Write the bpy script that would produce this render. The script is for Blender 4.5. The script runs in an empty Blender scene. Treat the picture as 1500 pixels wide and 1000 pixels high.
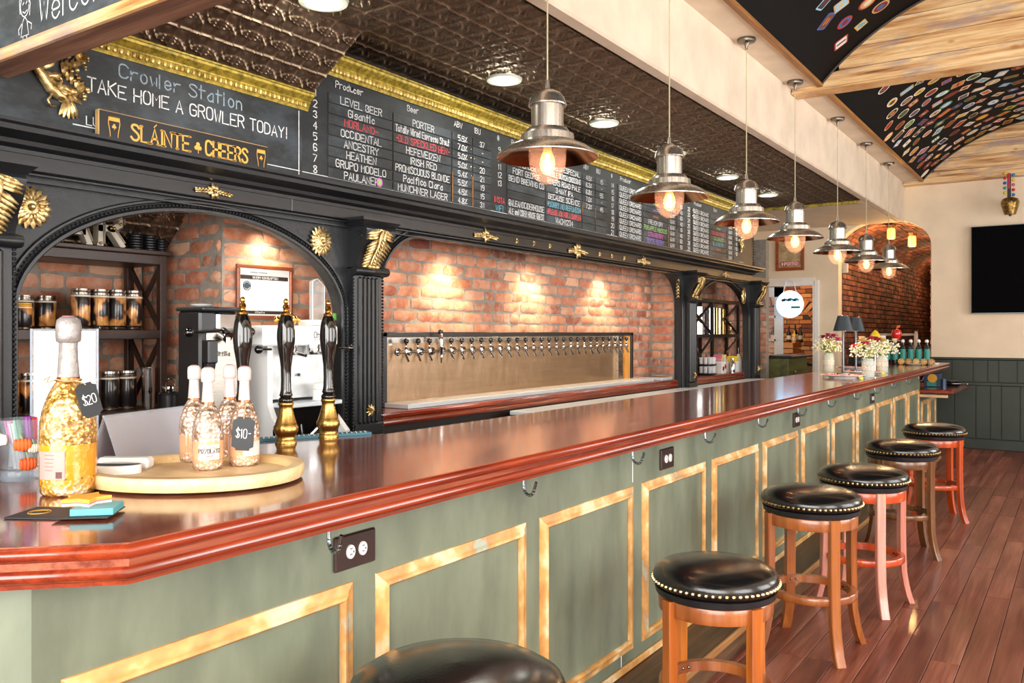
import bpy, math, random
from mathutils import Matrix, Vector, Euler
from math import sin, cos, pi, sqrt, radians as R
random.seed(7)
S = bpy.context.scene
COL = S.collection

# ---------------------------------------------------------------- camera
cd = bpy.data.cameras.new('camera'); cam = bpy.data.objects.new('camera', cd); COL.objects.link(cam)
cam.location = (0, 0, 1.46); cam.rotation_euler = (R(90), 0, R(34.267))
cd.sensor_width = 36; cd.lens = 29.52; cd.shift_y = -0.00833; cd.clip_start = 0.05; cd.clip_end = 200
S.camera = cam

# ---------------------------------------------------------------- world, daylight, exposure
S.view_settings.view_transform = 'Standard'; S.view_settings.look = 'None'
S.view_settings.gamma = 1; S.view_settings.use_curve_mapping = False
S.view_settings.exposure = 0.35
w = bpy.data.worlds.new('sky'); S.world = w; w.use_nodes = True
w.node_tree.nodes['Background'].inputs[0].default_value = (0.86, 0.93, 1, 1)
w.node_tree.nodes['Background'].inputs[1].default_value = 1.6

def area(name, loc, rot, sx, sy, power, col):
    l = bpy.data.lights.new(name, 'AREA'); l.shape = 'RECTANGLE'; l.size = sx; l.size_y = sy
    l.energy = power; l.color = col
    o = bpy.data.objects.new(name, l); COL.objects.link(o); o.location = loc; o.rotation_euler = rot
    return o
# daylight entering by the shop-front windows behind the camera, plus fill added from the right side
area('front_window_light', (0.2, -2.15, 1.9), (R(90), 0, 0), 5.6, 2.6, 380, (1.0, 0.97, 0.93))
area('side_fill_light', (3.12, 1.2, 1.8), (0, R(90), 0), 2.2, 2.6, 130, (1.0, 0.97, 0.94))
area('side_fill_light', (3.12, 5.2, 1.8), (0, R(90), 0), 2.2, 2.6, 95, (1.0, 0.97, 0.94))
area('side_fill_light', (3.12, 9.2, 2.1), (0, R(90), 0), 1.8, 2.6, 95, (1.0, 0.97, 0.94))

def point(name, loc, power, col, rad=0.03, spot=None, rot=(0, 0, 0), blend=0.6):
    l = bpy.data.lights.new(name, 'SPOT' if spot else 'POINT'); l.energy = power; l.color = col
    l.shadow_soft_size = rad
    if spot: l.spot_size = R(spot); l.spot_blend = blend
    o = bpy.data.objects.new(name, l); COL.objects.link(o); o.location = loc; o.rotation_euler = rot
    return o

# ---------------------------------------------------------------- helpers
def lin(c):
    if isinstance(c, str): c = [int(c[i:i+2], 16)/255 for i in (0, 2, 4)]
    return tuple((x/12.92 if x <= .04045 else ((x+.055)/1.055)**2.4) for x in c) + (1,)

class MB:
    def __init__(s): s.v = []; s.f = []; s.M = Matrix(); s.mi = []; s.cur = 0
    def add(s, vs, fs):
        n = len(s.v); M = s.M
        s.v += [tuple(M @ Vector(p)) for p in vs]
        s.f += [tuple(i+n for i in f) for f in fs]
        s.mi += [s.cur]*len(fs)
        return s
    def box(s, x0, x1, y0, y1, z0, z1, b=0):
        if b:
            c = [(-1, -1), (1, -1), (1, 1), (-1, 1)]
            cx, cy, cz = (x0+x1)/2, (y0+y1)/2, (z0+z1)/2; hx, hy, hz = abs(x1-x0)/2, abs(y1-y0)/2, abs(z1-z0)/2
            b = min(b, hx*.9, hy*.9, hz*.9)
            vs = []
            for sx in (-1, 1):
                for sy in (-1, 1):
                    for sz in (-1, 1):
                        vs += [(cx+sx*hx, cy+sy*(hy-b), cz+sz*(hz-b)), (cx+sx*(hx-b), cy+sy*hy, cz+sz*(hz-b)), (cx+sx*(hx-b), cy+sy*(hy-b), cz+sz*hz)]
            def I(sx, sy, sz, k): return (((sx > 0)*2+(sy > 0))*2+(sz > 0))*3+k
            fs = []
            P = [(-1, -1), (1, -1), (1, 1), (-1, 1)]
            for sg in (-1, 1):
                f = [I(sg, a, b_, 0) for a, b_ in P]; fs.append(f if sg > 0 else f[::-1])
                f = [I(a, sg, b_, 1) for a, b_ in P]; fs.append(f[::-1] if sg > 0 else f)
                f = [I(a, b_, sg, 2) for a, b_ in P]; fs.append(f if sg > 0 else f[::-1])
            for a in (-1, 1):
                for c_ in (-1, 1):
                    fs.append([I(a, c_, -1, 0), I(a, c_, 1, 0), I(a, c_, 1, 1), I(a, c_, -1, 1)])
                    fs.append([I(a, -1, c_, 0), I(a, 1, c_, 0), I(a, 1, c_, 2), I(a, -1, c_, 2)])
                    fs.append([I(-1, a, c_, 1), I(1, a, c_, 1), I(1, a, c_, 2), I(-1, a, c_, 2)])
                    for d in (-1, 1): fs.append([I(a, c_, d, 0), I(a, c_, d, 1), I(a, c_, d, 2)])
            return s.add(vs, fs)
        vs = [(x, y, z) for x in (x0, x1) for y in (y0, y1) for z in (z0, z1)]
        return s.add(vs, [(0, 1, 3, 2), (4, 6, 7, 5), (0, 4, 5, 1), (2, 3, 7, 6), (0, 2, 6, 4), (1, 5, 7, 3)])
    def lathe(s, prof, n=24, c=(0, 0, 0), axis='z', a0=0, a1=2*pi, cap=False):
        vs = []; full = abs(a1-a0-2*pi) < 1e-6; m = n if full else n+1
        for k in range(m):
            a = a0+(a1-a0)*k/n
            for r, z in prof:
                x, y = r*cos(a), r*sin(a)
                p = (x, y, z) if axis == 'z' else ((z, x, y) if axis == 'x' else (y, z, x))
                vs.append((p[0]+c[0], p[1]+c[1], p[2]+c[2]))
        q = len(prof); fs = []
        for k in range(n):
            k2 = (k+1) % m
            for j in range(q-1): fs.append((k*q+j, k2*q+j, k2*q+j+1, k*q+j+1))
        if not full and cap:
            fs.append(tuple(range(q))[::-1]); fs.append(tuple(n*q+j for j in range(q)))
        return s.add(vs, fs)
    def cyl(s, p0, p1, r0, r1=None, n=12, cap=True):
        r1 = r0 if r1 is None else r1
        p0, p1 = Vector(p0), Vector(p1); d = (p1-p0)
        q = d.to_track_quat('Z', 'Y').to_matrix(); L = d.length; vs = []
        for k in range(n):
            a = 2*pi*k/n
            vs.append(p0+q @ Vector((r0*cos(a), r0*sin(a), 0))); vs.append(p0+q @ Vector((r1*cos(a), r1*sin(a), L)))
        fs = [(2*k, (2*k+2) % (2*n), (2*k+3) % (2*n), 2*k+1) for k in range(n)]
        if cap: fs += [tuple(2*k for k in range(n))[::-1], tuple(2*k+1 for k in range(n))]
        return s.add(vs, fs)
    def tube(s, pts, r, n=8, close=False):
        pts = [Vector(p) for p in pts]; m = len(pts); vs = []; rr = r if isinstance(r, (list, tuple)) else [r]*m
        up = Vector((0, 0, 1)); prev = None
        for i, p in enumerate(pts):
            if close: t = pts[(i+1) % m]-pts[i-1]
            else: t = pts[min(i+1, m-1)]-pts[max(i-1, 0)]
            t.normalize()
            if prev is None:
                a = t.cross(up)
                if a.length < .1: a = t.cross(Vector((1, 0, 0)))
            else: a = prev-t*prev.dot(t)
            a.normalize(); prev = a; b = t.cross(a)
            for k in range(n):
                g = 2*pi*k/n; vs.append(p+a*rr[i]*cos(g)+b*rr[i]*sin(g))
        fs = []
        for i in range(m if close else m-1):
            for k in range(n):
                fs.append((i*n+k, i*n+(k+1) % n, ((i+1) % m)*n+(k+1) % n, ((i+1) % m)*n+k))
        if not close: fs += [tuple(range(n))[::-1], tuple((m-1)*n+k for k in range(n))]
        return s.add(vs, fs)
    def sph(s, c, r, n=8, m=5, sc=(1, 1, 1)):
        prof = [(r*sin(pi*j/m), -r*cos(pi*j/m)) for j in range(m+1)]
        vs = []; fs = []
        vs = [(c[0], c[1], c[2]-r*sc[2])]
        for j in range(1, m):
            for k in range(n):
                a = 2*pi*k/n; q = prof[j]
                vs.append((c[0]+q[0]*cos(a)*sc[0], c[1]+q[0]*sin(a)*sc[1], c[2]+q[1]*sc[2]))
        vs.append((c[0], c[1], c[2]+r*sc[2])); L = len(vs)-1
        for k in range(n):
            fs.append((0, 1+(k+1) % n, 1+k)); fs.append((L, L-n+k, L-n+(k+1) % n))
        for j in range(m-2):
            for k in range(n):
                a = 1+j*n; fs.append((a+k, a+(k+1) % n, a+n+(k+1) % n, a+n+k))
        return s.add(vs, fs)
    def prism(s, poly, z0, z1):   # polygon in local xy extruded along z
        n = len(poly); vs = [(p[0], p[1], z0) for p in poly]+[(p[0], p[1], z1) for p in poly]
        return s.add(vs, [tuple(range(n))[::-1], tuple(range(n, 2*n))]+[(i, (i+1) % n, n+(i+1) % n, n+i) for i in range(n)])
    def sweep(s, path, prof, side=1, close_prof=True, closed=False):
        # path [(x,y)], profile [(outward offset, z)]; outward = right of travel * side
        n = len(path); vs = []; q = len(prof)
        for i in range(n):
            def nrm(a, b):
                d = Vector((b[0]-a[0], b[1]-a[1])).normalized(); return Vector((d.y, -d.x))*side
            if closed: n1, n2 = nrm(path[i-1], path[i]), nrm(path[i], path[(i+1) % n])
            else:
                n1 = nrm(path[max(i-1, 0)], path[max(i-1, 0)+1]); n2 = nrm(path[min(i, n-2)], path[min(i, n-2)+1])
            m = (n1+n2).normalized(); k = 1/max(m.dot(n1), .3)
            for o, z in prof: vs.append((path[i][0]+m.x*o*k, path[i][1]+m.y*o*k, z))
        fs = []; qq = q if close_prof else q-1
        for i in range(n if closed else n-1):
            for j in range(qq):
                a, b = i*q+j, i*q+(j+1) % q; i2 = (i+1) % n
                fs.append((a, b, i2*q+(j+1) % q, i2*q+j) if side > 0 else (a, i2*q+j, i2*q+(j+1) % q, b))
        if close_prof and not closed: fs += [tuple(range(q)), tuple((n-1)*q+j for j in range(q))[::-1]]
        return s.add(vs, fs)
    def grid(s, fn, nu, nv):
        vs = [fn(i/nu, j/nv) for i in range(nu+1) for j in range(nv+1)]
        return s.add(vs, [(i*(nv+1)+j, (i+1)*(nv+1)+j, (i+1)*(nv+1)+j+1, i*(nv+1)+j+1) for i in range(nu) for j in range(nv)])
    def mesh(s, name, mats, smooth=True, off=(0, 0, 0), angle=35):
        me = bpy.data.meshes.new(name)
        me.from_pydata([(p[0]-off[0], p[1]-off[1], p[2]-off[2]) for p in s.v], [], s.f)
        if not isinstance(mats, (list, tuple)): mats = [mats]
        for m in mats: me.materials.append(m)
        if len(mats) > 1: me.polygons.foreach_set('material_index', s.mi)
        if smooth:
            me.polygons.foreach_set('use_smooth', [True]*len(me.polygons))
            try: me.set_sharp_from_angle(angle=R(angle))
            except Exception: pass
        me.update()
        return me
    def build(s, name, mats, parent=None, world=True, smooth=True, angle=35, **kw):
        if parent is not None: off = wloc(parent) if world else (0, 0, 0)
        else:
            xs = [p[0] for p in s.v]; ys = [p[1] for p in s.v]; zs = [p[2] for p in s.v]
            off = ((min(xs)+max(xs))/2, (min(ys)+max(ys))/2, min(zs))
        me = s.mesh(name, mats, smooth, off, angle)
        o = bpy.data.objects.new(name, me); COL.objects.link(o)
        if parent is not None: o.parent = parent
        else: o.location = off
        tag(o, **kw)
        return o
def wloc(o):
    v = Vector((0, 0, 0))
    while o is not None: v += o.location; o = o.parent
    return tuple(v)
def tag(o, label=None, cat=None, group=None, kind=None):
    if label: o['label'] = label
    if cat: o['category'] = cat
    if group: o['group'] = group
    if kind: o['kind'] = kind
    return o
def thing(name, loc, label, cat, group=None, rz=0, kind=None):
    o = bpy.data.objects.new(name, None); COL.objects.link(o); o.location = loc; o.rotation_euler = (0, 0, rz)
    o.empty_display_size = .1
    return tag(o, label, cat, group, kind)
def inst(me, name, loc, parent=None, rot=(0, 0, 0), sc=(1, 1, 1), **kw):
    o = bpy.data.objects.new(name, me); COL.objects.link(o)
    if parent is not None:
        wl = wloc(parent); loc = (loc[0]-wl[0], loc[1]-wl[1], loc[2]-wl[2]); o.parent = parent
    o.location = loc; o.rotation_euler = rot; o.scale = sc
    return tag(o, **kw)
def copy_tree(o, kids, parent=None):
    c = o.copy(); COL.objects.link(c); c.parent = parent
    for ch in kids.get(o.name, []): copy_tree(ch, kids, c)
    return c
def kids_map(root_objs):
    k = {}
    for o in root_objs:
        if o.parent: k.setdefault(o.parent.name, []).append(o)
    return k
def allkids(root): 
    out = []
    st = [root]
    while st:
        a = st.pop(); 
        for c in a.children: out.append(c); st.append(c)
    return out
def dup(root, loc, rz=None, label=None, mats=None):
    k = kids_map(allkids(root)); c = copy_tree(root, k); c.location = loc
    if rz is not None: c.rotation_euler = (0, 0, rz)
    if label: c['label'] = label
    return c
ORD = ['first', 'second', 'third', 'fourth', 'fifth', 'sixth', 'seventh', 'eighth', 'ninth', 'tenth', 'eleventh', 'twelfth',
       'thirteenth', 'fourteenth', 'fifteenth', 'sixteenth', 'seventeenth', 'eighteenth', 'nineteenth', 'twentieth']

# ---------------------------------------------------------------- materials
class NT:
    def __init__(s, name):
        s.m = bpy.data.materials.new(name); s.m.use_nodes = True; s.t = s.m.node_tree; s.p = s.t.nodes['Principled BSDF']
    def n(s, typ, **kw):
        nd = s.t.nodes.new(typ)
        for k, v in kw.items():
            if k in nd.inputs: s.set(nd.inputs[k], v)
            elif hasattr(nd, k): setattr(nd, k, v)
        return nd
    def set(s, sock, v):
        if hasattr(v, 'is_linked') or isinstance(v, bpy.types.NodeSocket): s.t.links.new(v, sock)
        else: sock.default_value = v
    def ramp(s, fac, stops, interp='LINEAR'):
        r = s.t.nodes.new('ShaderNodeValToRGB'); s.t.links.new(fac, r.inputs[0]); e = r.color_ramp.elements
        r.color_ramp.interpolation = interp
        while len(e) < len(stops): e.new(.5)
        for i, (p, c) in enumerate(stops): e[i].position = p; e[i].color = lin(c) if isinstance(c, str) else (c, c, c, 1)
        return r.outputs[0]
    def mix(s, fac, a, b, mode='MIX'):
        m = s.t.nodes.new('ShaderNodeMix'); m.data_type = 'RGBA'; m.blend_type = mode
        s.set(m.inputs[0], fac); s.set(m.inputs[6], a); s.set(m.inputs[7], b)
        return m.outputs[2]
    def math(s, op, a, b=0):
        m = s.t.nodes.new('ShaderNodeMath'); m.operation = op; s.set(m.inputs[0], a); s.set(m.inputs[1], b); return m.outputs[0]
    def coord(s, scale=(1, 1, 1), kind='Object', rnd=0):
        c = s.t.nodes.new('ShaderNodeTexCoord'); mp = s.t.nodes.new('ShaderNodeMapping'); mp.inputs['Scale'].default_value = scale
        s.t.links.new(c.outputs[kind], mp.inputs[0])
        if rnd:
            oi = s.t.nodes.new('ShaderNodeObjectInfo'); v = s.math('MULTIPLY', oi.outputs['Random'], rnd)
            cx = s.t.nodes.new('ShaderNodeCombineXYZ')
            for i in range(3): s.t.links.new(v, cx.inputs[i])
            s.t.links.new(cx.outputs[0], mp.inputs['Location'])
        return mp.outputs[0]
    def noise(s, vec, scale=5, detail=3, rough=.55):
        return s.n('ShaderNodeTexNoise', Vector=vec, Scale=scale, Detail=detail, Roughness=rough).outputs['Fac']
    def bump(s, h, st=.3, d=.01):
        b = s.n('ShaderNodeBump', Height=h, Strength=st, Distance=d); s.t.links.new(b.outputs[0], s.p.inputs['Normal'])
    def rand(s):
        return s.t.nodes.new('ShaderNodeObjectInfo').outputs['Random']
    def out(s, col=None, rough=None, metal=None, **kw):
        if col is not None: s.set(s.p.inputs['Base Color'], col)
        if rough is not None: s.set(s.p.inputs['Roughness'], rough)
        if metal is not None: s.set(s.p.inputs['Metallic'], metal)
        for k, v in kw.items():
            s.set(s.p.inputs[k.replace('_', ' ')], v)
        return s.m
def plain(name, c, rough=.5, metal=0, var=.12, sc=12, bump=0, bsc=60, **kw):
    t = NT(name); v = t.coord(); L = lin(c)
    n = t.noise(v, sc, 4); D = tuple(x*(1-var*2) for x in L[:3])+(1,)
    f = t.ramp(n, [(.35, 0.0), (.7, 1.0)])
    col = t.mix(f, D, L)
    if bump: t.bump(t.noise(v, bsc, 4), bump, .004)
    return t.out(col, rough, metal, **kw)
def wood(name, c1, c2, axis='y', sc=1.0, rough=.3, rnd=5, coat=0, bump=.08, dark=None, fine=60, tint=0, **kw):
    t = NT(name); s_ = {'x': (1.2, 14, 14), 'y': (14, 1.2, 14), 'z': (14, 14, 1.2)}[axis]
    v = t.coord(tuple(a*sc for a in s_), rnd=rnd)
    n1 = t.noise(v, 1.0, 5, .6); s2 = {'x': (2, fine, fine), 'y': (fine, 2, fine), 'z': (fine, fine, 2)}[axis]
    v2 = t.coord(tuple(a*sc for a in s2), rnd=rnd); n2 = t.noise(v2, 1.5, 3, .7)
    f = t.math('ADD', t.math('MULTIPLY', n1, .65), t.math('MULTIPLY', n2, .35))
    st = [(.36, c1), (.62, c2)]
    if dark: st = [(.3, dark), (.45, c1), (.65, c2)]
    col = t.ramp(f, st)
    if tint:
        r = t.rand(); col = t.mix(t.math('MULTIPLY', r, tint), col, lin(dark or c1))
    if bump: t.bump(f, bump, .004)
    kw2 = dict(kw)
    if coat: kw2['Coat_Weight'] = coat; kw2['Coat_Roughness'] = .08
    return t.out(col, rough, 0, **kw2)
def metal(name, c, rough=.25, brush=None, bump=0, **kw):
    t = NT(name); v = t.coord((brush or (8, 8, 8)))
    n = t.noise(v, 2, 4); rr = t.math('ADD', t.math('MULTIPLY', n, rough*.7), rough*.6)
    if bump: t.bump(n, bump, .002)
    L = lin(c); col = t.mix(n, tuple(x*.8 for x in L[:3])+(1,), L)
    return t.out(col, rr, 1.0, **kw)
def glow(name, c, st):
    t = NT(name); v = t.coord(); n = t.noise(v, 4, 2); L = lin(c)
    col = t.mix(n, L, tuple(min(1, x*1.15) for x in L[:3])+(1,))
    return t.out(col, .4, 0, Emission_Color=L, Emission_Strength=st)
def glass(name, c='ffffff', rough=.02, ior=1.45, **kw):
    t = NT(name); v = t.coord(); n = t.noise(v, 30, 2)
    rr = t.math('ADD', t.math('MULTIPLY', n, .02), rough)
    return t.out(lin(c), rr, 0, Transmission_Weight=1.0, IOR=ior, **kw)
def thin(name, c='ffffff', alpha=.25, rough=.05, **kw):
    t = NT(name); v = t.coord(); n = t.noise(v, 12, 2)
    L = lin(c); col = t.mix(n, L, tuple(x*.92 for x in L[:3])+(1,))
    return t.out(col, rough, 0, Alpha=alpha, **kw)

BLK = plain('black_paint', '181a1d', .36, bump=.15, bsc=25, var=.12, sc=8)
BLKM = plain('black_paint_worn', '222629', .45, bump=.4, bsc=40, var=.15)
DARKW = wood('dark_stain_wood', '1d1512', '2a201b', 'y', rough=.45)
def gold(name, a, b, rough=.35, met=.85):
    t = NT(name); v = t.coord(); n = t.noise(v, 40, 3)
    return t.out(t.ramp(n, [(.35, a), (.6, b)]), rough, met)
GOLD = gold('antique_gold', '8a6a35', 'e8cf95')
GOLDY = gold('painted_gold', '7a6a20', 'b9a03c', .45, .3)
BRASS = metal('brass', 'c9a25a', .3, (2, 2, 60))
BRASSP = metal('polished_brass', 'e0b860', .15)
CHROME = metal('chrome', 'dcdcdc', .12)
NICKEL = metal('brushed_nickel', 'd9d3c8', .30, (60, 60, 3)); NICKEL.node_tree.nodes['Principled BSDF'].inputs['Metallic'].default_value = .95
NICKD = metal('dark_nickel', '7d766b', .35)
STEEL = metal('brushed_steel', 'b4aca2', .3, (2, 3, 50), bump=.05)
STEELT = plain('steel_top', 'ccd4d8', .35, var=.02, Metallic=.25)
BALL = plain('black_gloss', '0b0b0c', .08, var=.05, Coat_Weight=.6)
CREAM = plain('cream_plaster', 'e8d5b8', .8, var=.05, sc=3, bump=.35, bsc=7)
CREAMR = plain('rough_cream_plaster', 'e6d5bd', .85, var=.08, sc=4, bump=.7, bsc=9)
WHITEP = plain('white_gloss_paint', 'eeeae2', .4, var=.03)
CHALKB = None
def chalkboard(name, base='1b2023', haze='48525a', amt=.6):
    t = NT(name); v = t.coord((1, 1, 2.2)); n = t.noise(v, 3.2, 6, .7)
    col = t.ramp(n, [(.42, base), (.78, haze)]); return t.out(col, .55, 0)
CHALKB = chalkboard('chalkboard', '14181b', '434e57')
CHALKD = chalkboard('chalkboard_dark', '14171a', '2f373c')
CHALKS = chalkboard('slate_strip', '1b2024', '4c565d')
CHALK = plain('white_chalk', 'e8ebeb', .9, var=.15, sc=60)
CHALKR = plain('red_chalk', 'e4545a', .9, var=.1, sc=60)
CHALKBL = plain('blue_chalk', '6fb3c6', .9, var=.1, sc=60)
CHALKG = plain('green_chalk', 'a6cf7a', .9, var=.1, sc=60)
CHALKP = plain('pink_chalk', 'd874c8', .9, var=.1, sc=60)
CHALKV = plain('violet_chalk', '9a86e0', .9, var=.1, sc=60)
CHALKO = plain('orange_chalk', 'd0763f', .9, var=.1, sc=60)
TOPW = wood('mahogany_top', '6a2e20', '9a5840', 'y', sc=.9, rough=.16, rnd=0, coat=.5, bump=.02, dark='451710')
TOPX = wood('mahogany_top_x', '6a2e20', '9a5840', 'x', sc=.9, rough=.16, rnd=0, coat=.5, bump=.02, dark='451710')
NOSE = wood('mahogany_nose', '6e2410', '9c3c1c', 'y', sc=1.0, rough=.2, rnd=0, coat=.6, bump=.03, dark='4c1408')
def sage():
    t = NT('sage_panel_paint'); v = t.coord((1, 1, .35)); n = t.noise(v, 5, 5, .6); v2 = t.coord((1, 1, .4)); n2 = t.noise(v2, 22, 6, .75)
    col = t.ramp(n, [(.3, '565e4e'), (.75, '7c846f')]); sc = t.ramp(n2, [(.68, 0.0), (.78, .5)])
    return t.out(t.mix(sc, col, lin('aab09c')), t.math('ADD', t.math('MULTIPLY', n, .2), .35), 0)
SAGE = sage()
GREEND = plain('dark_green_board_paint', '2b352a', .5, var=.15, sc=3, bump=.1, bsc=30)
def brickmat(name, stops):
    t = NT(name); r = t.rand(); col = t.ramp(r, stops)
    v = t.coord((1, 1, 1), 'Object', rnd=7); n = t.noise(v, 14, 5, .65)
    col2 = t.mix(t.ramp(n, [(.45, 0.0), (.75, .55)]), col, lin('d8bda6')); col3 = t.mix(t.ramp(n, [(.25, .6), (.42, 0.0)]), col2, lin('5d3127'))
    t.bump(t.noise(v, 45, 5, .7), .5, .006)
    return t.out(col3, .85, 0)
BRK = brickmat('old_brick', [(0, '8d5040'), (.2, 'b8704f'), (.45, 'cc9070'), (.65, 'b0694f'), (.85, 'd9a684'), (1, '84503f')])
MORT = plain('mortar', '9a9186', .95, var=.15, sc=20, bump=.5, bsc=60)
MORTD = plain('dark_mortar', '4c4038', .95, var=.2, sc=20, bump=.5, bsc=60)
BLK_SEAT = plain('black_leather', '101011', .22, var=.05, sc=20, bump=.12, bsc=140, Coat_Weight=.3, Coat_Roughness=.15)
PAPER = plain('white_paper', 'f2f2ef', .6, var=.02)
CLEAR = glass('clear_glass')
ACRY = thin('clear_acrylic', 'dfe4ea', .28)

# ---------------------------------------------------------------- single-stroke hand lettering
G = {
'A': '002640 1232', 'B': '0006 ~062645342303 ~033342413000', 'C': '~4536160501103041', 'D': '0006 ~062645412000', 'E': '46060040 0333',
'F': '460600 0333', 'G': '~4536160501103041 414323', 'H': '0006 4046 0343', 'I': '2026', 'J': '~4641301001', 'K': '0006 4603 1340',
'L': '060040', 'M': '0006234640', 'N': '00064046', 'O': '~26160501103041453626', 'P': '0006 ~063645443303', 'Q': '~26160501103041453626 3240',
'R': '0006 ~063645443303 2340', 'S': '~4536160514334241301001', 'T': '0646 2620', 'U': '~060110304146', 'V': '062046', 'W': '0610243046',
'X': '0046 0640', 'Y': '0623 4623 2320', 'Z': '06460040', '0': '~26160501103041453626', '1': '152620', '2': '~05163645443300 0040',
'3': '~0516364523 ~233342413001', '4': '360242 3630', '5': '460603 ~0334424130100 1', '6': '~453616050110304142331302', '7': '064610',
'8': '~2314051636453423 ~231201103041 4223'.replace(' 4223', '4223'), '9': '~4433130405163645413010',
'a': '~3424130201102031 3430', 'b': '0600 ~02142433312000', 'c': '~3324140301102031', 'd': '3630 ~3324140301102031', 'e': '~02323324140301102031',
'f': '~36261510 0434', 'g': '~34241403021232 ~34312000', 'h': '0600 ~0314243330', 'i': '1410 1516', 'k': '0600 3402 1230', 'l': '1610',
'm': '0400 ~0314232 0 ~23344340'.replace('232 0', '2320'), 'n': '0400 ~0314243330', 'o': '~140301102031332414', 'p': '0400 ~0424333202', 'r': '0400 ~02142434',
's': '~332414031222312010', 't': '1610 0434', 'u': '~040110203134 3430', 'w': '0410223034', 'y': '0412 3400', 'v': '041034', 'x': '0034 0430', 'z': '04340030',
'%': '0046 0515 3141', '.': '2021', '-': '1333', '_': '0343', '!': '2622 2021', '@': '~33231221323445361605011040', '*': '1135 1531 0343',
'#': '1016 3036 0242 0444', '$': '~4536160514334241301001 2721', '/': '0046', "'": '2625', '~': '~0314022332143443', '&': '~40152636350201103042', ':': '2021 2324',
}
WID = {'I': 2.2, 'i': 2.4, 'l': 2.4, '.': 2, '1': 4, '!': 2.5, ' ': 3.2, "'": 1.5, '-': 4}
def glyph(ch):
    out = []
    for st in G.get(ch, '').split():
        cv = st[0] == '~'; st = st.lstrip('~'); pts = [(int(st[i]), int(st[i+1])) for i in range(0, len(st)-1, 2)]
        if cv and len(pts) > 2:
            for _ in range(2):
                q = [pts[0]]
                for a, b in zip(pts, pts[1:]):
                    q += [(a[0]*.75+b[0]*.25, a[1]*.75+b[1]*.25), (a[0]*.25+b[0]*.75, a[1]*.25+b[1]*.75)]
                pts = q+[pts[-1]]
        out.append(pts)
    return out
def twidth(s_): return sum(WID.get(c, 5.3 if c.isupper() or c.isdigit() else 4.6) for c in s_)-1
def ribbon(mb, pts, w_, P):
    # pts in 2-D, P maps (u,v) to 3-D
    vs = []; n = len(pts)
    for i, p in enumerate(pts):
        a = pts[max(i-1, 0)]; b = pts[min(i+1, n-1)]; dx, dy = b[0]-a[0], b[1]-a[1]; L = math.hypot(dx, dy) or 1
        nx, ny = -dy/L*w_/2, dx/L*w_/2; ex, ey = (dx/L*w_/2, dy/L*w_/2)
        k = -1 if i == 0 else (1 if i == n-1 else 0)
        vs += [P(p[0]+nx+ex*k, p[1]+ny+ey*k), P(p[0]-nx+ex*k, p[1]-ny+ey*k)]
    mb.add(vs, [(2*i, 2*i+1, 2*i+3, 2*i+2) for i in range(n-1)])
def write(mb, txt, o, u, v, h, width=None, w_=None, serif=False, jit=.25, fit=None, center=False):
    # o = lower-left corner, u/v unit directions, h cap height
    o, u, v = Vector(o), Vector(u), Vector(v); k = h/6; W = twidth(txt)*k; ku = k
    if width: ku = k*width/W
    elif fit and W > fit: ku = k*fit/W
    if center: o = o-u*(twidth(txt)*ku/2)
    w_ = w_ or h*.14; x = 0; rr = random.Random(len(txt)*7+ord(txt[0]))
    for ch in txt:
        jy = rr.uniform(-jit, jit); js = 1+rr.uniform(-jit, jit)*.2
        adv = WID.get(ch, 5.3 if ch.isupper() or ch.isdigit() else 4.6)
        xo = x-(1.2 if ch in 'Ii.!l' else 0)
        def P(a, b): return o+u*a+v*b
        for pts in glyph(ch):
            q = [((xo+a)*ku, (b*js+jy)*k) for a, b in pts]
            ribbon(mb, q, w_, P)
            if serif:
                for e in (0, -1):
                    a, b = pts[e]
                    if b in (0, 6): ribbon(mb, [((xo+a-.8)*ku, b*k*js), ((xo+a+.8)*ku, b*k*js)], w_*.5, P)
        x += adv
    return W
def letter(txt, o, u, v, h, mat, parent, width=None, fit=None, center=False, **kw):
    k = h/6; W = twidth(txt)*k; s_ = width/W if width else (fit/W if fit and W > fit else 1)
    x = -W*s_/2 if center else 0
    for wd in txt.split(' '):
        w_ = twidth(wd)*k*s_; m = MB()
        write(m, wd, Vector(o)+Vector(u)*x, u, v, h, width=w_, **kw); m.build('lettering', mat, parent, smooth=False)
        x += w_+(WID[' ']+1)*k*s_
UY, UZ, UX = (0, 1, 0), (0, 0, 1), (1, 0, 0)
# ================================================================ STRUCTURE
# ---- floor
FLOORM = wood('cherry_floor', '7d4130', 'b0705a', 'y', sc=.8, rough=.36, rnd=9, coat=.08, bump=.05, dark='4a2014', tint=.6)
fl = MB().box(-4.4, 3.3, -2.4, 20.8, -.12, -.012).build('floor', plain('subfloor', '2a130c', .8), kind='structure')
def plank_mesh(w_, l):
    return MB().box(0, w_-.003, 0, l-.003, -.012, 0, b=.0015).mesh('plank', FLOORM, smooth=False)
pw = .117; cols = int((1.0+1.5)/pw); PM = {}
rr = random.Random(3); cnt = 0; strip = []
for i in range(cols):
    x = -1.62+i*pw; y = .6+rr.uniform(-1, 0)
    while y < 12.1:
        l = rr.choice([.9, 1.2, 1.5, 1.8]); l2 = min(l, 12.1-y)
        vis = x < -.05*(y+l)+.35 and y+l > 1.5 and x > -1.62
        if l2 > .1:
            if vis and cnt < 298:
                key = round(l2, 2)
                if key not in PM: PM[key] = plank_mesh(pw, l2)
                inst(PM[key], 'plank', (x, y, 0), fl); cnt += 1
            else: strip.append((x, x+pw-.003, y, y+l2-.003))
        y += l
m = MB()
for a in strip: m.box(a[0], a[1], a[2], a[3], -.012, 0)
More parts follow.
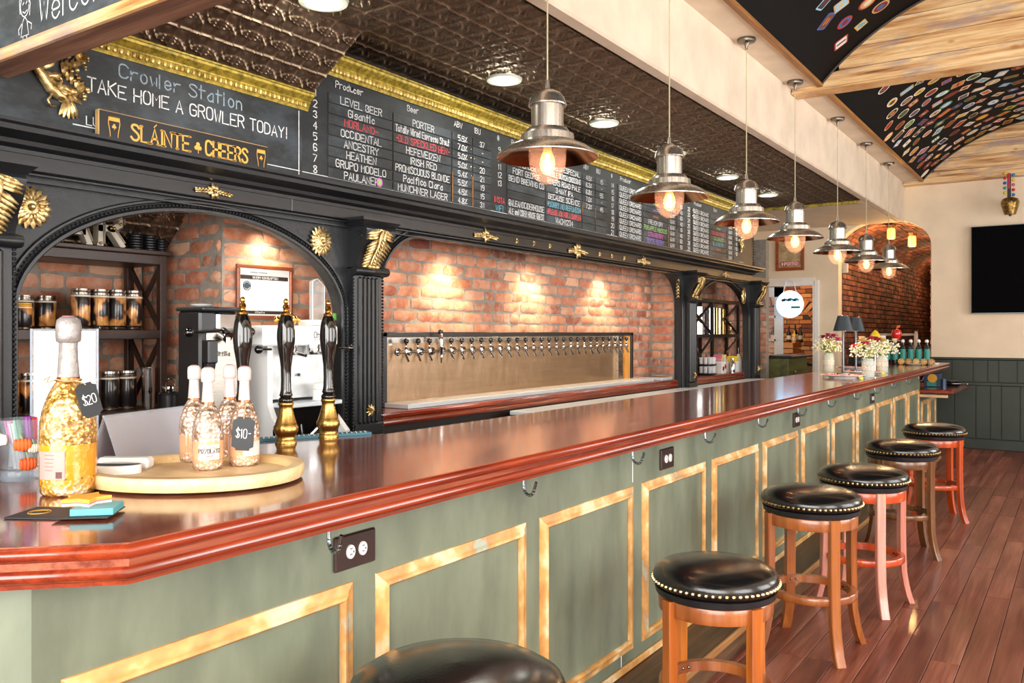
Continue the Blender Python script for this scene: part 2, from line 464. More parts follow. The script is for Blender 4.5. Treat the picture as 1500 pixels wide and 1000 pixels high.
for i in range(int(4.9/pw)):
    for (xa) in ([-1.62+(cols+i)*pw] if -1.62+(cols+i+1)*pw < 3.3 else []):
        y = -2.3
        while y < 12: m.box(xa, xa+pw-.003, y, min(y+1.4, 12.1)-.003, -.012, 0); y += 1.4
for i in range(28):
    y = -2.3
    m.box(-1.62-(i+1)*.1, -1.62-i*.1-.003, -2.3, 12.05, -.012, 0)
for i in range(cols): m.box(-1.62+i*pw, -1.62+(i+1)*pw-.003, -2.3, -.45, -.012, 0)
m.build('plank', FLOORM, fl, smooth=False, kind='stuff')

# ---- far wall with door and arch openings
def arch_z(x, xc, a, zs, b): 
    t = min(1, abs((x-xc)/a)); return zs+b*sqrt(max(0, 1-t*t))
AX, AA, AZ, AB = -2.2225, .5775, 2.62, .36
m = MB(); Y0, Y1 = 12.1, 12.3
m.box(-4.4, -3.97, Y0, Y1, 0, 4.4).box(-3.97, -3.12, Y0, Y1, 2.13, 4.4).box(-3.12, AX-AA, Y0, Y1, 0, 4.4).box(AX+AA, 3.3, Y0, Y1, 0, 4.4)
N = 20
for i in range(N):
    xa = AX-AA*cos(pi*i/N); xb = AX-AA*cos(pi*(i+1)/N); za, zb = arch_z(xa, AX, AA, AZ, AB), arch_z(xb, AX, AA, AZ, AB)
    m.add([(xa, Y0, za), (xb, Y0, zb), (xb, Y0, 4.4), (xa, Y0, 4.4), (xa, Y1, za), (xb, Y1, zb), (xb, Y1, 4.4), (xa, Y1, 4.4)],
          [(0, 1, 2, 3), (7, 6, 5, 4), (0, 4, 5, 1)])
wfar = m.build('wall_far', CREAM, kind='structure', smooth=False)
# ---- outer shell walls, roof
MB().box(3.2, 3.4, -2.4, 12.3, 0, .55).box(3.2, 3.4, -2.4, 12.3, 3.15, 4.4).box(3.2, 3.4, -2.4, -.1, .55, 3.15).box(3.2, 3.4, 2.5, 3.9, .55, 3.15).box(3.2, 3.4, 6.5, 7.9, .55, 3.15).box(3.2, 3.4, 10.5, 12.3, .55, 3.15).build('wall_right', CREAM, kind='structure', smooth=False)
MB().box(-4.4, 3.3, -2.4, -2.2, 0, .5).box(-4.4, 3.3, -2.4, -2.2, 3.25, 4.4).box(-4.4, -2.8, -2.4, -2.2, .5, 3.25).box(3.0, 3.3, -2.4, -2.2, .5, 3.25).build('wall_front', CREAM, kind='structure', smooth=False)
def window(n, x0, x1, y0, y1, z0, z1, ax):
    m = MB(); f = .06
    k = 3
    if ax == 'x':
        for i in range(k+1):
            x = x0+(x1-x0-f)*i/k; m.box(x, x+f, y0, y1, z0, z1)
        m.box(x0, x1, y0, y1, z0, z0+f).box(x0, x1, y0, y1, z1-f, z1)
    else:
        for i in range(k+1):
            y = y0+(y1-y0-f)*i/k; m.box(x0, x1, y, y+f, z0, z1)
        m.box(x0, x1, y0, y1, z0, z0+f).box(x0, x1, y0, y1, z1-f, z1)
    o = m.build('window_%d' % n, BLK, kind='structure', smooth=False)
    g = MB()
    if ax == 'x': g.box(x0+.02, x1-.02, (y0+y1)/2-.003, (y0+y1)/2+.003, z0+.02, z1-.02)
    else: g.box((x0+x1)/2-.003, (x0+x1)/2+.003, y0+.02, y1-.02, z0+.02, z1-.02)
    g.build('pane', thin('window_glass', 'ffffff', .08), o)
window(1, -2.8, 3.0, -2.33, -2.27, .5, 3.25, 'x')
for i, (a, b) in enumerate([(-.1, 2.5), (3.9, 6.5), (7.9, 10.5)]): window(2+i, 3.27, 3.33, a, b, .55, 3.15, 'y')  # unseen right-wall windows, added as openings for the side fill
MB().box(-4.5, -4.3, -2.4, 12.1, 0, 4.4).build('wall_left', CREAM, kind='structure', smooth=False)
MB().box(-4.5, 3.4, -2.4, 20.9, 4.4, 4.5).build('ceiling_roof', CREAM, kind='structure', smooth=False).name = 'ceiling'

# ---- wainscot on the far wall
wa = MB().box(AX+AA+.001, 3.2, 12.06, 12.1, 0, 1.14).build('trim_1', GREEND, kind='structure', smooth=False)
MB().box(AX+AA+.001, 3.2, 12.03, 12.075, 1.12, 1.15, b=.008).build('cap_rail', GREEND, wa)
MB().box(AX+AA+.001, 3.2, 12.035, 12.075, .80, .84, b=.006).build('mid_rail', GREEND, wa)
MB().box(AX+AA+.001, 3.2, 12.035, 12.075, 0, .13, b=.006).build('base_rail', GREEND, wa)
x = AX+AA+.01; rr = random.Random(5)
while x < 3.1:
    w_ = rr.choice([.16, .2, .24, .12])
    MB().box(x, x+w_-.008, 12.045, 12.07, .845, 1.118, b=.003).build('board', GREEND, wa)
    if x < 1.0: MB().box(x+.03, x+w_+.022, 12.045, 12.07, .135, .798, b=.003).build('board', GREEND, wa)
    else: MB().box(x+.03, x+w_+.022, 12.045, 12.07, .135, .798, b=.003).build('board', GREEND, wa)
    x += w_

# ---- brick helpers
def brick_var(seed, L=.215, H=.064):
    r_ = random.Random(seed); vs = []; nu, nv = 4, 2
    for i in range(nu+1):
        for j in range(nv+1):
            ed = i in (0, nu) or j in (0, nv)
            y = (i/nu-.5)*L*.94+r_.uniform(-.003, .003); z = (j/nv-.5)*H*.9+r_.uniform(-.003, .003)
            if i in (0, nu) and j in (0, nv): y *= .97; z *= .87
            elif i in (0, nu): y += r_.uniform(-.004, .002)*(1 if i else -1)
            vs.append(((.002 if ed else .013)+r_.uniform(-.004, .004), y, z))
    ring = [0*(nv+1)+j for j in range(nv+1)]+[i*(nv+1)+nv for i in range(1, nu+1)]+[nu*(nv+1)+j for j in range(nv-1, -1, -1)]+[i*(nv+1) for i in range(nu-1, 0, -1)]
    fs = [(i*(nv+1)+j, (i+1)*(nv+1)+j, (i+1)*(nv+1)+j+1, i*(nv+1)+j+1) for i in range(nu) for j in range(nv)]
    n0 = len(vs)
    for k in ring:
        v = vs[k]; vs.append((-.03, v[1]*1.05, v[2]*1.06))
    n = len(ring)
    for k in range(n): fs.append((ring[k], n0+k, n0+(k+1) % n, ring[(k+1) % n]))
    fs = [f[::1] for f in fs]
    return vs, fs
BV = [brick_var(s_) for s_ in range(8)]
BME = [MB().add(*b).mesh('brick', BRK, angle=50) for b in BV]
def brick_wall(parent, ax, c, a0, a1, z0, z1, pitch=.228, course=.0765, seed=1, skip=None, outward=1, sc=1.0):
    r_ = random.Random(seed); z = z0; row = 0; n = 0
    while z+course*.6 < z1:
        a = a0-(pitch*.5 if row % 2 else 0)
        while a < a1-.03:
            half = r_.random() < .12
            l = pitch*(.52 if half else r_.uniform(.92, 1.06)); s0, s1 = max(a, a0), min(a+l, a1)
            if s1-s0 > .05:
                mid = (s0+s1)/2; zc = z+course/2+r_.uniform(-.003, .003)
                if not (skip and skip(mid, zc)):
                    loc = (c, mid, zc) if ax == 'x' else (mid, c, zc)
                    rot = (r_.uniform(-.012, .012), 0, (0 if outward > 0 else pi) if ax == 'x' else (-pi/2 if outward > 0 else pi/2))
                    inst(BME[r_.randrange(8)], 'brick', loc, parent, rot, (1.0*r_.uniform(.6, 1.5), (s1-s0-.012)/.203, (course-.012)/.0605)); n += 1
            a += l
        z += course; row += 1
    return n
# ---- tap wall (behind middle arch)
wt = MB().box(-3.62, -3.45, 2.57, 7.48, .9, 2.93).build('wall_tap_alcove', MORT, kind='structure', smooth=False)
n = brick_wall(wt, 'x', -3.45, 2.57, 7.43, .99, 2.06, seed=4, skip=lambda y, z: (3.72 < y < 6.92 and z < 1.44))
wr = MB().box(-3.62, -3.205, 7.43, 7.62, .9, 2.05).build('wall_alcove_return', MORT, kind='structure', smooth=False)
brick_wall(wr, 'y', 7.43, -3.44, -3.2, .99, 2.04, seed=9)
wb = MB().box(-4.28, -4.12, .4, 2.57, 0, 2.9).build('wall_shelf_alcove', MORT, kind='structure', smooth=False)
brick_wall(wb, 'x', -4.12, 1.2, 2.57, .93, 2.1, seed=11, pitch=.235, course=.082)
wc = MB().box(-4.28, -3.62, 2.575, 2.7, 0, 2.9).build('wall_chimney_side', MORT, kind='structure', smooth=False)
brick_wall(wc, 'y', 2.575, -4.12, -3.45, .93, 2.1, seed=12, pitch=.2)
wd = MB().box(-3.75, -3.6, 7.62, 10.32, 0, 2.9).build('wall_glass_alcove', MORT, kind='structure', smooth=False)
brick_wall(wd, 'x', -3.6, 7.62, 10.2, 1.0, 2.1, seed=13)
we = MB().box(-3.6, -3.205, 10.2, 10.32, 0, 2.6).build('wall_alcove_end', MORT, kind='structure', smooth=False)
brick_wall(we, 'y', 10.2, -3.6, -3.2, 1.0, 2.1, seed=14)

# ---- embossed tin ceilings
def tin():
    t = NT('embossed_tin'); v = t.coord(); n = t.noise(v, 9, 4)
    return t.out(t.ramp(n, [(.3, '5f4c3c'), (.7, '9d8a75')]), .40, .85)
TIN = tin(); TP = .156
def tile_mesh():
    def h(u, v):
        x, y = u-.5, v-.5; e = min(.5-abs(x), .5-abs(y)); z = 0
        z += .9*math.exp(-(e/.022)**2)                                      # raised rib on every edge
        for cx, cy in ((0, 0), (1, 0), (0, 1), (1, 1)):
            d = math.hypot(u-cx, v-cy)
            z += .75*math.exp(-((d-.62)/.022)**2)+.55*math.exp(-((d-.53)/.018)**2)
            z += .8*math.exp(-(d/.06)**2)                                   # stud on each corner
            a = math.atan2(v-cy, u-cx); z += .5*math.exp(-((d-.27)/.09)**2)*max(0, cos(4*a+pi))
        d = math.hypot(x, y); a = math.atan2(y, x)
        z += .9*math.exp(-((d-.12)/.06)**2)*max(0, cos(4*a))**.7+.5*math.exp(-(d/.03)**2)
        return z
    N_ = 30; m = MB()
    m.grid(lambda u, v: ((u-.5)*TP, (v-.5)*TP, -.0095*h(u, v)), N_, N_)
    m.f = [f[::-1] for f in m.f]
    return m.mesh('ceiling_tile', TIN, angle=80)
TILE = tile_mesh()
ct = MB().box(-3.205, -2.05, 2.79, 9.87, 2.937, 2.96).build('ceiling', TIN, kind='structure', smooth=False)
nx = 7; ny = 42; py = (9.87-2.79)/ny; px_ = (3.205-2.05)/nx
for i in range(nx):
    for j in range(ny):
        inst(TILE, 'ceiling_tile', (-2.05-(i+.5)*px_, 2.79+(j+.5)*py, 2.935), ct, (0, 0, 0), (px_/TP, py/TP, 1))
# lower bulkhead over the crowler board: flat part and sloping side
bk = MB().box(-2.73, -2.05, -.5, 2.785, 2.846, 2.93).add([(-3.09, -.5, 2.60), (-2.73, -.5, 2.847), (-2.73, 2.785, 2.847), (-3.09, 2.785, 2.60), (-3.09, -.5, 2.93), (-3.09, 2.785, 2.93), (-2.73, 2.785, 2.93)],
    [(0, 1, 2, 3), (3, 2, 6, 5), (0, 3, 5, 4)]).build('ceiling', TIN, kind='structure', smooth=False)
sl = math.hypot(.36, .247); ang = math.atan2(.247, .36); k = 0
for i in range(3):
    f = (i+.5)/3; X = -2.73-.36*f; Z = 2.843-.247*f
    for j in range(13): inst(TILE, 'ceiling_tile', (X, 2.785-(j+.5)*TP, Z), bk, (0, -ang, 0), (sl/3/TP, 1, 1))
for i in range(4):
    for j in range(13): inst(TILE, 'ceiling_tile', (-2.73+(i+.5)*.17, 2.785-(j+.5)*TP, 2.843), bk, (0, 0, 0), (.17/TP, 1, 1))
# strip of sloping tin inside the first arch
tb = MB(); TA, TB_ = (-3.66, 2.10), (-4.10, 1.75+.0)
TA, TB_ = (-3.70, 2.095), (-3.92, 1.895)
tb.add([(TA[0], .9, TA[1]), (TB_[0], .9, TB_[1]), (TB_[0], 2.574, TB_[1]), (TA[0], 2.574, TA[1]), (TA[0], .9, 2.2), (TB_[0], .9, 2.2), (TB_[0], 2.574, 2.2), (TA[0], 2.574, 2.2)],
    [(0, 1, 2, 3), (7, 6, 5, 4), (0, 3, 7, 4), (1, 0, 4, 5), (2, 1, 5, 6), (3, 2, 6, 7)])
tb = tb.build('ceiling', TIN, kind='structure', smooth=False)
TL = math.hypot(.22, .20); a2 = math.atan2(.20, .22)
MB().box(-4.12, -3.92, .4, 2.574, 1.895, 1.93).build('ceiling', TIN, kind='structure', smooth=False)
for i in range(2):
    for j in range(10): inst(TILE, 'ceiling_tile', (TA[0]-.11*(i+.5), 2.57-(j+.5)*TP, TA[1]-.10*(i+.5)-.003), tb, (0, -a2, 0), (TL/2/TP, 1, 1))
MB().box(-3.70, -3.205, .4, 2.574, 2.07, 2.12).build('ceiling', BLK, kind='structure', smooth=False)
MB().box(-3.9, -3.205, 2.58, 10.2, 2.06, 2.12).build('ceiling', BLK, kind='structure', smooth=False)

# ---- plaster beam, canopy strip, ceiling beyond the tin
MB().box(-2.05, -1.96, -2.2, 12.1, 2.93, 3.46, b=.012).build('trim_2', CREAMR, kind='structure')
MB().box(-1.96, -1.73, -2.2, 12.1, 3.43, 3.5).build('ceiling', CREAMR, kind='structure', smooth=False)
MB().box(1.13, 3.2, -2.2, 12.1, 3.43, 3.5).build('ceiling', CREAMR, kind='structure', smooth=False)
MB().box(-4.3, -2.05, 9.87, 12.1, 2.93, 3.0).build('ceiling', CREAM, kind='structure', smooth=False)
MB().box(-3.14, -2.055, 9.84, 9.868, 2.895, 2.932, b=.004).build('trim_3', GOLDY, kind='structure')
MB().box(-4.3, -2.05, -2.2, 9.87, 2.97, 3.0).build('ceiling', BLK, kind='structure', smooth=False)

# ---- black barrel vault
VX, VR, VZ = -.3, 1.917, 2.153
def vz(x): return VZ+sqrt(max(0, VR*VR-(x-VX)**2))
VBLK = plain('vault_black', '08090b', .7, var=.1, sc=2, Specular_IOR_Level=.15)
a0 = math.atan2(3.43-VZ, -1.43); a0 = math.acos(-1.43/VR)
def vault(y0, y1):
    m = MB()
    def P(u, v, e=0):
        a = a0+(pi-2*a0)*0; th = (pi-math.acos(1.43/VR))+(2*math.acos(1.43/VR)-pi)*u
        return (VX+(VR+e)*cos(th), y0+(y1-y0)*v, VZ+(VR+e)*sin(th))
    m.grid(lambda u, v: P(u, v), 32, 2); m.grid(lambda u, v: P(1-u, v, .03), 32, 2)
    return m.build('ceiling_vault', VBLK, kind='structure', angle=60)
V1 = vault(2.12, 6.88); V2 = vault(7.06, 11.95); V0 = vault(-2.2, 1.95)
TRIMW = wood('brown_trim_wood', '7a4c22', 'b07a3c', 'y', rough=.5, rnd=3)
for (a, b) in ((2.12, 6.88), (7.06, 11.95)):
    for sx in (-1.73, 1.13):
        MB().box(sx-.022, sx+.022, a, b, 3.408, 3.436, b=.004).build('trim_4', TRIMW, kind='structure')
# ---- timber clad cross beams closing the vault
t = NT('scorched_pine'); v = t.coord((.9, .9, 17), rnd=6); n = t.noise(v, 1.6, 6, .65); v2 = t.coord((1.5, 1.5, 4), rnd=3); n2 = t.noise(v2, 1.4, 4, .6)
vk = t.coord((3.2, 3.2, 6.5), rnd=4); vo = t.n('ShaderNodeTexVoronoi', Vector=vk, Scale=1.0).outputs['Distance']
col = t.ramp(n, [(.30, '6b472f'), (.40, 'c08a50'), (.56, 'e6c28c'), (.75, 'f4ddb2')])
col = t.mix(t.ramp(n2, [(.50, 0.0), (.66, .7)]), col, lin('8a8490')); col = t.mix(t.ramp(vo, [(.05, .85), (.13, 0.0)]), col, lin('9a5620'))
t.bump(n, .15, .004); PINE = t.out(col, .5, 0)
def crossbeam(y0, y1, nm, faces):
    o = MB().box(-1.96, 1.3, y0+.02, y1-.02, 3.42, 3.45).build(nm, PINE, kind='structure', smooth=False)
    zb = [3.405, 3.52, 3.68, 3.85, 4.0, 4.08]
    for s_ in faces:
        ya, yb = (y0, y0+.02) if s_ < 0 else (y1-.02, y1)
        for za, zc in zip(zb, zb[1:]):
            m = MB(); xs = []
            N_ = 40
            for i in range(N_+1):
                x = -1.73+2.86*i/N_
                if vz(x)-za > .002: xs.append(x)
            if za < 3.43: xs = [-1.95]+[-1.73+2.86*i/N_ for i in range(N_+1)]
            top = [(x, (min(zc-.004, max(vz(x), 3.425)) if x > -1.73 else 3.428)) for x in xs]
            poly = [(xs[0], za), (xs[-1], za)]+[(x, z) for x, z in top[::-1]]
            n_ = len(poly); vs = [(x, ya, z) for x, z in poly]+[(x, yb, z) for x, z in poly]
            m.add(vs, [tuple(range(n_)), tuple(range(n_, 2*n_))[::-1]]+[(i, n_+i, n_+(i+1) % n_, (i+1) % n_) for i in range(n_)])
            m.build('plank', PINE, o, smooth=False)
    MB().box(-1.955, 1.2, y0-.005, y1+.005, 3.385, 3.404, b=.003).build('bottom_board', PINE, o)
    return o
crossbeam(6.88, 7.06, 'trim_5', (-1, 1)); crossbeam(11.93, 12.1, 'trim_6', (-1,)); crossbeam(1.95, 2.12, 'trim_7', (-1, 1))
# beaded cord along the arched joints
m = MB()
for yy in (6.872, 11.922):
    pts = []
    for i in range(61):
        th = (pi-math.acos(1.43/VR))+(2*math.acos(1.43/VR)-pi)*i/60
        pts.append((VX+(VR-.01)*cos(th), yy, VZ+(VR-.01)*sin(th)))
    m.tube(pts, .009, 6)
m.build('trim_8', plain('dark_cord', '4a4038', .7), kind='structure')

# ---- header beam with the welcome blackboard, upper left
hb = MB().box(-3.1, -.9, 1.335, 1.43, 2.347, 3.0).build('trim_9', wood('rough_brown_beam', '6b4a38', '9a735a', 'x', rough=.7, dark='4a3428'), kind='structure', smooth=False)
MB().box(-3.1, -.9, 1.318, 1.334, 2.347, 2.385, b=.002).build('edge_board', PINE, hb)
# ---- left over-bar wall carrying the chalkboards
MB().box(-3.3, -3.205, -1.0, 9.45, 2.14, 2.93).build('wall_bulkhead', BLK, kind='structure', smooth=False)

# ---- corridor behind the arch
BR4 = [plain('corridor_brick_%d' % i, c, .8, var=.2, sc=8) for i, c in enumerate(['6e3a2c', '8a4c36', '553028', '9a6046'])]+[MORTD]
m = MB(); rr = random.Random(21); m.cur = 4
xl, xr = AX-AA-.02, AX+AA+.02
m.box(xl-.2, xl, 12.3, 20.6, 0, 3.0).box(xr, xr+.2, 12.3, 20.6, 0, 3.0).box(xl-.2, xr+.2, 20.6, 20.8, 0, 3.2)
def barrel(r_a, r_b): 
    N_ = 18; 
    for i in range(N_):
        q = []
        for k in (i, i+1):
            th = pi*k/N_; q.append((AX-(AA+.02)*r_a*cos(th), AZ+(AB+.02)*r_a*sin(th)))
        m.add([(q[0][0], 12.3, q[0][1]), (q[1][0], 12.3, q[1][1]), (q[1][0], 20.6, q[1][1]), (q[0][0], 20.6, q[0][1])], [(3, 2, 1, 0)])
barrel(1.015, 1)
wcor = m.build('wall_corridor', [MORTD]*5, kind='structure', smooth=False)
m = MB(); z = .02; row = 0
while z < AZ:
    y = 12.3-(.11 if row % 2 else 0)
    while y < 20.5:
        l = rr.uniform(.2, .24); m.cur = rr.choice([0, 0, 1, 1, 2, 3]); e = rr.uniform(.006, .02)
        if y > 12.2: m.box(xl-.01, xl+e, y+.006, y+l-.008, z+.006, z+.068, b=.004)
        y += l
    z += .076; row += 1
na = 22
for k in range(na):
    th0, th1 = pi*(k+.06)/na, pi*(k+.94)/na; y = 12.3-(.11 if k % 2 else 0)
    def Q(th, e): return (AX-(AA+.02-e)*cos(th), AZ+(AB+.02-e)*sin(th))
    while y < 20.5:
        l = rr.uniform(.2, .24); m.cur = rr.choice([0, 0, 1, 1, 2, 3]); e = rr.uniform(.004, .016)
        ya, yb = max(y+.006, 12.3), y+l-.008
        a, b = Q(th0, e), Q(th1, e); c_, d = Q(th0, -.01), Q(th1, -.01)
        m.add([(a[0], ya, a[1]), (b[0], ya, b[1]), (b[0], yb, b[1]), (a[0], yb, a[1]), (c_[0], ya, c_[1]), (d[0], ya, d[1]), (d[0], yb, d[1]), (c_[0], yb, c_[1])],
              [(3, 2, 1, 0), (0, 1, 5, 4), (2, 3, 7, 6), (1, 2, 6, 5), (3, 0, 4, 7)])
        y += l
m.build('brick', BR4[:4], wcor, smooth=False, kind='stuff')
# exposed bricks in the right jamb of the arch
z = 1.16
k = 0
while z < 2.6:
    MB().box(AX+AA-.012+.004*(k % 2), AX+AA+.004, 12.095, 12.29, z, z+.062, b=.005).build('brick', BRK, wfar); z += .076; k += 1
# dark doorway frame in the corridor, right-hand side
MB().box(-2.5, -1.8, 20.5, 20.6, 0, 2.2).build('door_3', BLK, kind='structure', smooth=False)
dq = MB().box(xr-.07, xr+.02, 13.0, 13.12, 0, 2.25).box(xr-.07, xr+.02, 14.0, 14.12, 0, 2.25).box(xr-.07, xr+.02, 13.0, 14.12, 2.2, 2.3).build('door_2', BLK, kind='structure', smooth=False)
MB().box(xr-.02, xr+.01, 13.12, 14.0, 0, 2.2).build('leaf', DARKW, dq)

# ---- doorway with white casing and the brick room beyond
d1 = MB().sweep([(-3.97, 12.1), (-3.12, 12.1)], [(0, 2.13), (.03, 2.13), (.03, 2.2), (.015, 2.24), (0, 2.24)], side=1).box(-4.04, -3.97, 12.06, 12.1, 0, 2.2, b=.008).box(-3.12, -3.05, 12.06, 12.1, 0, 2.2, b=.008).box(-3.135, -3.12, 12.06, 12.3, 0, 2.13).box(-3.97, -3.955, 12.06, 12.3, 0, 2.13).build('door_1', WHITEP, kind='structure')
lf = MB(); X0, X1, yy = -3.955, -3.58, 12.16
lf.box(X0, X0+.05, yy, yy+.04, 0, 2.12).box(X1-.12, X1, yy, yy+.04, 0, 2.12).box(X0, X1, yy, yy+.04, 1.98, 2.12).box(X0, X1, yy, yy+.04, 0, .3)
lf.box(X0+.1, X0+.115, yy, yy+.04, .3, 1.98)
for z in (.65, 1.0, 1.34, 1.68): lf.box(X0+.04, X1-.1, yy, yy+.04, z, z+.03)
lf = lf.build('leaf', WHITEP, d1, smooth=False)
MB().box(X0+.04, X1-.11, yy+.018, yy+.022, .3, 1.98).build('pane', thin('door_glass', 'e8eef0', .12), lf)
m = MB(); m.cur = 4; m.box(-5.3, -2.85, 14.9, 15.1, 0, 3.2).box(-5.3, -5.1, 12.3, 15, 0, 3.2).box(-2.95, -2.83, 12.3, 15, 0, 2.9).box(-5.3, -2.83, 12.3, 15.1, 3.0, 3.1)
br = m.build('wall_back_room', [MORTD]*5, kind='structure', smooth=False)
BR4b = [plain('room_brick_%d' % i, c, .8, var=.2, sc=8) for i, c in enumerate(['b8683c', 'cf8048', '8f4a2e', 'd89a63'])]
m = MB(); z = .02; row = 0; cx, cz, ra = -4.4, 1.35, .62
while z < 2.95:
    x = -5.1-(.11 if row % 2 else 0)
    while x < -2.95:
        l = rr.uniform(.2, .24); m.cur = rr.choice([0, 1, 1, 2, 3]); e = rr.uniform(.004, .015)
        d = math.hypot(x+l/2-cx, z+.035-cz)
        if not (ra-.02 < d < ra+.2 and z > cz-.04): m.box(max(x, -5.1)+.006, min(x+l, -2.95)-.006, 14.9-e-(0 if d > ra or z < cz-.04 else -.0), 14.905, z+.006, z+.068)
        x += l
    z += .076; row += 1
for k in range(24):
    th = pi*(k+.5)/24; m.cur = rr.choice([1, 3, 1, 0]); m.M = Matrix.Translation((cx, 14.9, cz)) @ Matrix.Rotation(-th, 4, 'Y')
    m.box(ra, ra+.2, -.03, .01, -.033, .033); m.M = Matrix()
m.build('brick', BR4b, br, smooth=False, kind='stuff')
# ================================================================ BACK BAR
XB = -3.1
bb = thing('back_bar', (-3.15, 5.3, 0), 'long black carved wooden back bar with three arches and gilded ornaments', 'back bar')
m = MB()
prof = [(0, 2.09), (.02, 2.09), (.02, 2.105), (.05, 2.115), (.055, 2.13), (.09, 2.14), (.12, 2.147), (.12, 2.165), (.15, 2.168), (.15, 2.18), (-.02, 2.18)]
m.sweep([(-3.1, .3), (-3.1, 9.28), (-3.4, 9.28)], prof, side=1)
m.build('cornice', BLK, bb)
MB().box(-3.2, -3.08, .3, 9.27, 2.032, 2.092, b=.004).build('frieze', BLK, bb)
m = MB()
for z in (1.995, 2.02): m.box(-3.1, -3.085, .3, 9.26, z, z+.006)
m.build('frieze_moulding', BLK, bb)
MB().box(-3.09, -3.078, 2.68, 2.684, 2.034, 2.09).build('seam', plain('grey_seam', '6d7275', .6), bb)

def arch_curve(y0, y1, zs, b, r, N_=28):
    """opening outline: elliptical corners of half-width r"""
    pts = []
    for i in range(N_+1):
        a = pi/2*i/N_; pts.append((y0+r-r*cos(a), zs+b*sin(a)))
    q = [(y1+y0-y, z) for y, z in pts[::-1]]
    return pts+q
ARCH = [(1.46, 3.045, 1.55, .43, .7925, 22), (3.31, 7.42, 1.66, .345, .34, 14), (7.70, 9.31, 1.62, .385, .805, 18)]
def spandrel(y0, y1, zs, b, r, N_, ya, yb):
    c = arch_curve(y0, y1, zs, b, r, N_); m = MB(); xf, xb = -3.12, -3.19
    top = 2.034
    pts = [(y0, .9)]+c+[(y1, .9)]
    for (a, za), (d, zd) in zip(pts, pts[1:]):
        if abs(a-d) > 1e-6: m.add([(xf, a, za), (xf, d, zd), (xf, d, top), (xf, a, top)], [(0, 1, 2, 3)])
        if abs(a-d) > 1e-6: m.add([(xf, a, za), (xf, d, zd), (xb, d, zd), (xb, a, za)], [(0, 3, 2, 1)])
        if abs(a-d) > 1e-6: m.add([(xb, a, za), (xb, d, zd), (xb, d, top), (xb, a, top)], [(3, 2, 1, 0)])
    m.box(xb, xf, ya, y0, .02, top).box(xb, xf, y1, yb, .02, top)
    m.build('arch_panel', BLKM, bb, smooth=False)
    # nested mouldings and a beaded rope following the opening
    mm = MB()
    for e, rad in ((.0, .011), (.035, .008)):
        mm.tube([(xf+.004, y, z) for y, z in offs(pts, e)], rad, 6)
    mm.build('arch_moulding', BLK, bb)
    bd = MB(); pp = offs(pts, .018); L = 0
    for (a, za), (d, zd) in zip(pp, pp[1:]):
        l = math.hypot(d-a, zd-za)
        while L < l:
            f = L/l; bd.sph((xf+.008, a+(d-a)*f, za+(zd-za)*f), .0075, 6, 4); L += .0175
        L -= l
    bd.build('bead_moulding', BLK, bb, kind='stuff')
def offs(pts, e):
    out = []
    for i, p in enumerate(pts):
        a = pts[max(i-1, 0)]; b = pts[min(i+1, len(pts)-1)]; dx, dy = b[0]-a[0], b[1]-a[1]; L = math.hypot(dx, dy) or 1
        out.append((p[0]-dy/L*e, p[1]+dx/L*e))
    return out
PIL = [1.33, 3.185, 7.56, 9.45]
lim = [(.3, 3.1), (3.28, 7.5), (7.62, 9.46)]
for a, l in zip(ARCH, lim): spandrel(*a, *l)

def leaflet(m, base, d, L, wd, th, n, curl=.25):
    # pointed leaf from base along d; n = surface normal
    b = Vector(base); d = Vector(d).normalized(); n = Vector(n).normalized(); s_ = d.cross(n)
    vs = []; K = 5
    for i in range(K+1):
        t_ = i/K; w_ = wd*sin(pi*min(.97, t_*.85+.12))**.8; h = th*sin(pi*min(1, t_*.9+.1))+curl*L*t_*t_*.5
        c = b+d*L*t_+n*h
        vs += [c-s_*w_*.5-n*th*.6, c, c+s_*w_*.5-n*th*.6, c-n*th*1.2]
    fs = []
    for i in range(K):
        a = i*4; fs += [(a, a+4, a+5, a+1), (a+1, a+5, a+6, a+2), (a+2, a+6, a+7, a+3), (a+3, a+7, a+4, a)]
    m.add(vs, fs)
def rosette(parent, x, y, z, r, nm='rosette', petals=18):
    m = MB(); n = (1, 0, 0)
    for ring, (L, wd, hh) in enumerate(((r, r*.40, .006), (r*.76, r*.34, .014), (r*.5, r*.26, .022))):
        for k in range(petals):
            a = 2*pi*(k+.5*ring)/petals; d = (0, cos(a), sin(a))
            leaflet(m, (x+hh*.6, y, z), d, L, wd, .008, n, .1)
    m.sph((x+.024, y, z), r*.16, 8, 6)
    return m.build(nm, GOLD, parent, angle=60)
for y, z, r in ((1.507, 1.909, .078), (2.891, 1.911, .074)): rosette(bb, -3.112, y, z, r)
def spray(parent, x, y, z, L, h, nm='frieze_ornament'):
    m = MB(); n = (1, 0, 0)
    for k in range(7):
        a = 2*pi*k/7; leaflet(m, (x+.004, y, z), (0, cos(a), sin(a)), h*.62, h*.36, .008, n, .1)
    m.sph((x+.014, y, z), h*.16, 7, 5)
    for s_ in (-1, 1):
        for k in range(5):
            t_ = .22+.7*k/4; yy = y+s_*L/2*t_; zz = z-h*.1*k/4
            for q in (-1, 1): leaflet(m, (x+.002, yy-s_*L*.06, zz), (0, s_*1.0, q*.55), L*.11, h*.24, .006, n, .1)
            m.sph((x+.010, yy, zz), h*.11, 6, 4)
        m.sph((x+.006, y+s_*L*.5, z-h*.1), h*.1, 6, 4)
    return m.build(nm, GOLD, parent, angle=60)
for y, L, h in ((2.249, .18, .055), (4.226, .24, .07), (6.488, .24, .07), (8.447, .17, .06)): spray(bb, -3.076, y, 2.066, L, h)
spray(bb, -3.074, 5.367, 2.066, .26, .10, 'centre_ornament')
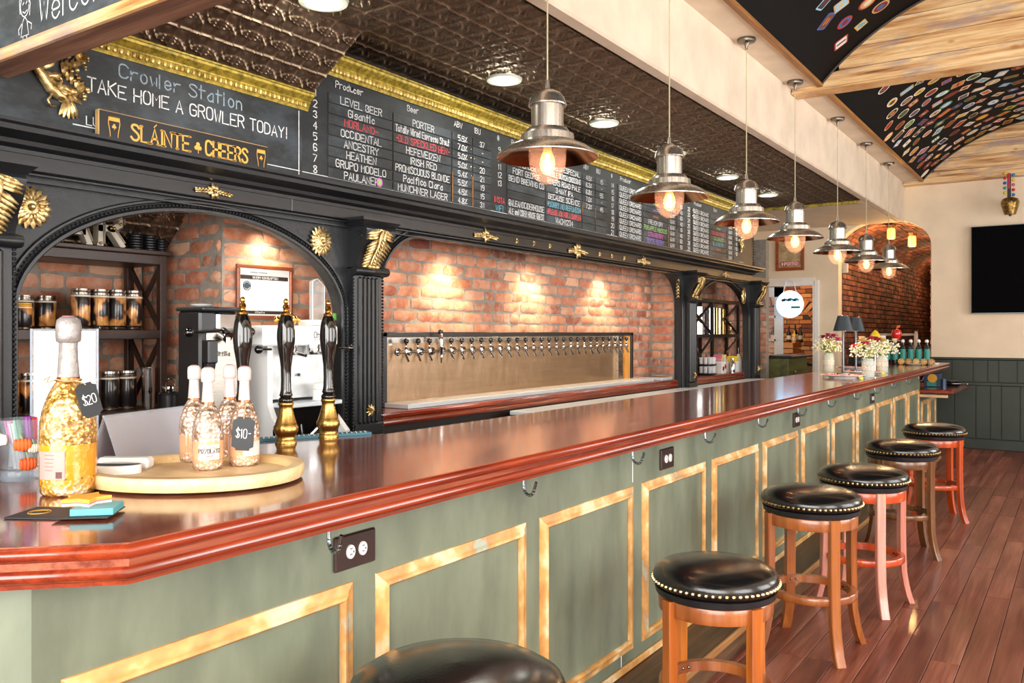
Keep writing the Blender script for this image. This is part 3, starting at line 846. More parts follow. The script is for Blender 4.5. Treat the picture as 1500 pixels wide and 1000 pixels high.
for y in (4.577, 4.784, 4.986, 5.714, 5.917, 6.131):
    m = MB()
    for k in range(6): leaflet(m, (-3.078, y, 2.066), (0, cos(k*pi/3), sin(k*pi/3)), .02, .013, .005, (1, 0, 0), .1)
    m.sph((-3.07, y, 2.066), .007, 6, 4); m.build('small_flower', GOLD, bb)
# oval ornament on the right spandrel and sprig on the left of it
m = MB(); m.M = Matrix.Translation((-3.112, 9.08, 1.87)) @ Matrix.Diagonal((1, .62, 1, 1))
for k in range(12): leaflet(m, (0, 0, 0), (0, cos(k*pi/6), sin(k*pi/6)), .085, .04, .01, (1, 0, 0), .1)
m.tube([(0.012, .085*cos(a*pi/12), .085*sin(a*pi/12)) for a in range(24)], .008, 6, close=True)
m.build('oval_ornament', GOLD, bb)
m = MB()
for k in range(6):
    for q in (-1, 1): leaflet(m, (-3.112, 7.30, 1.96-.03*k), (0, q*.8, -.6), .045, .022, .006, (1, 0, 0), .1)
m.build('corner_sprig', GOLD, bb)

# pilasters with scroll brackets and gilded acanthus
def pilaster(i, y):
    w_ = .105
    p = MB().box(-3.2, -3.075, y-w_, y+w_, .02, 1.80, b=.004).build('pilaster', BLK, bb)
    f = MB()
    for k in range(5): f.lathe([(.0, .99), (.0125, 1.0), (.0125, 1.74), (0, 1.75)], 8, (-3.073, y+(k-2)*.03, 0))
    f.box(-3.08, -3.062, y-w_+.005, y+w_-.005, .93, .99, b=.004).box(-3.08, -3.055, y-w_, y+w_, .86, .93, b=.006)
    f.build('fluting', BLK, p)
    bd = MB(); z = .93
    while z < 1.76:
        for q in (-1, 1): bd.sph((-3.075, y+q*(w_+.004), z), .0075, 6, 4)
        z += .0175
    bd.build('bead_moulding', BLK, p, kind='stuff')
    rosette(p, -3.058, y, 1.06 if i else 1.0, .032, 'small_rosette', 9)
    # roll below the bracket
    c = MB(); c.lathe([(0, -w_-.02), (.022, -w_-.018), (.026, -w_), (.02, -.03), (.026, -.01), (.026, .01), (.02, .03), (.026, w_), (.022, w_+.018), (0, w_+.02)], 14, (-3.055, y, 1.778), axis='y')
    c.build('roll', BLK, p)
    # scroll bracket: side outline in x-z extruded along y
    out = [(-3.19, 1.79), (-3.065, 1.79), (-3.05, 1.83), (-3.035, 1.875), (-3.005, 1.915), (-2.985, 1.95), (-2.98, 1.985), (-2.99, 2.0), (-3.19, 2.0)]
    b = MB(); b.M = Matrix(((1, 0, 0, 0), (0, 0, 1, y), (0, 1, 0, 0), (0, 0, 0, 1)))
    b.prism(out, -w_, w_); b.M = Matrix()
    for q in (-1, 1):
        pts = []
        for k in range(22):
            a = k*.45; r = .032*(1-k/24); pts.append((-3.03+r*cos(a), y+q*(w_+.002), 1.958+r*sin(a)))
        b.tube(pts, .005, 5)
    b = b.build('bracket', BLK, p)
    lf = MB()
    path = [(-2.972, 1.985), (-2.978, 1.955), (-2.995, 1.92), (-3.02, 1.885), (-3.04, 1.85), (-3.055, 1.81)]
    lf.tube([(x+.006, y, z) for x, z in path], [.009, .01, .01, .009, .008, .006], 6)
    for k in range(12):
        t_ = k/11*(len(path)-1.001); j = int(t_); f_ = t_-j
        x = path[j][0]+(path[j+1][0]-path[j][0])*f_; z = path[j][1]+(path[j+1][1]-path[j][1])*f_
        L = .105*(1-.3*k/11)
        for q in (-1, 1):
            leaflet(lf, (x+.002, y+q*.003, z), (-.2, q*1.0, -.55 if k > 2 else -.25), L, .022, .007, (1, 0, .15), .12)
            leaflet(lf, (x+.008, y+q*.003, z), (-.1, q*.4, -.9), L*.5, .016, .006, (1, 0, .15), .15)
    for q in (-1, 0, 1): lf.sph((-3.035, y+q*.025, 1.80), .014, 7, 5)
    lf.build('acanthus_leaf', GOLD, p, angle=60)
    cp = MB(); cp.sweep([(-3.19, y-w_-.005), (-3.0, y-w_-.005), (-3.0, y+w_+.005), (-3.19, y+w_+.005)], [(0, 2.0), (.005, 2.0), (.012, 2.012), (.02, 2.02), (.03, 2.03), (.03, 2.045), (0, 2.045)], side=1)
    cp.box(-3.19, -3.0, y-w_, y+w_, 2.001, 2.044); cp.build('cap', BLK, p)
for i, y in enumerate(PIL): pilaster(i, y)
# gilded scroll mask above cornice, left, and a cluster at the far right of the board
def cartouche(y, z, s_, label, parent=None):
    m = MB(); x = -3.10; n = (1, 0, 0)
    def P(a, b): return (x, y+a*s_, z+b*s_)
    pts = [P(-.55, .12), P(-.5, .2), P(-.38, .2), P(-.25, .05), P(-.12, -.12), P(-.02, -.2), P(.08, -.22)]
    m.tube([(a+.012, b, c) for a, b, c in pts], [.016*s_/.2, .012*s_/.2, .012*s_/.2, .014*s_/.2, .016*s_/.2, .014*s_/.2, .01*s_/.2], 7)
    for k in range(9):
        a = -.35+.06*k; b = .02-.03*k+.1*sin(k)
        leaflet(m, P(a, b+.1), (0, .5+.1*k, .9-.2*k), .26*s_, .09*s_, .01, n, .15)
        leaflet(m, P(a+.05, b), (0, .9, .2-.1*k), .22*s_, .08*s_, .01, n, .15)
    for k in range(16):
        t_ = k/15; a = .30+.10*sin(t_*9); b = -.18+.62*t_; leaflet(m, P(a-.1, b), (0, .6*cos(t_*7)+.3, .8), .2*s_, .075*s_, .014, n, .3)
        m.sph((x+.02+.006*sin(k), y+(a+.06*cos(k*1.7))*s_, z+b*s_), (.028+.012*sin(k*2.1))*s_, 6, 4)
    for cxx, czz, rr_, t0 in ((.02, .36, .13, .2), (.33, .44, .10, 2.2), (-.02, .04, .10, 3.4)):
        m.tube([(x+.014,)+P(cxx+rr_*(1-.1*q)*cos(t0+q*.6), czz+rr_*(1-.1*q)*sin(t0+q*.6))[1:] for q in range(8)], [.03*s_*(1-.09*q) for q in range(8)], 6)
    for k in range(5): leaflet(m, P(.16, -.2), (0, -.5+.25*k, -1), .3*s_, .1*s_, .012, n, .2)
    m.tube([(x+.012,)+P(a, b)[1:] for a, b in ((-.1, -.2), (-.16, -.3), (-.12, -.38), (-.04, -.36))], .04*s_*.5, 6)
    return m.build('gilded_carving', GOLD, parent, label=label, cat='carving', angle=60)
cartouche(1.60, 2.375, .25, 'large gilded scrollwork carving on the chalkboard below the header beam')
cartouche(8.97, 2.42, .17, 'small gilded carving at the far right end of the beer list')

# ================================================================ BOARDS OVER THE BAR
cb = thing('chalkboard', (-3.1, 1.6, 2.18), 'chalkboard reading Crowler Station, take home a growler today', 'chalkboard')
MB().box(-3.2, -3.105, .3, 2.765, 2.18, 2.535).build('board', CHALKB, cb, smooth=False)
def lt(txt, y, z, h, mat=CHALK, parent=cb, x=-3.1035, **kw): return letter(txt, (x, y, z), UY, UZ, h, mat, parent, **kw)
lt('Crowler Station', 1.84, 2.455, .052, plain('grey_chalk', '9fb0bb', .9, var=.2, sc=60), width=.58, w_=.006)
lt('TAKE HOME A GROWLER TODAY!', 1.715, 2.375, .05, width=.96, w_=.0055)
m = MB(); ribbon(m, [(1.66, 2.236), (2.75, 2.236)], .004, lambda a, b: (-3.1035, a, b)); ribbon(m, [(2.745, 2.22), (2.745, 2.52)], .005, lambda a, b: (-3.1035, a, b)); m.build('chalk_line', CHALK, cb, smooth=False)
lt('LUN', 1.71, 2.245, .03, w_=.004)

ss = thing('wall_sign', (-3.07, 2.13, 2.181), 'black and gold SLAINTE CHEERS sign with two pint glasses', 'sign')
GL = plain('sign_gold', 'd9a441', .5, var=.05)
MB().box(-3.09, -3.065, 1.735, 2.528, 2.182, 2.305, b=.002).build('edge', plain('sign_edge_gold', 'b8935a', .5), ss)
MB().box(-3.066, -3.0625, 1.739, 2.524, 2.186, 2.301).build('face', plain('sign_black', '17171a', .35), ss, smooth=False)
fx = -3.0615
m = MB(); z0 = 2.212
write(m, 'SLAINTE', (fx, 1.865, z0), UY, UZ, .060, width=.26, w_=.009, serif=True, jit=0)
write(m, 'CHEERS', (fx, 2.20, z0), UY, UZ, .060, width=.215, w_=.009, serif=True, jit=0)
ribbon(m, [(1.962, 2.279), (1.972, 2.290)], .004, lambda a, b: (fx, a, b)); m.build('lettering', GL, ss, smooth=False)
def shamrock(m, y, z, r):
    for a in (90, 210, 330):
        a = R(a); m.cyl((fx-.0005, y+r*.55*cos(a), z+r*.55*sin(a)), (fx+.0004, y+r*.55*cos(a), z+r*.55*sin(a)), r*.5, n=12)
    ribbon(m, [(y, z), (y+r*.1, z-r*1.4)], r*.2, lambda a, b: (fx, a, b))
m = MB(); shamrock(m, 2.162, z0+.026, .018); m.build('shamrock', GL, ss, smooth=False)
for y in (1.795, 2.488):
    m = MB(); q = [(-.026, .1), (-.028, .07), (-.02, .03), (-.018, 0), (.018, 0), (.02, .03), (.028, .07), (.026, .1), (-.026, .1)]
    s_ = .82; zz = 2.198
    ribbon(m, [(y+a*s_, zz+b*s_*1.05) for a, b in q], .003, lambda a, b: (fx, a, b)); shamrock(m, y, zz+.05, .009)
    m.add([(fx, y-.021, zz+.088), (fx, y+.021, zz+.088), (fx, y+.021, zz+.07), (fx, y-.021, zz+.07)], [(0, 3, 2, 1)])
    m.build('pint_glass_emblem', GL, ss, smooth=False)

# gilt egg-and-dart crowns
crown = [(0, 0), (.006, 0), (.01, .012), (.014, .02), (.03, .05), (.034, .055), (.034, .065), (.06, .085), (.075, .095), (.078, .11), (.088, .113), (.088, .125), (0, .125)]
def crown_run(y0, y1, z0, sc_, nm):
    pr = [(a*sc_, z0+b*sc_) for a, b in crown]
    o = MB().sweep([(-3.104, y0), (-3.104, y1)], pr, side=1).build(nm, GOLDY, kind='structure')
    e = MB(); y = y0+.02; q = .043
    while y < y1-.02:
        e.sph((-3.104+.024*sc_, y, z0+.036*sc_), .014*sc_, 8, 5, (.8, .9, 1.3)); y += q*.62
        e.sph((-3.104+.026*sc_, y-.013, z0+.036*sc_), .004*sc_, 5, 4, (.8, .7, 3.5)); y += q*.0
    e.build('egg_ornament', gold('egg_gold', 'a98a34', 'ecd68a', .4, .4), o, kind='stuff')
    m = MB(); y = y0+.01
    while y < y1: m.sph((-3.104+.07*sc_, y, z0+.093*sc_), .0045*sc_, 5, 4); y += .012
    m.build('bead_row', GOLDY, o, kind='stuff')
crown_run(.3, 2.80, 2.53, .64, 'trim_10')
crown_run(2.79, 9.5, 2.742, .78, 'trim_11')

# ---- beer list
mbd = thing('menu_board', (-3.1, 6.1, 2.18), 'long chalkboard beer list with white and coloured hand lettering', 'menu board')
MB().box(-3.2, -3.108, 2.766, 9.44, 2.18, 2.745).build('board', CHALKD, mbd, smooth=False)
m = MB()
for z in [2.2+.03*i for i in range(18)]: m.sph((-3.105, 9.43, z), .009, 6, 4)
m.build('bead_moulding', BLK, mbd, kind='stuff')
m = MB(); ribbon(m, [(2.77, 2.236), (9.1, 2.236)], .0035, lambda a, b: (-3.107, a, b)); m.build('chalk_line', CHALK, mbd, smooth=False)
Wt, Rd, Bl, Gr, Pk, Vi, Og = CHALK, CHALKR, CHALKBL, CHALKG, CHALKP, CHALKV, CHALKO
ROWS = [
 [('LEVEL BEER', Wt, 'PORTER', Wt, '5.5%', '37'), ('Gigantic', Wt, 'Totally Wired Espresso Stout', Wt, '7.0%', '-'), ('MORLAND_', Rd, '-OLD SPECKLED HEN-', Rd, '5.0%', '-'),
  ('OCCIDENTAL', Wt, 'HEFEWEIZEN', Wt, '5.0%', '20'), ('ANCESTRY', Wt, 'IRISH RED', Wt, '5.4%', '21'), ('HEATHEN', Wt, 'PROMISCUOUS BLONDE', Wt, '5.5%', '19'),
  ('GRUPO MODELO', Wt, 'Pacifico Clara', Wt, '4.5%', '15'), ('PAULANER', Wt, 'MUNCHNER LAGER', Wt, '4.8%', '31')],
 [('', Wt, 'MODELO ESPECIAL', Wt, '4.5%', '15'), ('THUNDER', Wt, 'DOUBLE DUTCH CROSSING', Wt, '6.3%', '-'), ('FORT GEORGE', Wt, 'RIVERS ROAD PALE', Wt, '6.8%', '55'),
  ('BEND BREWING CO', Wt, '3-WAY IPA', Wt, '7.0%', '-'), ('', Wt, 'BECAUSE SCIENCE', Wt, '7.2%', '45'), ('', Wt, '*SORRY NO REFUNDS*', Bl, '', ''),
  ('@ALEANDCIDERHOUSE', Wt, '*PLEASE ASK FOR A SAMPLE*', Rd, '', ''), ('ALE and CIDER HOUSE GUEST', Wt, 'WACH1234', Wt, '', '')],
 [('QUEEN ORCHARD', Wt, a, c, '6.4%', b) for a, c, b in (('~~~~', Wt, '50'), ('~~~~', Gr, '40'), ('~~~~', Vi, '60'), ('~~~~', Og, '40'), ('FRENCH DRY', Wt, '10'), ('PINEAPPLE HIBISCUS', Gr, '40'), ('STRAWBERRY', Pk, '60'), ('BOYSENBERRY', Vi, '50'))],
 [('QUEEN ORCHARD', Wt, a, c, '6.4%', b) for a, c, b in (('~~~~', Pk, '50'), ('~~~~', Og, '40'), ('~~~~', Gr, '50'), ('DRAGON FRUIT', Rd, '50'), ('CALAMANSI', Gr, '40'), ('BLACKBERRY', Bl, '50'), ('~~~~', Rd, '50'), ('', Wt, ''))]]
NUM = [['1', '2', '3', '4', '5', '6', '7', '8'], ['9', '10', '11', '12', '13', '', 'INSTA', 'WIFI'], ['14', '15', '16', '17', '18', '19', '20', '21'], ['22', '23', '24', '25', '26', '27', '28', '29']]
dots = MB(); pit = .0535
for s_ in range(4):
    y0 = 2.785+1.5655*s_; sx = 1.0 if s_ < 3 else .96
    cx_ = [(.0, .135), (.15, .615), (.625, 1.13), (1.14, 1.335), (1.345, 1.535)]
    for k, (tx, a) in enumerate((('#', .04), ('Producer', .2), ('Beer', .74), ('ABV', 1.16), ('IBU', 1.36))):
        if tx == '#' and s_ == 0: continue
        lt(tx, y0+a*sx, 2.694, .032, Wt, mbd, -3.105, fit=.24 if len(tx) > 4 else .17, w_=.0045)
    for r_ in range(8):
        zr = 2.652-pit*r_-.034
        zz = zr-.008
        lab = NUM[s_][r_]
        if lab: 
            mt = {'INSTA': Rd, 'WIFI': Bl}.get(lab, Wt)
            lt(lab, y0+.065*sx, zr, .034, mt, mbd, -3.105, fit=.115, center=True, w_=.005)
        row = ROWS[s_][r_]
        for c, (a, b) in enumerate(cx_[1:]):
            st = MB().box(-3.108, -3.1035, y0+a*sx, y0+b*sx, zz, zz+pit-.005, b=.001).build('name_strip', CHALKS if (r_+c+s_) % 3 else CHALKB, mbd, smooth=False)
            txt, mt = [(row[0], row[1]), (row[2], row[3]), (row[4], Wt), (row[5], Wt)][c]
            if txt:
                W_ = (b-a)*sx; h = (.031 if c < 2 else .027)
                lt(txt, y0+(a+b)/2*sx, zz+.006, h*1.17, mt, st, -3.1025, fit=W_*.93, center=True, w_=.0048)
            for q in (a+.012, b-.012): dots.sph((-3.1025, y0+q*sx, zz+pit*.5), .0032, 5, 4)
    for q in (1.14, 1.34):
        if s_ in (0, 1, 2): MB().box(-3.103, -3.1, y0+q*sx-.004, y0+q*sx+.002, 2.24+.1*(s_ % 2), 2.42).build('wood_slip', TRIMW, mbd)
dots.build('screw_heads', BRASSP, mbd, kind='stuff')
# round badge beside PAULANER (pink bands and green disc)
m = MB(); m.cyl((-3.103, 3.30, 2.262), (-3.1018, 3.30, 2.262), .024, n=20); m.build('badge', CHALKP, mbd)
m = MB(); m.cyl((-3.1019, 3.30, 2.262), (-3.1008, 3.30, 2.262), .015, n=16); m.build('badge', CHALKG, mbd)

# welcome board on the header beam
wbd = thing('welcome_board', (-2.5, 1.33, 2.39), 'dark chalkboard with Welcome and a chalk stick figure on the header beam', 'chalkboard')
MB().box(-3.1, -.9, 1.322, 1.333, 2.386, 3.0).build('board', chalkboard('welcome_chalkboard', '3c4347', '6a7378'), wbd, smooth=False)
letter('Welcome!', (-2.665, 1.3205, 2.415), UX, UZ, .085, CHALK, wbd, w_=.006, width=.46)
m = MB(); yy = 1.3205
def pf(pts, w_=.004): ribbon(m, [(a, b) for a, b in pts], w_, lambda a, b: (a, yy, b))
cx0 = -2.755
pf([(cx0+.027*cos(t_*.42), 2.49+.035*sin(t_*.42)) for t_ in range(16)])
pf([(cx0-.03, 2.47), (cx0-.034, 2.51), (cx0-.01, 2.535), (cx0+.02, 2.53), (cx0+.034, 2.49), (cx0+.03, 2.455)])
pf([(cx0-.012, 2.495), (cx0-.006, 2.5)]); pf([(cx0+.008, 2.495), (cx0+.014, 2.5)]); pf([(cx0-.012, 2.472), (cx0, 2.466), (cx0+.014, 2.473)])
pf([(cx0, 2.455), (cx0-.014, 2.44), (cx0-.024, 2.395), (cx0+.024, 2.395), (cx0+.014, 2.44), (cx0, 2.455)])
pf([(cx0-.012, 2.44), (cx0-.04, 2.42), (cx0-.036, 2.405)]); pf([(cx0+.012, 2.44), (cx0+.042, 2.425), (cx0+.04, 2.41)])
pf([(cx0-.01, 2.395), (cx0-.012, 2.388)]); pf([(cx0+.01, 2.395), (cx0+.012, 2.388)])
m.build('chalk_figure', CHALK, wbd, smooth=False)

# ================================================================ BAR COUNTER
bar = thing('bar_counter', (-1.6, 5.4, 0), 'long sage green panelled bar with a glossy mahogany top', 'bar')
out = [(-1.32, 11.1), (-1.32, .80), (-1.75, .37), (-3.25, .37)]
inn = [(-3.25, 1.5), (-2.62, 1.3), (-2.45, 1.62), (-2.2, 1.98), (-2.0, 2.16), (-2.0, 11.1)]
m = MB(); m.prism([(-1.32, 11.1)]+[(-2.0, 11.1)]+[(-2.0, 2.16), (-2.2, 1.98), (-2.45, 1.68), (-2.70, 1.5), (-2.2, .82+.0)]+[(-1.575, .915-.0), (-1.32, .80)][0:0]+[(-1.70, 1.05), (-1.32, .80)], 1.07, 1.11)
m.build('countertop', TOPW, bar, smooth=False)
m = MB(); m.prism([(-1.32, .80), (-1.70, 1.05), (-2.2, .82), (-2.70, 1.5), (-3.25, 1.5), (-3.25, .37), (-1.75, .37)], 1.07, 1.11)
m.build('corner_top', TOPX, bar, smooth=False)
nose = [(-.02, 1.1095), (0, 1.1095), (.012, 1.107), (.019, 1.1), (.019, 1.092), (.012, 1.083), (.004, 1.079), (.004, 1.074), (.012, 1.069), (.017, 1.06), (.014, 1.051), (.004, 1.045), (-.002, 1.043), (-.002, 1.036), (-.02, 1.036)]
NOSE2 = NOSE
MB().sweep([(-1.33, 11.11), (-1.33, .805), (-1.755, .38), (-3.25, .38)], nose, side=-1).build('edge_moulding', NOSE, bar, angle=50)
MB().box(-2.0, -1.33, 11.1, 11.125, 1.036, 1.109, b=.006).build('end_moulding', NOSE, bar)
m = MB(); m.prism([(-1.5, 10.2), (-1.78, 10.2), (-1.78, 1.1), (-3.2, 1.1), (-3.2, .44), (-1.79, .44), (-1.5, .73)], 0, 1.07); m.build('front', SAGE, bar, smooth=False)
MB().box(-1.78, -1.5, 10.2, 11.5, 0, .79).build('low_front', SAGE, bar, smooth=False)
MB().box(-1.75, -1.17, 10.2, 11.6, .79, .84, b=.012).build('low_shelf', NOSE, bar)
MB().box(-1.5, -1.22, 10.16, 10.2, .755, .785, b=.003).build('cleat', PINE, bar)
def panel_trim():
    t = NT('worn_gilt_moulding'); v = t.coord((14, 5, 5), rnd=4); n = t.noise(v, 1.6, 3, .55); v2 = t.coord((6, 6, 6)); n2 = t.noise(v2, 2.5, 4, .7)
    col = t.ramp(n, [(.30, '9aa08c'), (.38, 'b07c42'), (.52, 'cd9a58'), (.64, 'dcc49a')]); col = t.mix(t.ramp(n2, [(.60, 0.0), (.68, .7)]), col, lin('8e9a83'))
    return t.out(col, .45, 0)
PTRIM = panel_trim()
tp = [(0, 0), (.001, .004), (.010, .006), (.020, .008), (.026, .015), (.036, .016), (.042, .009), (.042, 0)]   # (across, proud)
def panel_frame(parent, y0, y1, z0, z1, x=-1.5, k=1.0):
    c = [(y0, z0), (y1, z0), (y1, z1), (y0, z1)]
    for i in range(4):
        a, b = c[i], c[(i+1) % 4]; d = ((b[0]-a[0]), (b[1]-a[1])); L = math.hypot(*d); d = (d[0]/L, d[1]/L); n_ = (-d[1], d[0])
        vs = []
        for (p, s_) in ((a, 1), (b, -1)):
            for w_, h in tp: vs.append((x+h*k, p[0]+n_[0]*w_*k+d[0]*s_*w_*k, p[1]+n_[1]*w_*k+d[1]*s_*w_*k))
        q = len(tp); MB().add(vs, [(j, q+j, q+j+1, j+1) for j in range(q-1)]).build('panel_moulding', PTRIM, parent, angle=50)
for i in range(12):
    y0 = .797+.7825*i
    if i == 0: y0 = .78
    panel_frame(bar, y0, .797+.7825*i+.70, .195, .845)
for y0 in (10.28, 10.85): panel_frame(bar, y0, y0+.5, .15, .70)
m = MB(); m.box(-1.5, -1.4985, 3.06, 3.063, .86, 1.03).box(-1.5, -1.4985, 2.96, 2.963, .13, .2); m.build('panel_joint', PAPER, bar)
stepw = wood('dark_step_wood', '3a2a1c', '6b4f33', 'y', sc=.7, rough=.4, dark='1f150d', rnd=0)
st = MB().box(-1.5, -1.30, .3, 10.2, .0, .12, b=.004).build('foot_step', stepw, bar)
MB().box(-1.303, -1.285, .3, 10.2, .09, .122, b=.005).build('step_edge', wood('step_edge_wood', '8a5a30', 'b98a56', 'y', rnd=0), st)
MB().box(-1.5, -1.488, .74, 10.2, .121, .15, b=.003).build('base_bead', PTRIM, bar)
# coat hooks
hook = MB()
pts = [(0, 0, .06), (0, 0, .03), (0, 0, -.005)]+[(.024-.024*cos(a), .0, -.005-.026*sin(a)) for a in [pi*k/7*.92 for k in range(1, 8)]]
pts.append((.056, 0, .014))
hook.tube([(x, -x*.25, z) for x, y, z in pts], .0048, 8)
for k in range(1, len(pts)-1): hook.sph((pts[k][0], -pts[k][0]*.25, pts[k][2]), .0058, 7, 5)
hook.cyl((0, 0, .06), (0, 0, .066), .013, n=10)
HOOKM = hook.mesh('coat_hook', metal('twisted_iron', '8a9094', .3))
for i in range(12):
    y = [1.377, 2.20, 2.969, 3.726, 4.498, 5.26, 5.994, 6.784, 7.546, 8.305, 9.056, 9.8][i]
    inst(HOOKM, 'coat_hook', (-1.455, y, .985), bar)
OUTB = plain('bronze_cover', '2b1a15', .3, metallic=0) if False else plain('bronze_cover', '2f1d18', .3)
OUTW = plain('outlet_white', 'ebe9e4', .35)
def outlet(y0, y1, z0, z1):
    o = MB().box(-1.5, -1.49, y0, y1, z0, z1, b=.004).build('outlet_cover', OUTB, bar)
    cy = (y0+y1)/2; zc = (z0+z1)/2
    for q in (-1, 1):
        yy = cy+q*.021; m = MB(); m.M = Matrix.Translation((-1.492, yy, zc)) @ Matrix.Rotation(pi/2, 4, 'Y')
        m.lathe([(0, .006), (.0135, .006), (.0145, 0)], 18); m.M = Matrix()
        for v_ in range(len(m.v)):
            x, y, z = m.v[v_]; m.v[v_] = (x, y, zc+(z-zc)*1.25)
        s_ = m.build('socket', OUTW, o)
        d = MB()
        for zz in (-.006, .008): d.box(-1.4868, -1.4852, yy-.005, yy+.003, zc+zz-.001, zc+zz+.001)
        d.box(-1.4868, -1.4852, yy+.006, yy+.009, zc-.003, zc+.002); d.build('slots', BALL, o)
for a in ((1.432, 1.573, .88, .966), (3.32, 3.455, .872, .962), (5.305, 5.441, .87, .96), (7.59, 7.73, .86, .945)): outlet(*a)

# ================================================================ BACK COUNTERS AND TAPS
bc = thing('back_counter', (-3.3, 6.4, 0), 'red mahogany back counter running under the beer taps', 'counter')
MB().box(-3.432, -3.17, 3.28, 9.5, .95, 1.02).build('top', NOSE, bc, smooth=False)
MB().sweep([(-3.18, 3.28), (-3.18, 9.5)], [(0, 1.02), (.012, 1.018), (.022, 1.008), (.022, .995), (.012, .985), (.018, .975), (.018, .958), (0, .948)], side=1).build('edge_moulding', NOSE, bc)
MB().box(-3.43, -3.22, 3.3, 9.45, 0, .95).build('cabinet', DARKW, bc, smooth=False)
sw = thing('work_table', (-2.87, 7, 0), 'stainless steel work surface behind the bar', 'work table')
MB().box(-3.14, -2.66, 4.58, 9.4, .918, .946, b=.004).build('top', STEELT, sw)
MB().box(-3.12, -2.70, 4.62, 9.38, .1, .918).build('body', STEEL, sw, smooth=False)
m = MB()
for y in (4.7, 6.9, 9.3):
    for x in (-3.08, -2.75): m.cyl((x, y, 0), (x, y, .1), .02, n=10)
m.build('feet', BLK, sw)

tpn = thing('tap_wall', (-3.42, 5.3, 1.02), 'stainless beer tap panel with a long row of chrome taps', 'beer taps')
Y0, Y1, Z0, Z1 = 3.64, 6.96, 1.02, 1.465
MB().box(-3.45, -3.40, Y0, Y0+.045, Z0, Z1, b=.004).box(-3.45, -3.40, Y1-.045, Y1, Z0, Z1, b=.004).box(-3.45, -3.40, Y0, Y1, Z1-.03, Z1, b=.004).build('frame', BLK, tpn)
t = NT('tap_panel_steel'); v = t.coord((1, .6, 9)); n = t.noise(v, 4, 5, .6); v2 = t.coord((1, 4, 2.2)); n2 = t.noise(v2, 1.5, 3)
t.bump(n2, .12, .05)
TPS = t.out(t.mix(n, lin('94795f'), lin('b89b7e')), t.math('ADD', t.math('MULTIPLY', n, .15), .33), 1.0)
MB().box(-3.447, -3.425, Y0+.045, Y1-.045, Z0, Z1-.065).build('panel', TPS, tpn, smooth=False)
MB().box(-3.447, -3.428, Y0+.045, Y1-.045, Z1-.065, Z1-.03).build('top_strip', STEEL, tpn, smooth=False)
MB().box(-3.424, -3.405, Y1-.16, Y1-.06, Z0, Z1-.03).build('wood_post', wood('orange_pine', 'b8752c', 'e0a657', 'z', rnd=2), tpn, smooth=False)
MB().box(-3.424, -3.400, Y1-.30, Y1-.22, Z0, Z1-.03).build('steel_post', STEEL, tpn, smooth=False)
MB().box(-3.424, -3.423, Y0+.08, Y0+.11, 1.385, 1.397).build('label', PAPER, tpn)
tapm = MB(); tapm.lathe([(0, 0), (.018, 0), (.018, .006), (.009, .012), (.009, .05), (.013, .052), (.013, .078), (0, .08)], 12, axis='x')
tapm.lathe([(0, -.03), (.008, -.028), (.010, -.005), (.013, .01), (.010, .022), (.006, .028), (.006, .038), (0, .04)], 10, (.065, 0, 0))
tapm.cyl((.06, 0, -.012), (.088, 0, -.058), .0085, .007, n=10); TAPM = tapm.mesh('tap', CHROME)
fl_ = MB().lathe([(0, -.002), (.024, -.002), (.024, .004), (0, .006)], 16, axis='x').mesh('flange', BALL)
hd = MB(); hd.cyl((.065, 0, .036), (.068, 0, .052), .005, n=8); hd.sph((.068, 0, .066), .0175, 12, 8); HDM = hd.mesh('tap_handle', BALL)
tall = MB(); tall.lathe([(0, -.075), (.005, -.074), (.008, -.04), (.013, -.035), (.013, .01), (.016, .015), (.016, .035), (.012, .04), (.012, .075), (.016, .08), (.012, .09), (.01, .12), (0, .125)], 12, (.072, 0, 0)); tall.lathe([(.01, 0), (.01, .06)], 10, axis='x')
TALL = tall.mesh('tap', CHROME)
for i in range(28):
    y = 3.80+.1085*i
    tp_ = inst(TALL if i == 3 else TAPM, 'tap', (-3.424, y, 1.345), tpn)
    if i == 3: tag(tp_, 'taller silver tap without a black knob'); inst(HDM, 'tap_handle', (-3.424, y, 1.40), tp_)
    else: inst(HDM, 'tap_handle', (-3.424, y, 1.345), tp_)
    inst(fl_, 'flange', (-3.424, y, 1.345), tp_)
dt = thing('drip_tray', (-3.3, 5.2, 1.02), 'long stainless drip tray under the beer taps', 'drip tray')
MB().box(-3.424, -3.215, 3.66, 7.0, 1.021, 1.048, b=.003).build('tray', STEELT, dt)
m = MB()
for i in range(60): m.box(-3.41, -3.235, 3.70+.055*i, 3.735+.055*i, 1.0482, 1.050)
m.build('grille', plain('grille_steel', 'ddd2c6', .4, Metallic=.3), dt, kind='stuff')
d2 = thing('steel_tray', (-3.28, 7.25, 1.02), 'small stainless tray at the right end of the back counter', 'tray')
MB().box(-3.42, -3.19, 7.12, 7.36, 1.021, 1.05, b=.004).build('rim', STEELT, d2)
MB().box(-3.40, -3.21, 7.14, 7.34, 1.0502, 1.0515).build('grille', STEEL, d2)
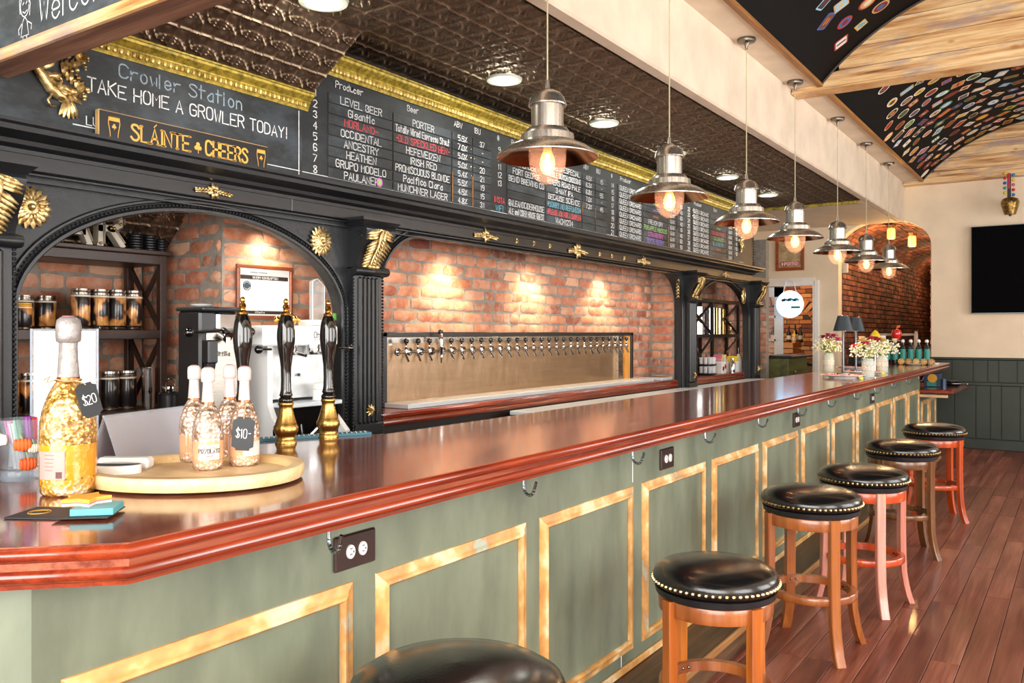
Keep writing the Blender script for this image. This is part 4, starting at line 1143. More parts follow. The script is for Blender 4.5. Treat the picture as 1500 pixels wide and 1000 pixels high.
# ================================================================ LIGHT FITTINGS
SHADEIN = metal('copper_shade_inside', 'b98a6a', .2)
WARM = (1.0, .62, .30)
PEN_Y = [3.01, 4.27, 5.535, 6.68, 8.05, 9.28, 10.5]
CORD = plain('cord_fabric', 'c9bf9a', .6)
FIL = glow('filament', 'ffb060', 28); BULBG = thin('bulb_glass_amber', 'ffca8a', .30, Emission_Color=lin('ff9a45'), Emission_Strength=.35)
PGLASS = thin('pendant_glass', 'e8c8bc', .12, .03)
pend = thing('pendant_lamp', (-1.87, PEN_Y[0], 2.085), 'first and nearest brushed nickel pendant lamp over the bar', 'pendant lamp', 'pendant lamps in a row over the bar')
def L_(prof, n, nm, mt, par=pend, z=0, **kw): return MB().lathe(prof, n, (0, 0, z)).build(nm, mt, par, world=False, **kw)
L_([(0, 1.345), (.06, 1.345), (.062, 1.335), (.058, 1.322), (.02, 1.315), (.012, 1.30), (.008, 1.275), (0, 1.27)], 24, 'canopy', NICKD)
MB().cyl((0, 0, .43), (0, 0, 1.28), .0035, n=8).build('cord', CORD, pend, world=False)
L_([(0, .445), (.007, .44), (.011, .405), (.02, .40), (.055, .385), (.072, .365), (.078, .345), (.082, .335), (.080, .33), (.074, .332)], 32, 'cap', NICKEL)
L_([(.068, .335), (.068, .235)], 32, 'socket_housing', NICKEL)
L_([(.068, .235), (.086, .232), (.094, .222), (.096, .212), (.112, .208), (.114, .175), (.10, .168)], 32, 'collar', NICKEL)
L_([(.07, .182), (.12, .178), (.17, .155), (.205, .128), (.214, .117), (.214, .112)], 40, 'shade', NICKEL)
L_([(.065, .170), (.12, .170), (.168, .148), (.203, .121), (.214, .112)], 40, 'shade_lining', SHADEIN)
L_([(.079, .172), (.080, .12), (.077, .08), (.066, .045), (.045, .018), (.02, .003), (0, 0)], 28, 'glass', PGLASS)
L_([(.018, .165), (.018, .14), (.03, .11), (.033, .085), (.027, .058), (.012, .042), (0, .04)], 18, 'bulb', BULBG)
m = MB()
for k in range(8):
    a = 2*pi*k/8; m.cyl((.012*cos(a), .012*sin(a), .06), (.008*cos(a), .008*sin(a), .13), .0016, n=5)
m.build('filament', FIL, pend, world=False)
allp = [pend]
for i, y in enumerate(PEN_Y[1:]):
    allp.append(dup(pend, (-1.87, y, 2.085), label='%s brushed nickel pendant lamp from the near end of the row over the bar' % ORD[i+1]))
for y in PEN_Y: point('pendant_bulb_light', (-1.87, y, 2.17), 2.4, WARM, .03)
RL = glow('recessed_led', 'f4fbe8', 9)
rl = thing('recessed_light', (-2.772, 2.646-.25, 2.838), 'nearest recessed ceiling light, on the lower tin bulkhead', 'ceiling light', 'recessed lights in the tin ceiling')
L_([(.105, -.001), (.10, -.014), (.078, -.016), (.076, -.004)], 32, 'trim_ring', plain('light_ring', 'cfd3c4', .5, bump=.3, bsc=120), rl)
L_([(.077, -.008), (.03, -.010), (.028, -.016), (0, -.018)], 28, 'diffuser', RL, rl)
rl.location = (-2.60, 2.43, 2.838)
for i, y in enumerate([3.979, 5.198, 6.394, 7.647, 8.868]):
    dup(rl, (-2.765, y, 2.926), label='recessed ceiling light in the main tin ceiling, %s from the near end' % ORD[i])
for x, y, z in [(-2.6, 2.43, 2.80)]+[(-2.765, y, 2.89) for y in (3.979, 5.198, 6.394, 7.647, 8.868)]:
    point('recessed_light_beam', (x, y, z), 14, (1, .97, .9), .07, 150, (0, 0, 0), .8)
    point('recessed_light_glow', (x, y, z-.03), 1.6, (.98, 1, .88), .07)
for y, pw_ in ((4.25, 26), (5.27, 26), (6.38, 26)):
    point('brick_spot', (-3.235, y, 2.03), pw_*1.5, (1, .80, .52), .05, 100, (0, R(18), 0), .9)
for y in (1.9, 2.8): point('alcove_spot', (-3.35, y, 2.0), 16, (1, .80, .6), .03, 120, (0, R(0), 0), .9)
for y in (3.7, 7.1): point('alcove_spot', (-3.28, y, 2.0), 5, (1, .82, .62), .03, 120, (0, R(0), 0), .9)
point('glass_alcove_spot', (-3.4, 8.6, 2.0), 12, (1, .8, .6), .03, 140, (0, 0, 0), .9)

# ================================================================ STOOLS
def stool_wood(nm, a, b, dk): return wood(nm, a, b, 'z', sc=.6, rough=.28, rnd=4, coat=.4, dark=dk, fine=40, bump=.03)
SW = dict(honey=stool_wood('honey_wood', 'a3561c', 'd08838', '7c3c12'), brown=stool_wood('brown_wood', '8a4a20', 'b06a34', '5f2f12'),
          orange=stool_wood('orange_wood', 'b23e10', 'd9591c', '8a2c0a'), pink=stool_wood('pale_pink_wood', 'c07a68', 'e0a796', 'a05a48'), dark=stool_wood('walnut_wood', '5a3519', '7f5029', '3d2210'),
          red=stool_wood('red_orange_wood', 'a03a12', 'd0561f', '7a2408'))
NAIL = metal('antique_nail', 'c9b078', .3)
def stool(x, y, H, rz, wleg, wring, label, r=.23):
    s_ = thing('bar_stool', (x, y, 0), label, 'stool', 'round black leather bar stools along the bar', rz)
    k = H/.745
    MB().lathe([(0, H), (r*.35, H-.002), (r*.65, H-.008), (r*.85, H-.02), (r*.96, H-.036), (r, H-.055), (r*.985, H-.075), (r*.95, H-.09), (0, H-.09)], 48).build('seat', BLK_SEAT, s_, world=False, angle=70)
    m = MB(); n = 62
    for i in range(n):
        a = 2*pi*i/n; m.sph((r*.997*cos(a), r*.997*sin(a), H-.068), .0072, 6, 4)
    m.build('nail_heads', NAIL, s_, world=False, kind='stuff')
    MB().lathe([(r*.86, H-.118), (r*.95, H-.112), (r*.97, H-.09), (r*.5, H-.088)], 40).build('swivel_band', BLK, s_, world=False)
    rt = r-.022
    MB().lathe([(rt-.018, H-.170), (rt, H-.170), (rt+.002, H-.165), (rt+.002, H-.122), (rt, H-.118), (rt-.018, H-.118), (rt-.018, H-.170)], 48).build('apron', SW[wring], s_, world=False, angle=50)
    for q in range(4):
        a = pi/4+q*pi/2; m = MB(); hw = .0225
        zs = [0, .04*k, .10*k, .17*k, .27*k, .40*k, H-.115]; rs = [rt+.052, rt+.036, rt+.020, rt+.008, rt+.002, rt, rt+.001]
        vs = []; t_ = Vector((-sin(a), cos(a), 0)); rd = Vector((cos(a), sin(a), 0)); b_ = .004
        sec = [(-hw, .028), (-hw+b_, .032), (hw-b_, .032), (hw, .028), (hw, 0), (-hw, 0)]
        for z, rr_ in zip(zs, rs):
            for (u, v) in sec: vs.append(rd*(rr_-.014+v*(1 if z > .2*k else .95))+t_*u+Vector((0, 0, z)))
        n = len(sec); fs = [(i*n+j, i*n+(j+1) % n, (i+1)*n+(j+1) % n, (i+1)*n+j) for i in range(len(zs)-1) for j in range(n)]+[tuple(range(n))[::-1], tuple((len(zs)-1)*n+j for j in range(n))]
        m.add(vs, fs); m.build('leg', SW[wleg], s_, world=False, angle=30)
    zf = .245*k
    fr = MB().lathe([(rt-.032, zf), (rt-.004, zf), (rt, zf+.005), (rt, zf+.030), (rt-.004, zf+.035), (rt-.032, zf+.035), (rt-.032, zf)], 44).build('foot_ring', SW[wring], s_, world=False, angle=50)
    m = MB()
    for q in range(4):
        for e in (-.08, .08):
            a = pi/4+q*pi/2+e; m.sph(((rt-.033)*cos(a), (rt-.033)*sin(a), zf+.018), .006, 7, 4)
    m.build('bolts', BALL, s_, world=False, kind='stuff')
    return s_
stool(-1.10, 1.41, .76, R(2), 'honey', 'brown', 'nearest round black leather stool, cut off by the bottom of the picture', .235)
stool(-1.06, 2.81, .675, R(16), 'honey', 'brown', 'honey wood stool with gold nail heads, second from the camera', .215)
stool(-1.055, 4.03, .745, R(-2), 'brown', 'brown', 'brown wood stool with worn black seat edge, third from the camera', .225)
stool(-.99, 4.83, .745, R(-10), 'pink', 'orange', 'bar stool with pale pink legs and orange rings')
stool(-1.01, 6.11, .745, R(20), 'dark', 'dark', 'dark walnut stool, fifth from the camera, behind the pink legged one')
stool(-.985, 7.40, .745, R(20), 'red', 'red', 'farthest stool with bright red orange legs')

# ================================================================ THINGS ON THE NEAR END OF THE BAR
ZT = 1.1105
# sparkling wine bottles: dimpled gold-flecked glass
def gilt(nm, a, b, c):
    t = NT(nm); v = t.coord((1, 1, 1)); vo = t.n('ShaderNodeTexVoronoi', Vector=v, Scale=85.0); n = t.noise(v, 30, 4, .7)
    t.bump(vo.outputs['Distance'], .9, .006)
    col = t.ramp(n, [(.35, a), (.5, b), (.66, c)])
    return t.out(col, .16, .55, Coat_Weight=.6, Coat_Roughness=.04)
GB = gilt('gold_flaked_glass', '76501f', 'cf9c48', 'f6e0b0'); SB = gilt('silver_pink_glass', '7a6456', 'c9a88e', 'f0ddd0')
AMB = plain('amber_wine', 'd8901c', .12, var=.12, sc=40, bump=.3, bsc=90, Coat_Weight=.6); PNK = plain('rose_wine', 'dba47a', .12, var=.08, sc=40, bump=.15, bsc=120, Coat_Weight=.6)
FOIL = plain('silver_foil', '9c9794', .4, var=.12, sc=60, bump=.7, bsc=90, Metallic=.35); FOILP = plain('pale_pink_foil', 'd9c6c0', .5, var=.06, sc=50, bump=.4, bsc=90, Metallic=.15)
COPR = metal('copper_seal', 'b0623c', .3); CAPP = plain('mauve_cap', '9a6a78', .4)
TWINE = plain('twine', 'b89b76', .9); SLATE = plain('slate_tag', '24282b', .6)
def dimple_lathe(m, prof, n, amp, per):
    rows = []; L = 0
    # resample profile finely
    pts = []
    for (a, b) in zip(prof, prof[1:]):
        d = math.hypot(b[0]-a[0], b[1]-a[1]); k = max(1, int(d/.0028))
        for i in range(k): pts.append((a[0]+(b[0]-a[0])*i/k, a[1]+(b[1]-a[1])*i/k))
    pts.append(prof[-1]); vs = []; q = len(pts)
    for k in range(n):
        a = 2*pi*k/n
        for r, z in pts:
            zz = z/per; ph = a*round(.055*2*pi/per/1.0) if False else a*22
            d = amp*(cos(ph)*cos(zz*2*pi*.58))
            vs.append(((r+d)*cos(a), (r+d)*sin(a), z))
    m.add(vs, [(k*q+j, ((k+1) % n)*q+j, ((k+1) % n)*q+j+1, k*q+j+1) for k in range(n) for j in range(q-1)])
def bottle(loc, s_, gm, wm, fm, label, tagtxt=None, front=None, lbl='pink', sc_=1.0):
    b = thing('wine_bottle', loc, label, 'bottle', None if s_ > .9 else 'small sparkling wine bottles on the tray')
    # profile for total height .385 radius .061
    P = [(.048, 0), (.054, .004), (.056, .015), (.0565, .06), (.057, .11), (.056, .15), (.0515, .18), (.0435, .205), (.034, .228), (.025, .242), (.0215, .25)]
    P = [(r*s_, z*s_) for r, z in P]
    m = MB(); dimple_lathe(m, P[4:], 88, .0009*s_, .0115*s_); m.build('dimpled_shoulder', gm, b, world=False, angle=80)
    m = MB(); dimple_lathe(m, P[2:5], 66, .0003*s_, .0115*s_); m.build('body', wm, b, world=False, angle=80)
    m = MB(); dimple_lathe(m, [(0, .002*s_)]+P[:3]+[(.0562*s_, .04*s_)], 88, .0006*s_, .0115*s_); m.build('base', gm, b, world=False, angle=80)
    m = MB(); vs = []
    fp = [(.0225, .248), (.0215, .262), (.020, .29), (.0185, .318), (.0185, .328), (.0245, .331), (.0255, .345), (.0255, .366), (.0235, .378), (.016, .384), (0, .385)]
    m.lathe([(r*s_, z*s_) for r, z in fp], 26)
    for i in range(len(m.v)):
        x, y, z = m.v[i]; a = math.atan2(y, x); f = 1+.035*sin(5*a+z*40)*(1 if z < .33*s_ else .6); m.v[i] = (x*f, y*f, z)
    m.build('foil', fm, b, world=False, angle=60)
    MB().lathe([(.0232*s_, .243*s_), (.0236*s_, .25*s_), (.0225*s_, .254*s_)], 24).build('seal_band', COPR, b, world=False)
    MB().lathe([(.014*s_, .3842*s_), (.012*s_, .387*s_), (0, .3878*s_)], 16).build('cap_disc', CAPP, b, world=False)
    return b
def arc_label(b, r, z0, z1, a0, a1, mat_, e=.0012, nm='paper_label'):
    m = MB(); n = 14
    m.grid(lambda u, v: ((r+e)*cos(a0+(a1-a0)*u), (r+e)*sin(a0+(a1-a0)*u), z0+(z1-z0)*v), n, 1); m.grid(lambda u, v: ((r)*cos(a1-(a1-a0)*u), (r)*sin(a1-(a1-a0)*u), z0+(z1-z0)*v), n, 1)
    return m.build(nm, mat_, b, world=False)
def arc_text(lab, txt, r, z, h, ac, mat_, k=1.0, w_=None):
    m = MB(); W = twidth(txt)*h/6*k
    write(m, txt, (0, 0, 0), (1, 0, 0), (0, 1, 0), h, width=W, w_=w_)
    m.v = [(r*cos(ac+(x-W/2)/r), r*sin(ac+(x-W/2)/r), z+y) for x, y, _ in m.v]
    m.build('lettering', mat_, lab, world=False, smooth=False)
CAMA = lambda x, y: math.atan2(-y, -x)
INK = plain('dark_ink', '2a2422', .7); INKP = plain('rose_ink', 'b05a62', .7)
B1 = bottle((-1.835, .971, ZT), 1.0, GB, AMB, FOIL, 'large gold flecked magnum of sparkling wine with slate tag')
ca = CAMA(-1.835, .971)
PKL = plain('pink_label', 'cf8f86', .6, var=.05)
l1 = arc_label(B1, .0575, .038, .098, ca-1.15, ca-.12, PKL, .0015)
for i, tx in enumerate(['~~~~~~~~~', '~~~~~~~~~', '~~~~~~~~', '~~~~~~~~~', '~~~~~~~']): arc_text(l1, tx, .0592, .088-.008*i, .0042, ca-.68, INKP, .8, .0006)
m = MB(); rr = random.Random(2)
for i in range(11): 
    a = ca-.42+.02*i; m.add([(.0593*cos(a), .0593*sin(a), .041), (.0593*cos(a+.010*(1+i % 2*.6)), .0593*sin(a+.010*(1+i % 2*.6)), .041), (.0593*cos(a+.010*(1+i % 2*.6)), .0593*sin(a+.010*(1+i % 2*.6)), .055), (.0593*cos(a), .0593*sin(a), .055)], [(0, 1, 2, 3)])
arc_label(l1, .0586, .039, .057, ca-.44, ca-.18, PAPER, .0003, 'barcode_field'); m.build('barcode', INK, l1, world=False)
def slate_tag(b, loc, w_, h, txt, nrm, label, loop_c, loop_r, tilt=0):
    # notched slate tag; local frame: u along tag width, v up, n = facing direction
    t_ = thing('slate_tag', loc, label, 'price tag')
    n = Vector(nrm).normalized(); u = Vector((0, 0, 1)).cross(n).normalized(); v = n.cross(u)
    Mt = Matrix((tuple(u)+(0,), tuple(v)+(0,), tuple(n)+(0,), (0, 0, 0, 1))).transposed() @ Matrix.Rotation(tilt, 4, 'Z')
    c = .18*w_; q = [(-w_/2+c, -h/2), (w_/2-c, -h/2), (w_/2-c, -h/2+c*.5), (w_/2, -h/2+c), (w_/2, h/2-c), (w_/2-c, h/2-c*.5), (w_/2-c, h/2), (-w_/2+c, h/2), (-w_/2+c, h/2-c*.5), (-w_/2, h/2-c), (-w_/2, -h/2+c), (-w_/2+c, -h/2+c*.5)]
    m = MB(); m.M = Mt; m.prism(q, -.0015, .0015); m.build('slate', SLATE, t_, world=False, smooth=False)
    m = MB(); m.M = Mt; write(m, txt, (-w_*.32, -h*.12, .0022), (1, 0, 0), (0, 1, 0), h*.26, width=w_*.66, w_=.0018); m.build('lettering', CHALK, t_, world=False, smooth=False)
    lp = Vector(loop_c)-Vector(loc); top = Mt @ Vector((0, h/2-.004, .004))
    pts = [lp+Vector((loop_r*cos(a), loop_r*sin(a), .002*sin(3*a))) for a in [2*pi*i/24 for i in range(24)]]
    m = MB(); m.tube(pts, .0013*(w_/.04)**.5, 5, close=True)
    near = min(pts, key=lambda p: (p-top).length); m.tube([near, (near+top)/2+n*.006, top], .0013*(w_/.04)**.5, 5)
    if w_ < .045: 
        for s_ in (-1, 1): m.tube([near+u*s_*.014+Vector((0, 0, .012)), near+u*s_*.007+Vector((0, 0, -.01)), top], .0012, 5)
    m.build('twine', TWINE, t_, world=False)
F_ = Vector((-.563, .8264, 0)); R_ = Vector((.8264, .563, 0))
bl = Vector((-1.835, .971, 0))
slate_tag(B1, tuple(bl+R_*.055-F_*.02+Vector((0, 0, ZT+.205))), .047, .075, '$20', -F_*.55+R_*.83+Vector((0, 0, .15)), 'slate tag with chalk price leaning off the magnum shoulder', tuple(bl+Vector((0, 0, ZT+.247))), .0265, R(12))
m = MB()
c0 = bl-R_*.028+Vector((0, 0, ZT+.247))
m.tube([c0, c0-R_*.02+Vector((0, 0, -.006)), c0-R_*.012+Vector((0, 0, .008)), c0-R_*.026+Vector((0, 0, 0))], .0022, 5)
m.build('twine_knot', TWINE, B1)

# tray
tray = thing('serving_tray', (-1.742, 1.233, ZT), 'oval bamboo serving tray holding small bottles', 'tray')
BAM = wood('bamboo', 'd2b07c', 'e6cc9c', 'x', sc=.8, rough=.45, rnd=0, dark='c09a60', bump=.03)
m = MB(); N_ = 64
def tr(a, s_): 
    c, s2 = cos(a), sin(a); rx, ry = (.245 if c > 0 else .255), .205
    rr_ = 1.0
    return R_*(c*rx-(s_))+F_*(s2*ry) if False else R_*(math.copysign(abs(c)**.95, c)*(rx-s_))+F_*(math.copysign(abs(s2)**.95, s2)*(ry-s_))
prof = [(.018, .002), (.004, .006), (0, .018), (0, .032), (.003, .036), (.028, .036), (.034, .030), (.04, .020), (.09, .019)]
vs = []
for k in range(N_):
    a = 2*pi*k/N_
    for s_, z in prof:
        p = tr(a, s_); vs.append((p.x, p.y, z))
q = len(prof)
m.add(vs, [(k*q+j, k*q+j+1, ((k+1) % N_)*q+j+1, ((k+1) % N_)*q+j) for k in range(N_) for j in range(q-1)]+[tuple(k*q+q-1 for k in range(N_))[::-1], tuple(k*q for k in range(N_))])
m.build('board', BAM, tray, world=False, angle=50)
ZF = ZT+.0195
small = [((-1.80, 1.285), 'front small bottle on the tray with its white label turned to the camera'), ((-2.025, 1.40), 'small bottle at the left rear of the tray beside the sign holder'),
         ((-1.99, 1.545), 'small bottle at the back of the tray, mostly hidden by the others'), ((-1.80, 1.452), 'small bottle at the right of the tray wearing a ten dollar tag')]
small[0] = ((-1.762, 1.272), small[0][1])
small[1] = ((-1.90, 1.33), small[1][1]); small[2] = ((-1.855, 1.405), small[2][1]); small[3] = ((-1.74, 1.362), small[3][1])
for i, ((x, y), lb) in enumerate(small):
    b = bottle((x, y, ZF), .64, SB, PNK, FOILP, lb)
    c = CAMA(x, y); rl_ = .0575*.64
    m = MB(); 
    lab = arc_label(b, rl_, .026, .062, c-.6+(0 if i == 0 else .5), c+.75+(0 if i == 0 else .5), plain('white_label', 'dccac2', .6), .0012)
    if i == 0:
        arc_text(lab, 'PIZZOLATO', rl_+.002, .042, .0095, c+.10, INK, .75, .0016); arc_text(lab, '~~~~', rl_+.002, .032, .006, c+.12, INKP, .8, .0008)
        m = MB(); zz = [(a, .052+.006*(k % 2)) for k, a in enumerate([c-.3+.12*j for j in range(8)])]
        m.tube([((rl_+.0015)*cos(a), (rl_+.0015)*sin(a), z) for a, z in zz], .0006, 4); m.build('drawing', INKP, lab, world=False)
x, y = small[3][0]; bl = Vector((x, y, 0))
slate_tag(None, tuple(bl-F_*.046+R_*.012+Vector((0, 0, ZF+.083))), .052, .082, '$10-', -F_+R_*.1, 'black slate tag reading ten dollars hung on a small bottle', tuple(bl+Vector((0, 0, ZF+.150))), .021, R(-4))
# white card boxes on the tray
cbx = thing('card_box', (-1.925, 1.13, ZF), 'white plastic box with a black crescent lid print on the tray', 'box')
WPL = plain('white_plastic', 'eceae7', .4)
ma = Matrix.Rotation(R(34), 4, 'Z')
m = MB(); m.M = ma; m.box(-.05, .075, .01, .05, 0, .028, b=.006); m.build('box', WPL, cbx, world=False)
m = MB(); m.M = Matrix.Translation((.03, -.015, 0)) @ ma; m.prism([(.062*cos(a), .036*sin(a)-.005) for a in [2*pi*i/28 for i in range(28)]], 0, .020); m.build('pod', WPL, cbx, world=False)
m = MB(); m.M = Matrix.Translation((.03, -.015, 0)) @ ma
o_ = [(-.056*cos(a), .004-.036*sin(a)) for a in [pi*i/16 for i in range(17)]]+[(.056*cos(a), .006-.008*sin(a)) for a in [pi*i/16 for i in range(1, 16)]]
m.prism(o_, .0202, .0212); m.build('crescent_print', SLATE, cbx, world=False)
# tent sign holder
A = Vector((-2.08, 1.19, ZT)); Bp = Vector((-2.17, 1.50, ZT)); d = (Bp-A).normalized(); nn = Vector((d.y, -d.x, 0)); h = .135
ts = thing('sign_holder', tuple((A+Bp)/2), 'clear acrylic tent sign holder with a lilac grey card beside the tray', 'sign holder')
def quad(nm, a, b, c_, e, mt, par=ts, th=.002):
    n = (Vector(b)-Vector(a)).cross(Vector(e)-Vector(a)).normalized()*th; vs = [Vector(p) for p in (a, b, c_, e)]; vs += [p+n for p in vs]
    return MB().add(vs, [(0, 3, 2, 1), (4, 5, 6, 7), (0, 1, 5, 4), (1, 2, 6, 5), (2, 3, 7, 6), (3, 0, 4, 7)]).build(nm, mt, par, smooth=False)
up = Vector((0, 0, h)); GREYC = plain('lilac_card', 'a89ca4', .35, var=.05, sc=5)
quad('front_leaf', A+nn*.055, Bp+nn*.055, Bp+up, A+up, ACRY); quad('rear_leaf', A-nn*.055, Bp-nn*.055, Bp+up, A+up, ACRY)
quad('card', A+nn*.050+d*.006+Vector((0, 0, .004)), Bp+nn*.050-d*.006+Vector((0, 0, .004)), Bp-d*.006+up*.97, A+d*.006+up*.97, GREYC, th=.0008)
quad('rear_card', A-nn*.052+d*.006+Vector((0, 0, .004)), Bp-nn*.052-d*.006+Vector((0, 0, .004)), Bp-d*.006+up*.95-nn*.001, A+d*.006+up*.95-nn*.001, GREYC, th=-.0008)
m = MB(); m.tube([A+up, Bp+up], .0035, 8); m.build('ridge', ACRY, ts)
# menu stand behind the magnum
ms = thing('menu_stand', (-2.53, 1.33, ZT), 'upright acrylic stand with a white sheet behind the magnum', 'menu stand')
def uprect(nm, c, w_, z0, z1, mt, par, e=0, th=.0015):
    c = Vector(c)-F_*e; a = c-R_*(w_/2); b = c+R_*(w_/2)
    return quad(nm, (a.x, a.y, z0), (b.x, b.y, z0), (b.x, b.y, z1), (a.x, a.y, z1), mt, par, th)
uprect('sheet', (-2.53, 1.33, 0), .185, ZT+.012, ZT+.355, PAPER, ms, .003); uprect('acrylic_front', (-2.53, 1.33, 0), .20, ZT, ZT+.362, thin('stand_acrylic', 'e4ebf2', .12), ms, .006)
m = MB(); 
for q in (-1, 1):
    c = Vector((-2.53, 1.33, 0))+R_*q*.1-F_*.006; m.tube([(c.x, c.y, ZT), (c.x, c.y, ZT+.362)], .003, 6)
m.build('edges', plain('acrylic_edge', '8d98a6', .2), ms)
MB().box(-2.60, -2.46, 1.28, 1.38, ZT, ZT+.006, b=.002).build('foot', ACRY, ms)
# pen cup
cup = thing('pen_cup', (-2.10, 1.0, ZT), 'clear cup with pumpkin stickers full of coloured pens', 'cup')
MB().lathe([(0, .0), (.046, .0), (.048, .004), (.048, .022), (.046, .026)], 32).build('base', thin('cup_base', '9fb0bd', .3), cup, world=False)
MB().lathe([(.0455, .0), (.0465, .024), (.051, .145), (.0495, .145), (.045, .03), (0, .028)], 32).build('wall', thin('cup_wall', 'aab6c0', .14), cup, world=False)
cc = CAMA(-2.10, 1.0)
def pumpkin(z, da, s_, colr, nm):
    g = MB(); a_ = cc+da
    for k in (-2, -1, 0, 1, 2):
        aa = a_+k*.0085*s_/.05/.016*.016*8; 
        P_ = []; 
        cxx = (.0515)*cos(a_+k*s_*6); cyy = .0515*sin(a_+k*s_*6)
        g.sph((cxx, cyy, z), s_*.5, 8, 6, (.55, .55, 1.5-.12*abs(k)))
    g.build(nm, plain('pumpkin_'+nm[-3:], colr, .5), cup, world=False)
    g = MB(); g.tube([(.053*cos(a_), .053*sin(a_), z+s_*.6), (.056*cos(a_-.1), .056*sin(a_-.1), z+s_*1.3)], .0018, 5); g.build('stalk', plain('stalk_green', '8fa878', .6), cup, world=False)
pumpkin(.042, .25, .022, 'd9571a', 'pumpkin_sticker_low'); pumpkin(.088, .02, .022, 'e2631f', 'pumpkin_sticker_mid'); pumpkin(.078, .50, .016, 'ded9c0', 'pumpkin_sticker_pale'); pumpkin(.10, -.95, .02, 'e8e4d2', 'pumpkin_sticker_left')
PENC = [('8a2f8f', 'purple'), ('c2304a', 'red'), ('6fa88a', 'green'), ('d04a9a', 'pink'), ('2a2a30', 'black'), ('b9c4c0', 'silver grey'), ('3f8a6a', 'dark green')]
for i, (c, nmc) in enumerate(PENC):
    a = cc+[.35, .75, -.35, -.9, 2.6, -.62, 3.6][i]; r1_ = .034; b0 = Vector((-2.10+.026*cos(a+.5), 1.0+.026*sin(a+.5), ZT+.03)); t0 = Vector((-2.10+r1_*cos(a), 1.0+r1_*sin(a), ZT+.152-.003*i))
    pn = thing('marker_pen', tuple(b0), '%s capped marker pen standing in the pumpkin cup' % nmc, 'pen', 'marker pens in the cup')
    mid = b0+(t0-b0)*.55
    MB().cyl(b0, mid, .0075, .008, n=10).build('barrel', plain('pen_barrel_'+nmc.split()[0], '9aa0a4', .4), pn); MB().cyl(mid, t0, .0088, .0078, n=10).build('cap', plain('pen_cap_'+nmc.replace(' ', '_'), c, .35), pn)
    e = Vector((cos(a), sin(a), 0))*.010; MB().cyl(t0+e, mid+e*.9, .0022, n=6).build('clip', bpy.data.materials['pen_cap_'+nmc.replace(' ', '_')], pn)
# note pads
np_ = Vector((-1.62, .862, ZT)); an = Matrix.Rotation(R(40), 4, 'Z')
BM = plain('black_beer_mat', '2c2f30', .6)
for i, (dx, dy, rz, lb) in enumerate(((-.04, -.028, 30, 'square black beer mat with a gold ring, lower of two by the note pads'), (.045, .012, 42, 'square black beer mat under the teal pad'))):
    o = thing('beer_mat', (np_.x+dx, np_.y+dy, ZT+.0035*i), lb, 'beer mat', 'two black beer mats', R(rz))
    MB().box(-.05, .05, -.05, .05, 0, .003, b=.001).build('card', BM, o, world=False)
    m = MB(); m.tube([(-.012+.02*cos(a), .0+.02*sin(a), .0032) for a in [2*pi*k/20 for k in range(20)]], .0008, 4, close=True); m.tube([(-.012+.015*cos(a), .0+.015*sin(a), .0032) for a in [2*pi*k/20 for k in range(20)]], .0004, 4, close=True)
    write(m, '~~', (-.018, -.003, .0034), (1, 0, 0), (0, 1, 0), .007, w_=.001); m.build('ring_print', GL, o, world=False)
o = thing('note_pad', (np_.x+.055, np_.y+.022, ZT+.007), 'square teal sticky note pad', 'note pad', rz=R(45)); MB().box(-.038, .038, -.038, .038, 0, .012, b=.0008).build('pad', plain('teal_paper', '5aa7ae', .7), o, world=False)
MB().box(-.038, .038, -.038, .038, .0122, .0126).build('top_sheet', plain('teal_paper_top', '7fbcc2', .7), o, world=False)
o = thing('star_note_pad', (np_.x+.018, np_.y+.02, ZT+.0197), 'yellow star shaped sticky note pad on the teal pad', 'note pad', rz=R(50))
st_ = [((.046 if k % 2 == 0 else .026)*cos(pi*k/5), (.046 if k % 2 == 0 else .026)*sin(pi*k/5)) for k in range(10)]
for a, b, c in ((0, .004, 'f0d8cc'), (.004, .006, 'd65a86'), (.006, .010, 'f2a03a'), (.010, .013, 'f6b23c')):
    MB().prism(st_, a, b).build('sheets', plain('star_paper_'+c, c, .7), o, world=False, smooth=False)
# potted blade at the picture's left edge
o = thing('leaf_pot', (-2.12, .88, ZT), 'small red pot with a green blade leaf at the left picture edge', 'plant')
MB().lathe([(0, 0), (.022, 0), (.034, .045), (.036, .05), (.03, .05), (0, .046)], 20).build('pot', plain('red_pot', '8e1f22', .35), o, world=False)
for (dr, L, wd, c) in ((R_*.22+Vector((0, 0, 1)), .13, .028, '7cbf3a'), (-R_*.3+Vector((0, 0, .9)), .10, .02, '6aa832'), (R_*.9-F_*.1+Vector((0, 0, .55)), .085, .04, 'e9e4e2')):
    m = MB(); leaflet(m, (0, 0, .04), dr, L, wd, .004, -F_, .05); m.build('leaf', plain('leaf_'+c, c, .5), o, world=False)

